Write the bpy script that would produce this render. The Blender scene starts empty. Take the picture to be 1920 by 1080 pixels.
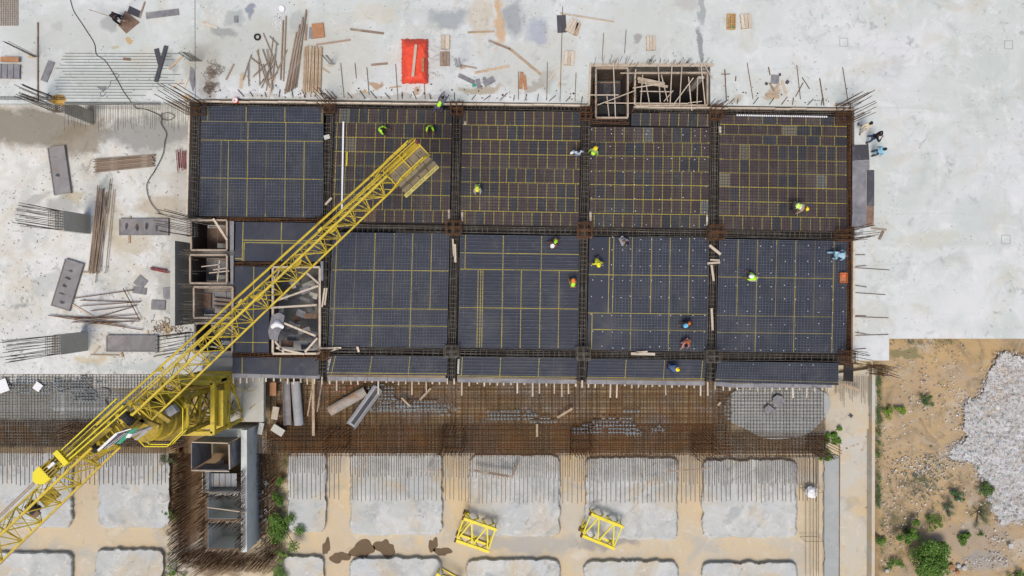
import bpy, math, random
from mathutils import Vector, Matrix
R = random.Random(7)
HC = 46.0; FP = 1357.0
def P(px, py, z=0.0):
    """world point seen at photo position (px,py) at height z"""
    s = (HC - z) / FP
    return Vector(((px - 960) * s, (540 - py) * s, z))
def S(z=0.0): return (HC - z) / FP
# ---------------------------------------------------------------- camera, sky, sun, exposure
sc = bpy.context.scene
cam_d = bpy.data.cameras.new('camera'); cam = bpy.data.objects.new('camera', cam_d)
sc.collection.objects.link(cam); cam.location = (0, 0, HC); cam.rotation_euler = (0, 0, 0)
cam_d.sensor_width = 36; cam_d.lens = 36 * FP / 1920; cam_d.clip_end = 2000; cam_d.clip_start = 0.5
sc.camera = cam
W = bpy.data.worlds.new('World'); sc.world = W; W.use_nodes = True
nt = W.node_tree; sky = nt.nodes.new('ShaderNodeTexSky'); sky.sky_type = 'NISHITA'; sky.sun_disc = False
sky.sun_elevation = math.radians(62); sky.sun_rotation = math.radians(200); sky.dust_density = 4.0; sky.air_density = 1.2; sky.ozone_density = 1.0
bg = nt.nodes['Background']; nt.links.new(sky.outputs[0], bg.inputs[0]); bg.inputs[1].default_value = 0.10
sun_d = bpy.data.lights.new('sun', 'SUN'); sun_d.energy = 1.5; sun_d.angle = math.radians(20); sun_d.color = (1, 0.93, 0.83)
sun = bpy.data.objects.new('sun', sun_d); sc.collection.objects.link(sun)
sun.rotation_euler = (math.radians(24), 0, math.radians(-20)); sun.location = (0, 0, 60)
sc.view_settings.view_transform = 'Standard'; sc.view_settings.look = 'None'; sc.view_settings.gamma = 1.0
sc.view_settings.exposure = 0.42
col = sc.collection
# ---------------------------------------------------------------- helpers
def tag(o, label=None, cat=None, group=None, kind=None):
    if label: o['label'] = label
    if cat: o['category'] = cat
    if group: o['group'] = group
    if kind: o['kind'] = kind
    return o
def thing(name, label, cat, loc, group=None, kind=None, rz=0):
    o = bpy.data.objects.new(name, None); col.objects.link(o); o.location = loc; o.rotation_euler.z = rz
    o.empty_display_size = 0.1
    return tag(o, label, cat, group, kind)
class MB:
    def __init__(s): s.v = []; s.f = []; s.c = []; s.col = (1, 1, 1)
    def add(s, vs, fs, c=None):
        n = len(s.v); s.v.extend([tuple(v) for v in vs])
        c = c or s.col
        for f in fs: s.f.append(tuple(i + n for i in f)); s.c.append(c)
    def bar(s, p, q, r=0.01, c=None, caps=False, n=4):
        p = Vector(p); q = Vector(q); d = q - p
        if d.length < 1e-6: return
        d.normalize(); u = d.cross(Vector((0, 0, 1)) if abs(d.z) < 0.9 else Vector((1, 0, 0))).normalized(); w = d.cross(u)
        vs = []
        for e in (p, q):
            for k in range(n):
                a = 2 * math.pi * (k + .5) / n; vs.append(e + u * math.cos(a) * r + w * math.sin(a) * r)
        fs = [(k, (k + 1) % n, n + (k + 1) % n, n + k) for k in range(n)]
        if caps: fs += [tuple(range(n - 1, -1, -1)), tuple(range(n, 2 * n))]
        s.add(vs, fs, c)
    def path(s, pts, r, c=None, n=6):
        for a, b in zip(pts[:-1], pts[1:]): s.bar(a, b, r, c, True, n)
    def beam(s, p, q, w, h, c=None, up=None):
        """box running p to q, w wide (across), h high"""
        p = Vector(p); q = Vector(q); d = (q - p).normalized(); up = Vector(up) if up else Vector((0, 0, 1))
        u = d.cross(up)
        if u.length < 1e-4: u = d.cross(Vector((1, 0, 0)))
        u.normalize(); t = u.cross(d)
        vs = []
        for e in (p, q):
            for a, b in ((-1, -1), (1, -1), (1, 1), (-1, 1)): vs.append(e + u * a * w / 2 + t * b * h / 2)
        s.add(vs, [(0, 1, 2, 3), (7, 6, 5, 4), (0, 4, 5, 1), (1, 5, 6, 2), (2, 6, 7, 3), (3, 7, 4, 0)], c)
    def box(s, c0, sz, rz=0, c=None):
        cx, cy, cz = c0; a, b, h = sz[0] / 2, sz[1] / 2, sz[2] / 2; ca, sa = math.cos(rz), math.sin(rz)
        vs = []
        for z in (-h, h):
            for x, y in ((-a, -b), (a, -b), (a, b), (-a, b)): vs.append((cx + x * ca - y * sa, cy + x * sa + y * ca, cz + z))
        s.add(vs, [(3, 2, 1, 0), (4, 5, 6, 7), (0, 1, 5, 4), (1, 2, 6, 5), (2, 3, 7, 6), (3, 0, 4, 7)], c)
    def prism(s, pts, z0, z1, c=None):
        """pts = xy outline, clockwise or not"""
        n = len(pts); ar = sum(pts[i][0] * pts[(i + 1) % n][1] - pts[(i + 1) % n][0] * pts[i][1] for i in range(n))
        if ar < 0: pts = pts[::-1]
        vs = [(p[0], p[1], z0) for p in pts] + [(p[0], p[1], z1) for p in pts]
        fs = [tuple(range(n - 1, -1, -1)), tuple(range(n, 2 * n))] + [(k, (k + 1) % n, n + (k + 1) % n, n + k) for k in range(n)]
        s.add(vs, fs, c)
    def quad(s, a, b, c_, d, c=None): s.add([a, b, c_, d], [(0, 1, 2, 3)], c)
    def lathe(s, cx, cy, prof, n=20, c=None):
        vs = []; 
        for r, z in prof:
            for k in range(n): a = 2 * math.pi * k / n; vs.append((cx + r * math.cos(a), cy + r * math.sin(a), z))
        fs = []
        for i in range(len(prof) - 1):
            for k in range(n): fs.append((i * n + k, i * n + (k + 1) % n, (i + 1) * n + (k + 1) % n, (i + 1) * n + k))
        s.add(vs, fs, c)
    def build(s, name, mat, parent=None, org=None, smooth=False, label=None):
        off = Vector(org) if org is not None else (Vector(parent.location) if parent is not None else Vector((0, 0, 0)))
        if parent is not None and parent.parent is not None and org is None: off = Vector(parent.parent.location) + Vector(parent.location)
        me = bpy.data.meshes.new(name)
        me.from_pydata([(v[0] - off.x, v[1] - off.y, v[2] - off.z) for v in s.v], [], s.f)
        if any(c != (1, 1, 1) for c in s.c):
            a = me.attributes.new('tint', 'FLOAT_COLOR', 'FACE'); buf = []
            for c in s.c: buf.extend((c[0], c[1], c[2], 1.0))
            a.data.foreach_set('color', buf)
        if smooth: me.polygons.foreach_set('use_smooth', [True] * len(me.polygons))
        me.materials.append(mat); me.update()
        o = bpy.data.objects.new(name, me); col.objects.link(o)
        if parent is not None: o.parent = parent
        elif org is not None: o.location = org
        if label: o['label'] = label
        return o
def copy_tree(o, parent=None):
    c = o.copy(); col.objects.link(c)
    if parent is not None: c.parent = parent
    for ch in list(o.children): copy_tree(ch, c)
    return c
# ---------------------------------------------------------------- materials
def mat(name, base, layers=(), rough=0.85, metal=0.0, bump=0.0, bscale=8.0, attr=False, rnd=0.0, stains=(), spec=0.3, warp=0.6):
    """layers: (colour, scale, lo, hi, amount[, detail, stretch])"""
    m = bpy.data.materials.new(name); m.use_nodes = True; t = m.node_tree; N = t.nodes; L = t.links
    b = N['Principled BSDF']; b.inputs['Roughness'].default_value = rough; b.inputs['Metallic'].default_value = metal
    b.inputs['Specular IOR Level'].default_value = spec
    tc = N.new('ShaderNodeTexCoord'); co = tc.outputs['Object']
    if attr:
        a = N.new('ShaderNodeAttribute'); a.attribute_name = 'tint'; cur = a.outputs['Color']
    else:
        c = N.new('ShaderNodeRGB'); c.outputs[0].default_value = (*base, 1); cur = c.outputs[0]
    if rnd:
        oi = N.new('ShaderNodeObjectInfo'); hv = N.new('ShaderNodeHueSaturation')
        mr = N.new('ShaderNodeMapRange'); mr.inputs[3].default_value = 1 - rnd; mr.inputs[4].default_value = 1 + rnd
        L.new(oi.outputs['Random'], mr.inputs[0]); L.new(mr.outputs[0], hv.inputs['Value']); L.new(cur, hv.inputs['Color']); cur = hv.outputs[0]
    def mix(cur, colr, fac):
        x = N.new('ShaderNodeMix'); x.data_type = 'RGBA'
        L.new(fac, x.inputs[0]); L.new(cur, x.inputs[6]); x.inputs[7].default_value = (*colr, 1); return x.outputs[2]
    for i, l in enumerate(layers):
        colr, scl, lo, hi, amt = l[:5]; det = l[5] if len(l) > 5 else 6; st = l[6] if len(l) > 6 else None; mk = l[7] if len(l) > 7 else None
        n = N.new('ShaderNodeTexNoise'); n.inputs['Scale'].default_value = scl; n.inputs['Detail'].default_value = det; n.inputs['Roughness'].default_value = 0.62; n.inputs['Distortion'].default_value = 0.0 if scl > 4 else 0.9
        mp = N.new('ShaderNodeMapping'); L.new(co, mp.inputs[0]); mp.inputs['Location'].default_value = (i * 7.3, i * 3.1, i * 1.7)
        if st: mp.inputs['Scale'].default_value = st
        L.new(mp.outputs[0], n.inputs['Vector'])
        r = N.new('ShaderNodeMapRange'); r.inputs[1].default_value = lo; r.inputs[2].default_value = hi; r.inputs[4].default_value = amt
        L.new(n.outputs['Fac'], r.inputs[0]); fac = r.outputs[0]
        if mk:
            n2 = N.new('ShaderNodeTexNoise'); n2.inputs['Scale'].default_value = mk; n2.inputs['Detail'].default_value = 5; n2.inputs['Distortion'].default_value = 1.2; L.new(mp.outputs[0], n2.inputs['Vector'])
            r2 = N.new('ShaderNodeMapRange'); r2.inputs[1].default_value = .5; r2.inputs[2].default_value = .6; L.new(n2.outputs['Fac'], r2.inputs[0])
            mm = N.new('ShaderNodeMath'); mm.operation = 'MULTIPLY'; L.new(fac, mm.inputs[0]); L.new(r2.outputs[0], mm.inputs[1]); fac = mm.outputs[0]
        cur = mix(cur, colr, fac)
    if stains:  # soft patches: stains, plus shade painted on the lower floor
        wn = N.new('ShaderNodeTexNoise'); wn.inputs['Scale'].default_value = 0.9; wn.inputs['Detail'].default_value = 5; L.new(co, wn.inputs['Vector'])
        sb = N.new('ShaderNodeVectorMath'); sb.operation = 'SUBTRACT'; L.new(wn.outputs['Color'], sb.inputs[0]); sb.inputs[1].default_value = (.5, .5, .5)
        sca = N.new('ShaderNodeVectorMath'); sca.operation = 'SCALE'; sca.inputs['Scale'].default_value = warp * 3; L.new(sb.outputs[0], sca.inputs[0])
        ad = N.new('ShaderNodeVectorMath'); ad.operation = 'ADD'; L.new(co, ad.inputs[0]); L.new(sca.outputs[0], ad.inputs[1])
        gn = N.new('ShaderNodeTexNoise'); gn.inputs['Scale'].default_value = 3.0; gn.inputs['Detail'].default_value = 9; gn.inputs['Roughness'].default_value = .78; gn.inputs['Distortion'].default_value = 1.0; L.new(co, gn.inputs['Vector'])
        for (px, py, z, rx, ry, rot, colr, amt) in stains:
            w = P(px, py, z); mp = N.new('ShaderNodeMapping'); mp.vector_type = 'TEXTURE'
            mp.inputs['Location'].default_value = (w.x, w.y, z); mp.inputs['Rotation'].default_value = (0, 0, math.radians(rot)); mp.inputs['Scale'].default_value = (rx * S(z), ry * S(z), 30)
            L.new(ad.outputs[0], mp.inputs[0]); g = N.new('ShaderNodeTexGradient'); g.gradient_type = 'SPHERICAL'; L.new(mp.outputs[0], g.inputs[0])
            ml = N.new('ShaderNodeMath'); ml.operation = 'MULTIPLY_ADD'; L.new(g.outputs['Fac'], ml.inputs[0]); ml.inputs[1].default_value = 2.0; L.new(gn.outputs['Fac'], ml.inputs[2])
            r = N.new('ShaderNodeMapRange'); r.inputs[1].default_value = 0.72; r.inputs[2].default_value = 1.4; r.inputs[4].default_value = amt; L.new(ml.outputs[0], r.inputs[0])
            cur = mix(cur, colr, r.outputs[0])
    L.new(cur, b.inputs['Base Color'])
    if bump:
        n = N.new('ShaderNodeTexNoise'); n.inputs['Scale'].default_value = bscale; n.inputs['Detail'].default_value = 8; L.new(co, n.inputs['Vector'])
        bp = N.new('ShaderNodeBump'); bp.inputs['Distance'].default_value = 0.03; bp.inputs['Strength'].default_value = bump; L.new(n.outputs['Fac'], bp.inputs['Height']); L.new(bp.outputs[0], b.inputs['Normal'])
    return m
GR = (.27, .29, .29); TAN = (.44, .37, .26); RU = (.36, .21, .10); DK = (.10, .10, .10); BL = (.34, .38, .42)
M = {}
M['upper'] = mat('weathered_white_concrete', (.51, .54, .52), [
    ((.60, .61, .615), .10, .44, .60, .85), ((.46, .50, .47), .22, .5, .64, .8), ((.56, .565, .59), .16, .54, .68, .5), ((.44, .46, .44), .5, .56, .7, .5, 9, (.18, 2.2, 1)), ((.60, .60, .60), .5, .58, .7, .5, 9, (2.0, .2, 1)), ((.37, .39, .38), .55, .54, .70, .55, 10), ((.64, .64, .64), .8, .54, .68, .7, 10),
    ((.49, .46, .38), .33, .54, .70, .65, 9), ((.24, .245, .24), 1.6, .55, .66, .6, 10, None, .16), ((.66, .66, .66), 3.0, .56, .66, .6, 9, None, .3), ((.16, .16, .155), 5.0, .60, .68, .6, 8, None, .35), ((.33, .34, .34), 14, .56, .8, .35, 4)],
    bump=.25, stains=[
    (104, 184, .15, 16, 9, 20, (.50, .29, .04), .95), (64, 108, .15, 8, 6, 0, (.50, .30, .05), .9), (345, 182, .15, 14, 7, 0, (.40, .26, .12), .8), (362, 118, .15, 8, 5, 0, (.46, .32, .12), .8), (623, 122, .15, 6, 4, 0, RU, .8), (862, 127, .15, 6, 4, 0, RU, .7),
    (480, 90, .15, 190, 80, 5, (.42, .43, .39), .6), (150, 60, .15, 200, 60, 0, (.45, .47, .44), .6), (620, 100, .15, 120, 90, 0, (.47, .45, .39), .5), (240, 150, .15, 150, 50, 0, (.44, .46, .42), .5), (1000, 120, .15, 130, 70, 20, (.46, .46, .42), .6), (1200, 60, .15, 120, 80, 0, (.48, .49, .46), .5), (420, 60, .15, 30, 20, 0, (.24, .25, .25), .7), (560, 40, .15, 22, 30, 0, (.30, .31, .30), .5), (380, 120, .15, 50, 60, 0, (.34, .32, .27), .6), (700, 185, .15, 200, 10, 0, (.30, .28, .24), .6),
    (935, 40, .15, 14, 70, 0, (.50, .30, .14), .75), (900, 30, .15, 30, 60, 0, (.47, .38, .26), .5), (965, 40, .15, 30, 45, 0, (.22, .24, .26), .7), (840, 35, .15, 50, 26, 15, (.24, .27, .29), .7), (1010, 60, .15, 30, 30, 0, (.26, .29, .37), .6),
    (470, 30, .15, 9, 16, 0, (.18, .20, .26), .8), (440, 32, .15, 22, 14, 0, (.24, .26, .27), .5), (705, 157, .15, 16, 10, 0, RU, .8), (683, 178, .15, 9, 7, 0, (.45, .25, .08), .9), (785, 170, .15, 10, 6, 0, RU, .7),
    (700, 25, .15, 60, 25, 0, (.52, .47, .38), .5), (320, 115, .15, 22, 26, 20, (.25, .26, .25), .75), (245, 75, .15, 10, 7, 0, (.45, .30, .10), .8), (215, 90, .15, 8, 6, 0, (.42, .34, .2), .7), (210, 45, .15, 26, 16, 20, (.26, .27, .27), .6),
    (110, 52, .15, 14, 14, 0, (.36, .38, .37), .5), (395, 160, .15, 26, 34, 0, (.38, .34, .28), .6), (455, 155, .15, 9, 22, 0, (.42, .3, .15), .7), (900, 165, .15, 50, 12, 5, (.33, .27, .18), .8), (1000, 165, .15, 30, 10, 30, (.30, .27, .22), .7), (1030, 150, .15, 26, 28, 0, (.34, .32, .28), .6),
    (1311, 88, .15, 11, 50, 4, (.22, .24, .24), .9), (1316, 15, .15, 9, 45, 0, (.28, .30, .30), .8), (1195, 72, .15, 12, 12, 0, (.24, .22, .19), .7), (1450, 172, .15, 26, 10, 0, (.36, .30, .22), .8), (1385, 180, .15, 14, 8, 0, (.40, .33, .24), .7), (1565, 195, .15, 12, 7, 20, (.44, .36, .22), .7),
    (1290, 5, .15, 30, 20, 0, (.36, .34, .32), .5), (1850, 130, .15, 45, 40, 10, (.44, .48, .46), .55), (1830, 400, .15, 60, 50, 10, (.46, .50, .49), .55), (1740, 450, .15, 90, 20, 5, (.47, .46, .38), .5), (1680, 120, .15, 18, 18, 0, (.42, .44, .42), .45),
    (1620, 350, .15, 60, 60, 0, (.50, .51, .45), .45), (560, 180, .15, 160, 8, 0, (.36, .34, .30), .6), (1250, 190, .15, 120, 8, 0, (.40, .40, .36), .5), (60, 120, .15, 60, 40, 0, (.40, .40, .37), .5)])
M['lower'] = mat('stained_shaded_floor_concrete', (.56, .565, .54), [
    ((.64, .645, .63), .16, .42, .58, .9), ((.50, .44, .33), .22, .52, .68, .7), ((.44, .46, .44), .45, .52, .66, .6, 10), ((.68, .68, .68), 1.1, .55, .68, .7, 10), ((.24, .25, .24), 1.5, .53, .64, .7, 10, None, .2), ((.12, .12, .12), 4.5, .58, .67, .75, 8, None, .3), ((.30, .30, .29), 12, .56, .8, .35, 4)],
    bump=.3, stains=[(60, 240, -4.1, 160, 50, 0, (.20, .18, .15), .85), (150, 260, -4.1, 90, 40, 20, (.22, .19, .14), .8), (280, 250, -4.1, 120, 44, 0, (.24, .24, .24), .8), (120, 385, -4.1, 40, 26, 0, (.30, .31, .30), .7), (140, 370, -4.1, 26, 14, 0, (.40, .34, .20), .6),  # opening dark patches paint shadow and staining beneath the upper slab edge
    (300, 390, -4.1, 60, 30, 0, (.40, .34, .24), .7), (210, 400, -4.1, 20, 60, 0, (.40, .36, .26), .5), (240, 460, -4.1, 60, 30, 0, (.46, .40, .28), .6), (200, 345, -4.1, 12, 14, 0, (.28, .32, .31), .7), (315, 545, -4.1, 30, 60, 0, (.36, .36, .33), .6),
    (315, 615, -4.1, 20, 14, 0, (.40, .29, .15), .8), (170, 675, -4.1, 40, 12, 0, (.48, .40, .26), .7), (60, 380, -4.1, 50, 14, 30, (.26, .27, .27), .5), (90, 530, -4.1, 50, 26, 30, (.34, .36, .35), .5), (250, 690, -4.1, 150, 12, 0, (.42, .46, .44), .6),
    (700, 500, -4.1, 500, 250, 0, (.17, .16, .15), .8), (345, 440, -4.1, 40, 200, 0, (.36, .33, .28), .5)])  # broad darker patch on the floor beneath the deck
M['blind'] = mat('muddy_blinding', (.25, .18, .10), [((.33, .26, .16), .5, .42, .62, .8), ((.16, .10, .05), .9, .5, .68, .7), ((.26, .26, .25), .35, .52, .66, .6), ((.10, .06, .03), 3, .6, .74, .6)], bump=.5,
    stains=[(120, 760, -4.6, 260, 60, 0, (.27, .28, .27), .9), (180, 740, -4.6, 60, 22, 0, (.42, .44, .43), .8), (760, 760, -4.6, 120, 30, 0, (.25, .26, .27), .7), (1180, 800, -4.6, 120, 20, 5, (.25, .26, .27), .6), (560, 800, -4.6, 60, 60, 0, (.10, .08, .05), .8), (340, 830, -4.6, 70, 30, 0, (.16, .10, .05), .8)])
M['pour'] = mat('grey_poured_concrete', (.33, .345, .34), [((.38, .39, .39), .5, .45, .62, .7), ((.27, .29, .28), 1.2, .55, .7, .6, 8), ((.20, .2, .2), 9, .6, .75, .4)], bump=.3)
M['sand'] = mat('sandy_soil', (.52, .425, .29), [((.47, .44, .38), .2, .48, .62, .8, 9), ((.58, .44, .25), .28, .54, .68, .75), ((.38, .37, .34), .35, .53, .66, .75, 10), ((.33, .28, .20), 1.6, .58, .70, .6, 10, None, .4), ((.60, .54, .44), 1.2, .56, .7, .6, 9), ((.2, .18, .15), 9, .62, .76, .45)], bump=.4,
    stains=[(1000, 1020, -5.2, 130, 26, 0, (.33, .33, .32), .7), (1150, 1010, -5.2, 90, 24, 10, (.24, .24, .24), .75), (262, 1050, -5.2, 26, 20, 0, (.46, .42, .35), .5), (630, 1030, -5.2, 30, 40, 0, (.48, .39, .27), .5), (400, 900, -5.2, 150, 170, 0, (.15, .095, .05), .95), (520, 860, -5.2, 40, 60, 0, (.13, .09, .05), .9), (430, 1060, -5.2, 110, 30, 0, (.20, .14, .08), .8)])
M['dirt'] = mat('ochre_dirt', (.39, .285, .165), [((.46, .325, .17), .2, .45, .6, .8), ((.36, .28, .20), .35, .5, .65, .8, 9), ((.22, .17, .11), .6, .52, .66, .75, 10), ((.44, .39, .32), .5, .53, .66, .8, 10), ((.13, .14, .08), .9, .60, .72, .6, 10), ((.14, .125, .09), 2.4, .58, .70, .65, 9, None, .3), ((.58, .54, .47), 5, .62, .70, .75, 6, None, .5), ((.10, .09, .07), 7, .62, .72, .6, 5, None, .6)], bump=.7,
    stains=[(1700, 665, -4.7, 50, 14, 0, (.17, .16, .08), .8), (1820, 1010, -4.7, 110, 40, 0, (.34, .27, .20), .8), (1790, 850, -4.7, 50, 40, 0, (.34, .27, .18), .5), (1725, 720, -4.7, 40, 26, 0, (.42, .31, .20), .6), (1690, 985, -4.7, 40, 40, 0, (.22, .17, .10), .7), (1850, 1050, -4.7, 60, 24, 0, (.28, .28, .28), .6)])
M['pad'] = mat('rough_pad_concrete', (.44, .45, .43), [((.54, .54, .52), .4, .45, .6, .8), ((.48, .395, .27), .3, .50, .64, .75), ((.32, .335, .33), .7, .52, .66, .75, 10), ((.44, .47, .50), .35, .52, .66, .5), ((.22, .225, .22), 1.6, .56, .66, .7, 10, None, .3), ((.62, .62, .62), 2, .56, .68, .6, 9), ((.14, .14, .14), 5, .62, .7, .6, 8, None, .4), ((.28, .28, .28), 12, .6, .8, .35)], bump=.5)
M['apron'] = mat('apron_concrete', (.49, .445, .36), [((.53, .41, .25), .22, .46, .6, .85, 9), ((.47, .475, .46), .3, .5, .64, .75, 9), ((.33, .31, .26), .8, .56, .70, .65, 10), ((.56, .53, .46), 1.5, .56, .68, .6, 9), ((.2, .18, .15), 4, .60, .70, .6, 8, None, .4)], bump=.4)
M['conc'] = mat('plain_concrete', (.48, .475, .43), [((.40, .40, .36), .9, .45, .62, .7), ((.48, .48, .46), 1.6, .55, .7, .6), ((.18, .18, .17), 5, .64, .76, .5)], bump=.25)
M['form'] = mat('formwork_ply', (.05, .055, .075), [((.20, .195, .18), 1.1, .58, .76, .24, 10), ((.14, .13, .12), .35, .52, .68, .16, 8), ((.10, .09, .08), .5, .5, .7, .25, 6), ((.30, .29, .26), 7, .72, .8, .45, 7)], rough=.6, attr=True)
M['tape'] = mat('yellow_tape', (.36, .29, .05), [((.25, .225, .10), 1.4, .48, .62, .8), ((.14, .12, .06), 3, .58, .72, .6)], rough=.6)
M['rebar'] = mat('rusty_rebar', (.115, .055, .026), [((.20, .095, .04), .7, .45, .62, .8), ((.07, .045, .035), 1.5, .5, .68, .7), ((.30, .17, .08), 6, .6, .75, .5)], rough=.9)
M['rebar_grey'] = mat('grey_rebar', (.13, .145, .175), [((.07, .08, .10), .9, .45, .62, .8), ((.24, .26, .29), 1.4, .58, .7, .6)], rough=.7)
M['rebar_dark'] = mat('dark_rebar', (.035, .032, .036), [((.09, .075, .06), .9, .5, .66, .8)], rough=.8)
M['rebar_mix'] = mat('cage_rebar', (.10, .085, .068), [((.20, .19, .17), 1.0, .48, .62, .8), ((.15, .09, .05), .5, .54, .66, .7), ((.04, .035, .03), 2, .55, .7, .6)], rough=.85)
sp = [(1180, 770, -4.3, 110, 24, 8, (.36, .40, .42), .85), (830, 765, -4.3, 100, 18, -4, (.33, .37, .40), .8), (960, 780, -4.3, 90, 16, 4, (.34, .38, .41), .8), (715, 735, -4.3, 40, 30, 0, (.30, .34, .37), .8), (1260, 815, -4.3, 70, 16, 10, (.33, .36, .38), .75), (750, 810, -4.3, 250, 24, 0, (.19, .072, .018), .95), (1100, 832, -4.3, 420, 26, 0, (.19, .072, .018), .95), (150, 820, -4.3, 200, 22, 0, (.21, .09, .035), .8), (100, 745, -4.3, 170, 34, 0, (.26, .28, .28), .85)]
M['mat_rebar'] = mat('mat_rebar', (.085, .045, .022), [((.15, .062, .02), .4, .42, .6, .8), ((.06, .045, .035), 1.0, .52, .68, .6)], rough=.9, stains=sp)
M['timber'] = mat('raw_timber', (.42, .31, .21), [((.30, .22, .14), 1.2, .45, .6, .8, 6, (1, 1, 1)), ((.50, .42, .33), 2.5, .52, .66, .7), ((.14, .10, .07), 4, .62, .75, .6)], rnd=.25, bump=.2)
M['timber_pale'] = mat('pale_timber', (.52, .44, .35), [((.42, .33, .24), 1.5, .48, .62, .7), ((.58, .54, .47), 2.5, .55, .68, .6), ((.2, .16, .12), 6, .64, .76, .6)], rnd=.18, bump=.2)
M['timber_old'] = mat('weathered_timber', (.27, .20, .15), [((.36, .30, .24), 1.2, .48, .62, .8), ((.12, .08, .06), 3, .55, .7, .7)], rnd=.3, bump=.2)
M['steel'] = mat('shutter_steel', (.20, .19, .195), [((.28, .27, .275), .6, .45, .62, .8), ((.22, .15, .11), .8, .52, .68, .6), ((.10, .09, .09), 2.2, .6, .74, .7)], rough=.65, rnd=.12)
M['steel_pale'] = mat('galvanised_steel', (.33, .34, .36), [((.24, .25, .27), .8, .45, .62, .8), ((.38, .27, .17), .7, .55, .7, .6), ((.14, .14, .15), 2, .62, .76, .6)], rough=.6)
M['ply_and_shade'] = mat('black_ply_and_shaft_shade', (.018, .016, .017), [((.05, .045, .04), 1.2, .5, .7, .6)], rough=.8)  # soffit ply; also the black of the shade sheet in the wide shaft
M['wall_ply'] = mat('dark_brown_ply', (.075, .052, .04), [((.13, .10, .08), 1.0, .5, .66, .8), ((.035, .025, .02), 2, .55, .7, .6)], rough=.85)
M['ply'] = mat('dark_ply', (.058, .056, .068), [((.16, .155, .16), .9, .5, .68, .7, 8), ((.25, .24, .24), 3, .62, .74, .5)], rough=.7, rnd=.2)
M['ply_grey'] = mat('grey_worn_ply', (.20, .20, .215), [((.29, .28, .285), .8, .45, .62, .8, 8), ((.11, .10, .11), 1.6, .55, .7, .6)], rough=.8, rnd=.1)
M['ply_brown'] = mat('brown_ply', (.19, .12, .085), [((.27, .19, .14), 1.2, .45, .62, .8, 8), ((.10, .06, .045), 2.2, .55, .7, .6)], rough=.8, rnd=.2)
M['yellow'] = mat('crane_yellow_paint', (.56, .415, .025), [((.38, .28, .03), .8, .48, .64, .7), ((.16, .11, .04), 2.0, .56, .70, .7, 9), ((.10, .07, .03), 7, .58, .70, .6, 5), ((.66, .57, .10), 1.5, .58, .7, .5)], rough=.5, spec=.4)
M['splash'] = mat('cement_splashed_bar', (.24, .28, .30), [((.22, .25, .27), 2, .45, .6, .7)])
M['yellow_dark'] = mat('greasy_yellow_paint', (.40, .29, .022), [((.17, .125, .035), .9, .44, .62, .8), ((.06, .05, .04), 2.2, .55, .7, .8, 8)], rough=.55)
M['yellow_bright'] = mat('bright_yellow_paint', (.72, .60, .02), [((.50, .40, .03), 1.2, .54, .68, .6), ((.15, .10, .04), 4, .66, .76, .7)], rough=.45)
M['cw'] = mat('counterweight_concrete', (.23, .19, .13), [((.18, .15, .10), 1.2, .45, .62, .8), ((.12, .10, .09), 3, .6, .74, .5)], bump=.2)
M['black'] = mat('black_rubber', (.02, .02, .022), [((.05, .05, .05), 3, .5, .7, .6)], rough=.7)
M['tarp'] = mat('red_tarpaulin', (.72, .075, .035), [((.60, .05, .03), .9, .45, .62, .8), ((.80, .16, .08), 2.2, .56, .7, .6), ((.5, .2, .12), 6, .66, .76, .5)], rough=.55, bump=.3, bscale=4)
M['redpaint'] = mat('red_paint', (.24, .035, .045), [((.14, .04, .04), 2, .45, .62, .8), ((.40, .25, .22), 5, .58, .7, .7)], rough=.6)
M['orange'] = mat('orange_plastic', (.62, .16, .05), [((.45, .12, .05), 2, .5, .68, .6)], rough=.5)
M['white'] = mat('white_sheet', (.72, .72, .74), [((.55, .55, .57), 3, .55, .7, .5)], rough=.6, bump=.3)
M['greenboard'] = mat('green_board', (.02, .27, .15), [((.3, .45, .38), 3, .6, .66, .9)], rough=.5)
M['brick'] = mat('brick', (.36, .18, .09), [((.45, .25, .14), 3, .45, .65, .7), ((.2, .1, .06), 6, .58, .7, .6)])
M['rubble'] = mat('rubble', (.5, .5, .5), [], attr=True)
M['rubble_bed'] = mat('pale_rubble_dust', (.42, .42, .41), [((.54, .54, .56), .6, .45, .6, .8, 10), ((.32, .29, .25), 1.0, .52, .64, .85, 10), ((.40, .30, .20), .5, .58, .68, .8, 10), ((.20, .18, .16), 4, .58, .70, .7, 9), ((.70, .70, .72), 6, .58, .7, .8, 9)], bump=.9, bscale=5)
M['leaf'] = mat('leaves', (.06, .12, .02), [((.10, .17, .03), 1.5, .45, .62, .8), ((.03, .07, .015), 2.5, .55, .7, .7)], rough=.6, attr=True)
M['wood_stem'] = mat('stem_bark', (.12, .09, .06), rough=.9)
M['water'] = mat('wet_earth', (.15, .105, .065), [((.12, .085, .055), 1.5, .5, .65, .5)], rough=.8, spec=.1)
M['skin'] = mat('skin', (.19, .095, .055), rough=.55)
M['hair'] = mat('hair', (.012, .010, .010), rough=.6)
M['name_yellow'] = mat('faded_yellow_board', (.50, .43, .13), [((.40, .34, .12), 2, .5, .65, .7)], rough=.6)
M['orange_wood'] = mat('orange_stained_wood', (.50, .30, .10), [((.40, .24, .09), 2, .5, .65, .7)], rough=.8)
M['core_conc'] = mat('pale_core_concrete', (.56, .59, .58), [((.46, .48, .46), .8, .48, .64, .7, 9), ((.34, .36, .36), 1.4, .57, .7, .6, 9)], bump=.2)
M['steel_rust'] = mat('rust_streaked_steel', (.33, .30, .27), [((.34, .17, .08), .7, .46, .60, .9, 9), ((.20, .18, .16), 1.5, .52, .68, .7, 9), ((.42, .40, .37), 2.5, .56, .7, .6)], rough=.8)
M['rebar_fringe'] = mat('weathered_bar_ends', (.075, .055, .045), [((.12, .075, .045), .8, .48, .62, .8)], rough=.85)
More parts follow.
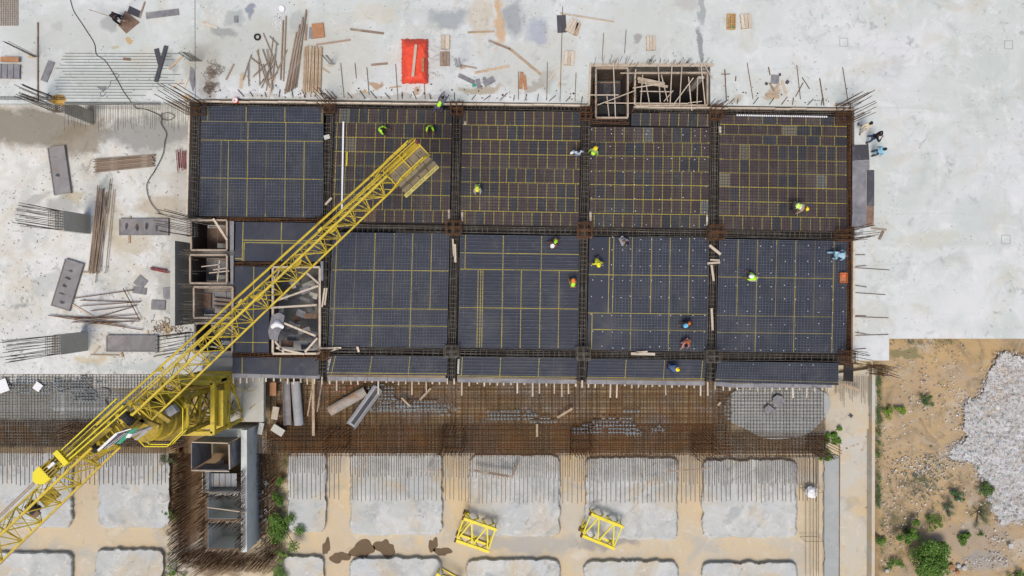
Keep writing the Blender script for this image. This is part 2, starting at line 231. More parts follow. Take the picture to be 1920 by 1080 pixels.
M['timber_frame'] = mat('weathered_frame_timber', (.40, .32, .245), [((.26, .19, .135), 1.0, .46, .60, .9, 9), ((.52, .46, .38), 2.2, .55, .68, .7), ((.12, .09, .07), 3, .58, .72, .7)], bump=.2)
# ================================================================ structure
def edge(x):            # photo line of the upper slab's edge along the top of the deck
    if x < 362: return 194 - 4 * max(0, (x - 300) / 62)
    return 184.0 + (x - 445) * 0.0149 if x > 445 else 186 - (x - 362) * 0.02
def grid_slab(name, xs, rows, mask, zt, zb, m):
    mb = MB(); nx = len(xs); pt = {}
    def v(i, j, z):
        return tuple(P(xs[i], rows[j](xs[i]) if callable(rows[j]) else rows[j], zt).xy) + (z,)
    def has(i, j): return 0 <= i < nx - 1 and 0 <= j < len(rows) - 1 and mask(i, j)
    for i in range(nx - 1):
        for j in range(len(rows) - 1):
            if not mask(i, j): continue
            a, b, c, d = (i, j), (i + 1, j), (i + 1, j + 1), (i, j + 1)
            mb.quad(v(*d, zt), v(*c, zt), v(*b, zt), v(*a, zt)); mb.quad(v(*a, zb), v(*b, zb), v(*c, zb), v(*d, zb))
            for (p, q, n) in ((a, b, (i, j - 1)), (b, c, (i + 1, j)), (c, d, (i, j + 1)), (d, a, (i - 1, j))):
                if not has(*n): mb.quad(v(*p, zt), v(*q, zt), v(*q, zb), v(*p, zb))
    return tag(mb.build(name, m), kind='structure')
xs = [-1100, -400, 0, 150, 300, 362, 445, 700, 900, 1106, 1332, 1602, 1667, 1920, 3000]
grid_slab('upper_slab', xs, [-700, 119, edge, 635, 676],
          lambda i, j: j == 0 or (j == 1 and not (xs[i] == 1106)) or (j == 2 and xs[i] >= 1602) or (j == 3 and xs[i] == 1602), .15, -.25, M['upper'])
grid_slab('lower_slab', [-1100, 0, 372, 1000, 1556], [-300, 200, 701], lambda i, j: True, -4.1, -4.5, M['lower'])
grid_slab('blinding_bed', [-1100, 336, 344, 1548], [703, 838, 850], lambda i, j: j == 0 or i != 1, -4.6, -5.15, M['blind'])
mb = MB(); mb.quad((-260, -260, -5.2), (260, -260, -5.2), (260, 260, -5.2), (-260, 260, -5.2)); tag(mb.build('ground', M['sand']), kind='structure')
# soil terrain on the right
mb = MB(); nx, ny = 110, 110; x0, y0 = P(1642, 600, -4.7).xy; xs2 = [x0 + i * .3 for i in range(nx)]; ys2 = [y0 - j * .3 for j in range(ny)]
from mathutils import noise as MN
def hgt(x, y):
    v = MN.noise((x * .25, y * .25, 0)) * .22 + MN.noise((x * 1.1, y * 1.1, 5)) * .07 + MN.noise((x * 3, y * 3, 9)) * .03
    return -4.7 + v
vs = [(x, y, hgt(x, y) if i > 0 else -5.3) for i, x in enumerate(xs2) for y in ys2]
mb.add(vs, [(i * ny + j, i * ny + j + 1, (i + 1) * ny + j + 1, (i + 1) * ny + j) for i in range(nx - 1) for j in range(ny - 1)])
tag(mb.build('soil', M['dirt'], smooth=True), kind='structure')
# concrete apron strip, and grey strip beside it
mb = MB(); mb.prism([P(1576, 712, -5).xy, P(1632, 712, -5).xy, P(1628, 1300, -5).xy, P(1574, 1300, -5).xy], -5.19, -5.0)
tag(mb.build('apron', M['apron']), kind='structure')
mb = MB(); pts = []
for k in range(30): pts.append(P(1546 + R.uniform(-3, 3), 850 + k * 15, -5.08).xy)
for k in range(30): pts.append(P(1573.5 + R.uniform(-2, 0), 1290 - k * 15, -5.08).xy)
mb.prism(pts, -5.19, -5.08); tag(mb.build('grey_strip_pavement', M['pour']), kind='structure')
mb = MB(); mb.prism([P(1545, 704, -4.75).xy, P(1645, 690, -4.75).xy, P(1645, 800, -4.75).xy, P(1585, 815, -4.75).xy, P(1549, 840, -4.75).xy], -5.18, -4.75)
tag(mb.build('corner_pavement', M['apron']), kind='structure')
# boundary wall along the soil
b0, b1 = P(1638, 690, -4.3), P(1637, 1260, -4.3)
mb = MB(); mb.beam((b0.x, b0.y, -4.85), (b1.x, b1.y, -4.85), .22, 1.1); tag(mb.build('boundary_wall', M['apron'], org=(b0.x, b0.y, -5.2)), 'low narrow concrete wall between the sandy apron and the ochre dirt', 'wall')
# grey poured patches over the rebar mat
def blob(px, py, rx, ry, z0, z1, m, name, seed=1, n=48, amp=.12, rot=0):
    rr = random.Random(seed); ph = [rr.uniform(0, 6.28) for _ in range(6)]; pts = []
    for k in range(n):
        a = 2 * math.pi * k / n; q = 1 + sum(amp / (i + 1) * math.sin((i + 2) * a + ph[i]) for i in range(6))
        x, y = rx * q * math.cos(a), ry * q * math.sin(a); c, s_ = math.cos(rot), math.sin(rot)
        pts.append(P(px + x * c - y * s_, py + x * s_ + y * c, z1).xy)
    mb = MB(); mb.prism(pts, z0, z1); return mb.build(name, m)
tag(blob(1458, 768, 90, 58, -4.58, -4.36, M['pour'], 'concrete_pour_ground', 3, n=90, amp=.09), kind='structure')
tag(blob(150, 752, 60, 26, -4.58, -4.40, M['pour'], 'concrete_splash_ground', 5), kind='structure')
tag(blob(170, 708, 250, 14, -4.58, -4.38, M['lower'], 'concrete_edge_ground', 6, n=120, amp=.2), kind='structure')
# dark slab end and column under the slab edges, seen only from the side
mb = MB()
for px in (-60, 200, 470, 760, 1050, 1320, 1640):
    c = P(px, 150, 0); mb.box((c.x, c.y + .6, -2.4), (.6, .9, 4.3))
for k in range(7):
    pass
tag(mb.build('slab_columns_structure', M['conc']), kind='structure')
# hatch marks cast in the slab (faint square outlines)
for i, (px, py, s_) in enumerate([(1582, 79, 15), (1891, 84, 15), (1886, 449, 16)]):
    mb = MB(); c = P(px, py, .154); h = s_ * S() / 2
    for a, b in (((-h, -h), (h, -h)), ((h, -h), (h, h)), ((h, h), (-h, h)), ((-h, h), (-h, -h))):
        mb.beam((c.x + a[0], c.y + a[1], .155), (c.x + b[0], c.y + b[1], .155), .04, .006)
    o = mb.build('cast_frame', M['pour'], org=c); tag(o, ['faint grey square outline in the white slab nearest the wooden pallets', 'faint square outline at the far top right of the slab', 'faint square outline right of the standing people, low on the slab'][i], 'frame outline', 'square outlines cast in the slab')
# ribbed patch and slab strip on the upper left
mb = MB()
for k in range(16):
    y = 100 + k * 5.6; a = P(105 + R.uniform(-3, 20), y, .17); b = P((300 if k > 11 else 355) - R.uniform(0, 60), y + .5, .17); mb.bar(a, b, .018)
tag(mb.build('bar_mesh', M['rebar_grey'], org=P(230, 145, .15)), 'long thin parallel bars half sunk in the pale slab at upper left', 'steel bars')
a = P(71, 42, .2); b = P(71, 190, .2)
mb = MB(); mb.beam(a, b, .05, .12); tag(mb.build('slab_joint_strip', M['timber_old'], org=a), 'thin dark strip standing upright along the slab at far upper left', 'strip')
# PCC pads
pads = [(-140, 835, 135, 988, 'leftmost visible concrete pad beneath the yellow jib'), (185, 838, 318, 988, 'concrete pad between the yellow jib and the rebar pit'),
        (540, 845, 611, 997, 'narrow concrete pad beside the dark green bush'), (657, 848, 829, 1002, 'concrete pad above the two largest wet patches'),
        (880, 852, 1050, 1004, 'concrete pad with a curved crack beside the left yellow lattice frame'), (1098, 858, 1270, 1010, 'concrete pad with an ochre patch beside the right yellow lattice frame'),
        (1317, 862, 1494, 1006, 'rightmost of the upper row of concrete pads'), (-140, 1036, 135, 1200, 'pad cut by the bottom left corner of the picture'), (180, 1030, 306, 1200, 'stained pad at the bottom edge left of the rebar pit'),
        (529, 1043, 607, 1200, 'narrow pad at the bottom edge beside the green bushes'), (656, 1046, 828, 1200, 'bottom edge pad under the largest wet patches'), (876, 1049, 1050, 1200, 'bottom edge pad below the left yellow lattice frame'),
        (1095, 1052, 1270, 1200, 'bottom edge pad below the right yellow lattice frame'), (1317, 1055, 1495, 1200, 'bottom edge pad nearest the tall bare column bars')]
for i, (x0, y0, x1, y1, lab) in enumerate(pads):
    rr = random.Random(i + 20); mb = MB(); N_ = 22; rad = 13; outl = []
    def side(pa, pb, n):
        return [(pa[0] + (pb[0] - pa[0]) * k / n, pa[1] + (pb[1] - pa[1]) * k / n) for k in range(n)]
    rad = 15
    for (cx_, cy_, a0_) in ((x1 - rad, y0 + rad, -90), (x1 - rad, y1 - rad, 0), (x0 + rad, y1 - rad, 90), (x0 + rad, y0 + rad, 180)):
        for k in range(8): an = math.radians(a0_ + 90 * k / 7); outl.append((cx_ + rad * math.cos(an), cy_ + rad * math.sin(an)))
    dense = []
    for k in range(len(outl)):
        pa, pb = outl[k], outl[(k + 1) % len(outl)]; m_ = max(1, int(math.hypot(pb[0] - pa[0], pb[1] - pa[1]) / 4)); dense += side(pa, pb, m_)
    outl = dense
    out2 = []
    ph = rr.uniform(0, 9)
    for k, (x, y) in enumerate(outl):
        j = MN.noise((x * .06 + ph, y * .06, i)) * 4 + MN.noise((x * .22, y * .22, i + 3)) * 2.0
        cx, cy = (x0 + x1) / 2, (y0 + y1) / 2; dx, dy = x - cx, y - cy; L_ = math.hypot(dx, dy); out2.append((x + dx / L_ * j, y + dy / L_ * j))
    rings = []
    for (f, z) in ((1.02, -5.25), (1.006, -5.02), (.992, -4.88), (.978, -4.83)):
        cx, cy = (x0 + x1) / 2, (y0 + y1) / 2; rings.append([P(cx + (x - cx) * f, cy + (y - cy) * f, z) for x, y in out2])
    n = len(out2); vs = [v for r in rings for v in r]; fs = []
    for q in range(3):
        for k in range(n): fs.append((q * n + (k + 1) % n, q * n + k, (q + 1) * n + k, (q + 1) * n + (k + 1) % n))
    fs.append(tuple(range(3 * n + n - 1, 3 * n - 1, -1)))
    mb.add(vs, fs); o = mb.build('concrete_pad', M['pad']); tag(o, lab, 'concrete pad', 'rough concrete pads along the bottom')
    # keep mesh in world coords so each pad's stains differ
# wet patches
for i, (px, py, rx, ry, lab) in enumerate([(612, 1025, 7, 15, 'small dark wet patch, leftmost on the sand'), (637, 1045, 17, 11, 'dark wet patch between the narrow pad and the large patches'), (680, 1030, 26, 14, 'large dark wet patch, left of the joined pair'), (722, 1028, 18, 16, 'large dark wet patch, right of the joined pair'),
                                            (812, 1022, 8, 14, 'dark wet patch beside the left yellow lattice frame, upper lobe'), (830, 1034, 14, 9, 'dark wet patch beside the left yellow lattice frame, lower lobe')]):
    o = blob(px, py, rx, ry, -5.199, -5.192, M['water'], 'puddle', 40 + i, amp=.22); tag(o, kind='structure')
# ================================================================ deck bays
def lerp(a, b, t): return a + (b - a) * t
def bil(q, u, v):
    (ax, ay), (bx, by), (cx, cy), (dx, dy) = q      # TL TR BR BL
    return (lerp(lerp(ax, bx, u), lerp(dx, cx, u), v), lerp(lerp(ay, by, u), lerp(dy, cy, u), v))
BLUE = (.027, .032, .050); BROWN = (.060, .042, .043); BLU2 = (.038, .040, .050)
def inv_x(q, px, v=.5):
    l = bil(q, 0, v)[0]; r = bil(q, 1, v)[0]; return (px - l) / (r - l)
def inv_y(q, py, u=.5):
    t = bil(q, u, 0)[1]; b = bil(q, u, 1)[1]; return (py - t) / (b - t)
def bay(q, lab, rows=None, seams=None, blue=True, mesh='grey', sp_=(5.2, 5.6), mlab='', mesh_rng=(0, 1, 0, 1), tape=True, only=None):
    """rows: list of (v0,v1,[u breaks]) panel rows; seams: (vertical list (px,y0,y1), horizontal list (py,x0,x1))"""
    c = P(*bil(q, .5, .5), 0); t = thing('formwork_bay', lab, 'formwork', (c.x, c.y, -.1), 'formwork deck bays')
    mb = MB(); tp = MB(); g = .0015
    W_ = lambda u, v, z=0.0: P(*bil(q, u, v), 0).xy.to_tuple() + (z,)
    def strip(u0, v0, u1, v1, w=.055, z=.004):
        n = 6; pa = [Vector(W_(lerp(u0, u1, k / n), lerp(v0, v1, k / n), z)) for k in range(n + 1)]
        d = (pa[-1] - pa[0]).normalized(); s_ = Vector((-d.y, d.x, 0))
        ww = [w * R.uniform(.75, 1.1) / 2 for _ in pa]
        for k in range(n): tp.quad(pa[k] - s_ * ww[k], pa[k + 1] - s_ * ww[k + 1], pa[k + 1] + s_ * ww[k + 1], pa[k] + s_ * ww[k])
    if rows:
        for ri, (v0, v1, us) in enumerate(rows):
            us = [0] + [u for u in us if .02 < u < .98] + [1]
            for k in range(len(us) - 1):
                r_ = R.random(); base = BROWN if r_ < .66 else (BLU2 if r_ < .93 else (.075, .062, .055))
                if R.random() < (.06 if 'scuffed' in lab else .012): base = R.choice([(.15, .135, .10), (.12, .125, .12), (.12, .075, .05)])
                f = R.uniform(.84, 1.16); cc = tuple(x * f for x in base); z = R.uniform(0, .003)
                a, b, c_, d = W_(us[k], v0, z), W_(us[k + 1], v0, z), W_(us[k + 1], v1, z), W_(us[k], v1, z)
                mb.quad(d, c_, b, a, cc)
                if k: strip(us[k], v0 + .003, us[k], v1 - .003, w=.042, z=.005)
            if ri: strip(0, v0, 1, v0, w=.055, z=.0072)
    else:
        # large sheets: split by seams only
        n = 3
        for i in range(n):
            for j in range(n):
                f = R.uniform(.9, 1.1); a, b, c_, d = W_(i / n, j / n), W_((i + 1) / n, j / n), W_((i + 1) / n, (j + 1) / n), W_(i / n, (j + 1) / n)
                mb.quad(d, c_, b, a, tuple(x * f for x in BLUE))
    if seams:
        vv, hh = seams
        for s_ in vv:
            px = s_[0]; v0 = inv_y(q, s_[1]) if len(s_) > 1 else 0; v1 = inv_y(q, s_[2]) if len(s_) > 1 else 1
            v0 = max(0, v0); v1 = min(1, v1); u = inv_x(q, px); strip(u, v0, u, v1, w=.05)
        for s_ in hh:
            u0 = inv_x(q, s_[1]) if len(s_) > 1 else 0; u1 = inv_x(q, s_[2]) if len(s_) > 1 else 1; v = inv_y(q, s_[0]); strip(max(0, u0), v, min(1, u1), v, w=.05, z=.0062)
    # skirt under the sheets
    e = [W_(0, 0), W_(1, 0), W_(1, 1), W_(0, 1)]
    for k in range(4):
        a, b = e[k], e[(k + 1) % 4]; mb.quad((a[0], a[1], a[2] - .002), (b[0], b[1], b[2] - .002), (b[0], b[1], -.6), (a[0], a[1], -.6), (.022, .016, .014))
    mb.build('panel', M['form'], t)
    if tp.f: tp.build('joint_tape', M['tape'], t)
    if mesh:
        m2 = MB(); u0, u1, v0, v1 = mesh_rng; pa = bil(q, 0, 0); pb = bil(q, 1, 1); wpx = abs(pb[0] - pa[0]); hpx = abs(pb[1] - pa[1])
        nxx = max(2, int(wpx * (u1 - u0) / sp_[0])); nyy = max(2, int(hpx * (v1 - v0) / sp_[1])); r = .0115 if mesh == 'grey' else .011
        for k in range(nxx + 1):
            u = lerp(u0, u1, k / nxx) + R.uniform(-.003, .003); u = min(max(u, .003), .997)
            if only == 'h' and R.random() < .8: continue
            a0 = max(0, v0 + R.choice((0, 0, .0, .02, .05))); a1 = min(1, v1 - R.choice((0, 0, 0, .03))); seg = 4; j = [R.uniform(-.0016, .0016) for _ in range(seg + 1)]
            for s_ in range(seg): m2.bar(W_(min(max(u + j[s_], 0), 1), lerp(a0, a1, s_ / seg), .045), W_(min(max(u + j[s_ + 1], 0), 1), lerp(a0, a1, (s_ + 1) / seg), .045), r)
        for k in range(nyy + 1):
            v = lerp(v0, v1, k / nyy) + R.uniform(-.003, .003); v = min(max(v, .003), .997); seg = 4
            a0 = max(0, u0 + R.choice((0, 0, .01, .03))); a1 = min(1, u1 - R.choice((0, 0, .02))); j = [R.uniform(-.0016, .0016) for _ in range(seg + 1)]
            for s_ in range(seg): m2.bar(W_(lerp(a0, a1, s_ / seg), min(max(v + j[s_], 0), 1), .066), W_(lerp(a0, a1, (s_ + 1) / seg), min(max(v + j[s_ + 1], 0), 1), .066), r)
        mm = {'grey': M['rebar_grey'], 'dark': M['rebar_dark']}[mesh]
        o = m2.build('rebar_mesh', mm, org=(c.x, c.y, .03)); tag(o, mlab or ('rebar mesh laid on the ' + lab), 'rebar mesh', 'rebar meshes on the deck')
    return t
def rows_of(q, ys, w, first=0, w_top=None, last_off=.5, ntop=0):
    L_ = abs(q[1][0] - q[0][0]); out = []; vs = [inv_y(q, y, 0) for y in ys]; vs = [0] + [v for v in vs if .01 < v < .985] + [1]
    for k in range(len(vs) - 1):
        ww = w_top if (w_top and k < ntop) else w
        off = first if 0 < k < len(vs) - 2 else last_off
        if w_top and k < ntop: off = .35 * (k % 2)
        us = []; x = off * ww
        if off == 0: x = ww
        while x < L_ - 3:
            us.append(x / L_); x += ww
            if k in (1, 2, 4) and R.random() < .05: x -= ww * .25
        out.append((vs[k], vs[k + 1], us))
    return out
# row 1
q11 = [(378, 199), (607, 202), (605, 408), (374, 405)]
bay(q11, 'blue sheeted deck bay in the top left corner of the formwork', seams=([(388, 199, 229), (460, 199, 229), (533, 199, 229), (603, 199, 229), (451, 229, 264), (464, 229, 407), (535, 229, 407), (414, 264, 407), (428, 264, 407), (499, 264, 407), (570, 264, 407)], [(229,), (264,), (335,)]), mlab='grey rebar mesh on the blue bay at top left corner of the deck')
q12 = [(629, 203), (848, 206), (843, 419), (621, 416)]
bay(q12, 'brownish panelled deck bay beneath the counterweights of the crane', rows=rows_of(q12, [230, 257, 284, 310, 337, 364, 392], 17.9, .25), mesh='dark', mlab='dark rebar mesh on the bay beneath the crane counterweights')
q13 = [(867, 207), (1089, 210), (1085, 425), (863, 421)]
bay(q13, 'brownish panelled deck bay in the middle of the top row', rows=rows_of(q13, [234, 261, 288, 314, 341, 368, 395], 17.9, 0), mesh='dark', mlab='dark rebar mesh on the middle bay of the top row')
q14 = [(1184, 212), (1331, 214), (1330, 238), (1183, 236)]
q14b = [(1108, 238), (1331, 240), (1328, 429), (1105, 426)]
bay(q14, 'short strip of panels right of the small shaft frame', rows=[(0, 1, [i * .1212 for i in range(1, 9)])], mesh='dark', sp_=(6, 6), mlab='short piece of dark rebar mesh right of the small shaft')
bay(q14b, 'brownish panelled deck bay below the two framed shafts', rows=rows_of(q14b, [266, 292, 320, 346, 373, 400], 17.9, .6), mesh='dark', mlab='dark rebar mesh on the bay below the two framed shafts')
q15 = [(1349, 215), (1572, 219), (1588, 438), (1346, 430)]
q15 = [(1349, 215), (1588, 219), (1588, 435), (1347, 430)]
bay(q15, 'scuffed brown panelled deck bay in the top right corner', rows=rows_of(q15, [233, 252, 270, 298, 324, 350, 377, 404], 18, .15, w_top=27, ntop=3), mesh='dark', mlab='dark rebar mesh on the top right corner bay')
# row 2
q21 = [(442, 416), (605, 418), (603, 491), (440, 489)]
bay(q21, 'bare blue bay between the left shafts and the crane boom, upper piece', seams=([(455, 416, 490), (458, 455, 490), (527, 416, 451), (529, 455, 490)], [(451, 455, 603), (455.5, 458, 603), (486, 440, 455)]), mesh=None)
q21b = [(440, 499), (506, 500), (504, 662), (438, 661)]
bay(q21b, 'bare blue bay left of the open stairwell', seams=([(475, 499, 662)], [(569, 440, 470), (642, 438, 503)]), mesh=None)
q22 = [(625, 436), (843, 438), (838, 652), (616, 650)]
bay(q22, 'blue deck bay right of the open stairwell', seams=([(628,), (664, 436, 579), (700,), (736, 436, 579), (771,), (807, 436, 580)], [(507,), (579,), (611,)]), sp_=(5.2, 6.2), mlab='grey rebar mesh on the blue bay right of the open stairwell')
q23 = [(863, 440), (1086, 443), (1083, 655), (859, 652)]
bay(q23, 'blue deck bay in the middle of the second row', seams=([(871, 440, 506), (942,), (1014, 440, 506), (896, 506, 652), (901, 506, 652), (905, 506, 652), (977, 506, 652), (1013, 506, 652), (1048, 506, 652)], [(475.5,), (506,), (578,)]), sp_=(8, 6.6), only='h', mlab='mostly one way grey bars on the middle bay of second row')
q24 = [(1105, 444), (1329, 446), (1325, 659), (1101, 656)]
bay(q24, 'blue deck bay where the man in the grey shirt squats', seams=([(1141, 444, 587), (1149, 444, 587), (1184,), (1220, 444, 588), (1255,), (1291, 444, 590), (1111, 588, 656)], [(516,), (588,), (619, 1111, 1325)]), mesh_rng=(.2, 1, 0, 1), sp_=(6, 5.4), mlab='grey rebar mesh on the bay dotted with pale cover blocks')
q25 = [(1348, 448), (1590, 452), (1585, 662), (1343, 659)]
bay(q25, 'blue deck bay against the right edge of the deck', seams=([(1382, 448, 594), (1418,), (1454, 448, 594), (1490,), (1526, 448, 597), (1562, 448, 660)], [(521, 1343, 1562), (593, 1343, 1562), (624.5, 1343, 1562)]), sp_=(5.4, 5.2), mlab='grey rebar mesh on the blue bay at the right edge')
# row 3
q31 = [(436, 670), (598, 671), (596, 705), (436, 700)]
bay(q31, 'narrow bare blue strip below the open stairwell', seams=([(454,), (525,)], []), mesh=None)
q32 = [(622, 667), (839, 669), (838, 704), (614, 702)]
bay(q32, 'narrow blue strip bay, second from left along the lower edge', seams=([(625,), (695,), (767,)], [(700,)]), mlab='grey rebar mesh on the second lower strip from left')
q33 = [(862, 669), (1083, 672), (1081, 709), (860, 706)]
bay(q33, 'narrow blue strip bay in the middle of the lower edge', seams=([(866,), (938,), (1010,)], [(706,)]), sp_=(20, 6), only='h', mlab='thin grey one way bars on the middle lower strip')
q34 = [(1103, 673), (1324, 676), (1321, 712), (1101, 709)]
bay(q34, 'narrow blue strip bay where the blue clothed man crouches', seams=([(1173,), (1245,), (1316,)], [(709,)]), sp_=(20, 6), only='h', mlab='thin grey one way bars on strip with the blue clothed man')
q35 = [(1345, 678), (1572, 681), (1572, 722), (1341, 716)]
bay(q35, 'cement splashed dark strip bay at the lower right corner', seams=([], [(714,)]), sp_=(5, 5.4), mlab='grey rebar mesh on the cement splashed lower right strip')
# soffit boards below the beam trenches
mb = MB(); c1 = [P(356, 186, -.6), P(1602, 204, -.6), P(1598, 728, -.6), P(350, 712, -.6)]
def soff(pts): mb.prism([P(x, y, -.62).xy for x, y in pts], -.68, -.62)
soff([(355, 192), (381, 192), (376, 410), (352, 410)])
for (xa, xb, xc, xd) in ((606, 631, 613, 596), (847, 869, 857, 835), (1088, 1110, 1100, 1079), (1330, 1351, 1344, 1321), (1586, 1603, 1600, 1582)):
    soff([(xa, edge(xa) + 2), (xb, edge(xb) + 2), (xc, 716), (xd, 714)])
mb2 = mb; tag(mb.build('formwork_soffit', M['ply_and_shade'], org=P(960, 450, -.65)), 'black ply soffits at the bottom of the upright beam trenches', 'formwork')
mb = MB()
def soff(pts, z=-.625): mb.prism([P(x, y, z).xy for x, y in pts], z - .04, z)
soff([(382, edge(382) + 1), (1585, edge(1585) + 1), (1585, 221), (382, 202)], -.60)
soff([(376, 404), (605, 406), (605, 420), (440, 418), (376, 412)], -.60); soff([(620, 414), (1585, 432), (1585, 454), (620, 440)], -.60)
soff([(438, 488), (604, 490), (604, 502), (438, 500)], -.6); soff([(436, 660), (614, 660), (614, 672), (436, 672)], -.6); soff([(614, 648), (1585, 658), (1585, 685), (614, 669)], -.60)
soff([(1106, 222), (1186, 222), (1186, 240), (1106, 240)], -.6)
tag(mb.build('formwork_soffit', M['ply_and_shade'], org=P(960, 540, -.6)), 'black ply soffits at the bottom of the crossways beam trenches', 'formwork')
# beam cages -------------------------------------------------------
def cage(a, b, w, lab, z0=-.56, z1=.08, nlong=6, step=.27, m='rebar_mix', var=True):
    A = P(*a, 0); B = P(*b, 0); d = (B - A); Ln = d.length; d.normalize(); s_ = Vector((-d.y, d.x, 0)); h = w * S() / 2
    t = thing('beam_cage', lab, 'rebar cage', (A.x, A.y, z0), 'beam reinforcement cages')
    for z in (z1, z0):
        for k in range(max(3, nlong - 1) if z == z1 else 2):
            mb = MB(); n_ = max(3, nlong - 1) if z == z1 else 2; o = lerp(-h, h, k / (n_ - 1)) + R.uniform(-.03, .03); nseg = 8; js = [R.uniform(-.035, .035) for _ in range(nseg + 1)]; zz = z + R.uniform(-.03, .03)
            g0 = R.choice((0, 0, 0, 1)); g1 = nseg - R.choice((0, 0, 0, 1))
            for g in range(g0, g1):
                p = A + d * Ln * g / nseg + s_ * (o + js[g]); q = A + d * Ln * (g + 1) / nseg + s_ * (o + js[g + 1]); mb.bar(p + Vector((0, 0, zz)), q + Vector((0, 0, zz)), .015)
            mb.build('main_bar', M[m], t)
    hh = h * 1.04; st = MB(); c_ = [A - s_ * hh + Vector((0, 0, z0)), A + s_ * hh + Vector((0, 0, z0)), A + s_ * hh + Vector((0, 0, z1 + .02)), A - s_ * hh + Vector((0, 0, z1 + .02))]
    for i in range(4): st.bar(c_[i], c_[(i + 1) % 4], .016)
    first = st.build('stirrup', M[m], t); n = min(99, int(Ln / step)); step = Ln / n; x = 0
    for k in range(1, n):
        x = k * step + R.uniform(-.04, .04); ph_ = (x / 5.1 + .3) % 1
        if var and .25 < ph_ < .5 and k % 2: continue
        o = first.copy(); col.objects.link(o); o.parent = t; o.location = d * x
cage((367, 196), (362, 404), 15, 'upright beam cage along the left edge of the deck', nlong=6)
cage((618, 200), (605, 706), 14, 'upright beam cage passing under the crane boom')
cage((857, 202), (846, 712), 14, 'upright beam cage left of the middle bays')
cage((1099, 222), (1090, 714), 14, 'upright beam cage right of the middle bays')
cage((1340, 208), (1332, 716), 14, 'upright beam cage with loose planks lying on it')
cage((1594, 208), (1592, 690), 9, 'upright beam cage along the right edge of the deck', m='rebar')
cage((380, 192), (1100, 202.5), 8, 'crossways beam cage along the top edge, left of the shafts', nlong=4, z1=.0)
cage((1186, 207), (1590, 211), 6, 'crossways beam cage along the top edge, right of the shafts', nlong=4, z1=.0)
cage((378, 411), (604, 413), 6, 'narrow crossways beam cage below the top left bay', nlong=4, m='rebar')
cage((622, 427), (1586, 442), 13, 'wide crossways beam cage through the middle of the deck')
cage((440, 494), (604, 496), 5, 'narrow crossways beam cage above the open stairwell', nlong=3, m='rebar')
cage((437, 665), (604, 667), 6, 'narrow crossways beam cage below the open stairwell', nlong=4, m='rebar')
cage((616, 658), (1590, 671), 12, 'wide crossways beam cage near the lower edge of the deck')
cage((1110, 228), (1180, 230), 6, 'short crossways beam cage below the small shaft', nlong=4, m='rebar')
# slab edge timbers ------------------------------------------------
def plank(px0, py0, px1, py1, wpx, lab, z=.15, th=.04, m='timber', name='timber_plank', cat='plank', group=None, jx=0):
    a = P(px0, py0, z); b = P(px1, py1, z); mb = MB(); mb.beam(a, b, wpx * S(z), th)
    c = (a + b) / 2; o = MB(); o = mb.build(name, M[m], org=c); o.location.z += th / 2 + .004; tag(o, lab, cat, group); return o
def planks_ed(a, b, lab):
    A, B = P(*a, .15), P(*b, .15); mb = MB(); n = 14
    for k in range(n):
        p = A.lerp(B, k / n); q = A.lerp(B, (k + .985) / n); j = R.uniform(-.02, .02); mb.beam(p + Vector((0, j - .06, -.03)), q + Vector((0, j - .06, -.03)), .09, .22)
    o = mb.build('edge_timber', M['timber_pale'], org=(A + B) / 2); tag(o, lab, 'timber')
planks_ed((362, 188), (1106, 196), 'long pale edge timber along the slab above the left part of the deck')
planks_ed((1188, 199.5), (1600, 203.5), 'long pale edge timber between the large shaft and the right corner')
mb = MB(); A, B = P(1600, 450, .15), P(1599, 680, .15); mb.beam(A, B, .12, .25); tag(mb.build('edge_timber', M['timber_pale'], org=A), 'pale upright edge timber right of the deck', 'timber')
mb = MB(); A, B = P(357, 200, 0), P(352, 405, 0); mb.beam(A, B, .1, .3); tag(mb.build('edge_timber', M['timber_pale'], org=A), 'pale upright edge timber left of the deck', 'timber')
mb = MB(); A, B = P(1601.5, 206, -.3), P(1600, 676, -.3); mb.beam(A, B, .04, .7); tag(mb.build('edge_board', M['ply_brown'], org=A), 'brown edge board at right end of the deck', 'board')
# lower edge: ledger timber, joist ends
t = thing('edge_formwork', 'row of timber joist ends sticking out along the lower deck edge', 'formwork', P(1000, 714, -.2))
def low(x): return 706 + (x - 440) * .0135 if x < 1345 else 722
mb = MB(); sb = MB()
for (xa, xb) in ((436, 600), (616, 838), (858, 1082), (1100, 1322), (1342, 1560)):
    for k in range(6):
        x0_, x1_ = lerp(xa, xb, k / 6), lerp(xa, xb, (k + .98) / 6); yy = low((x0_ + x1_) / 2)
        mb = MB(); a = P(x0_, low(x0_) + 1 + (0 if xa > 436 else -3), -.06); b = P(x1_, low(x1_) + 1 + (0 if xa > 436 else -3), -.06); mb.beam(a, b, .26, .06, ); mb.build('ledger_board', M['ply_grey'], t)
x = 438.0
while x < 1560:
    ln = R.choice((9, 10, 10, 12, 12, 12, 24, 30)) if R.random() < .8 else 8
    if x < 610: ln = min(ln, 13)
    a = P(x, low(x) - 2, -.15); b = P(x + R.uniform(-1, 1), low(x) + ln, -.15)
    sb = MB(); sb.beam(a, b, R.uniform(.06, .11), .09); x += R.uniform(11.3, 15); sb.build('joist_end', M['timber_pale'], t)
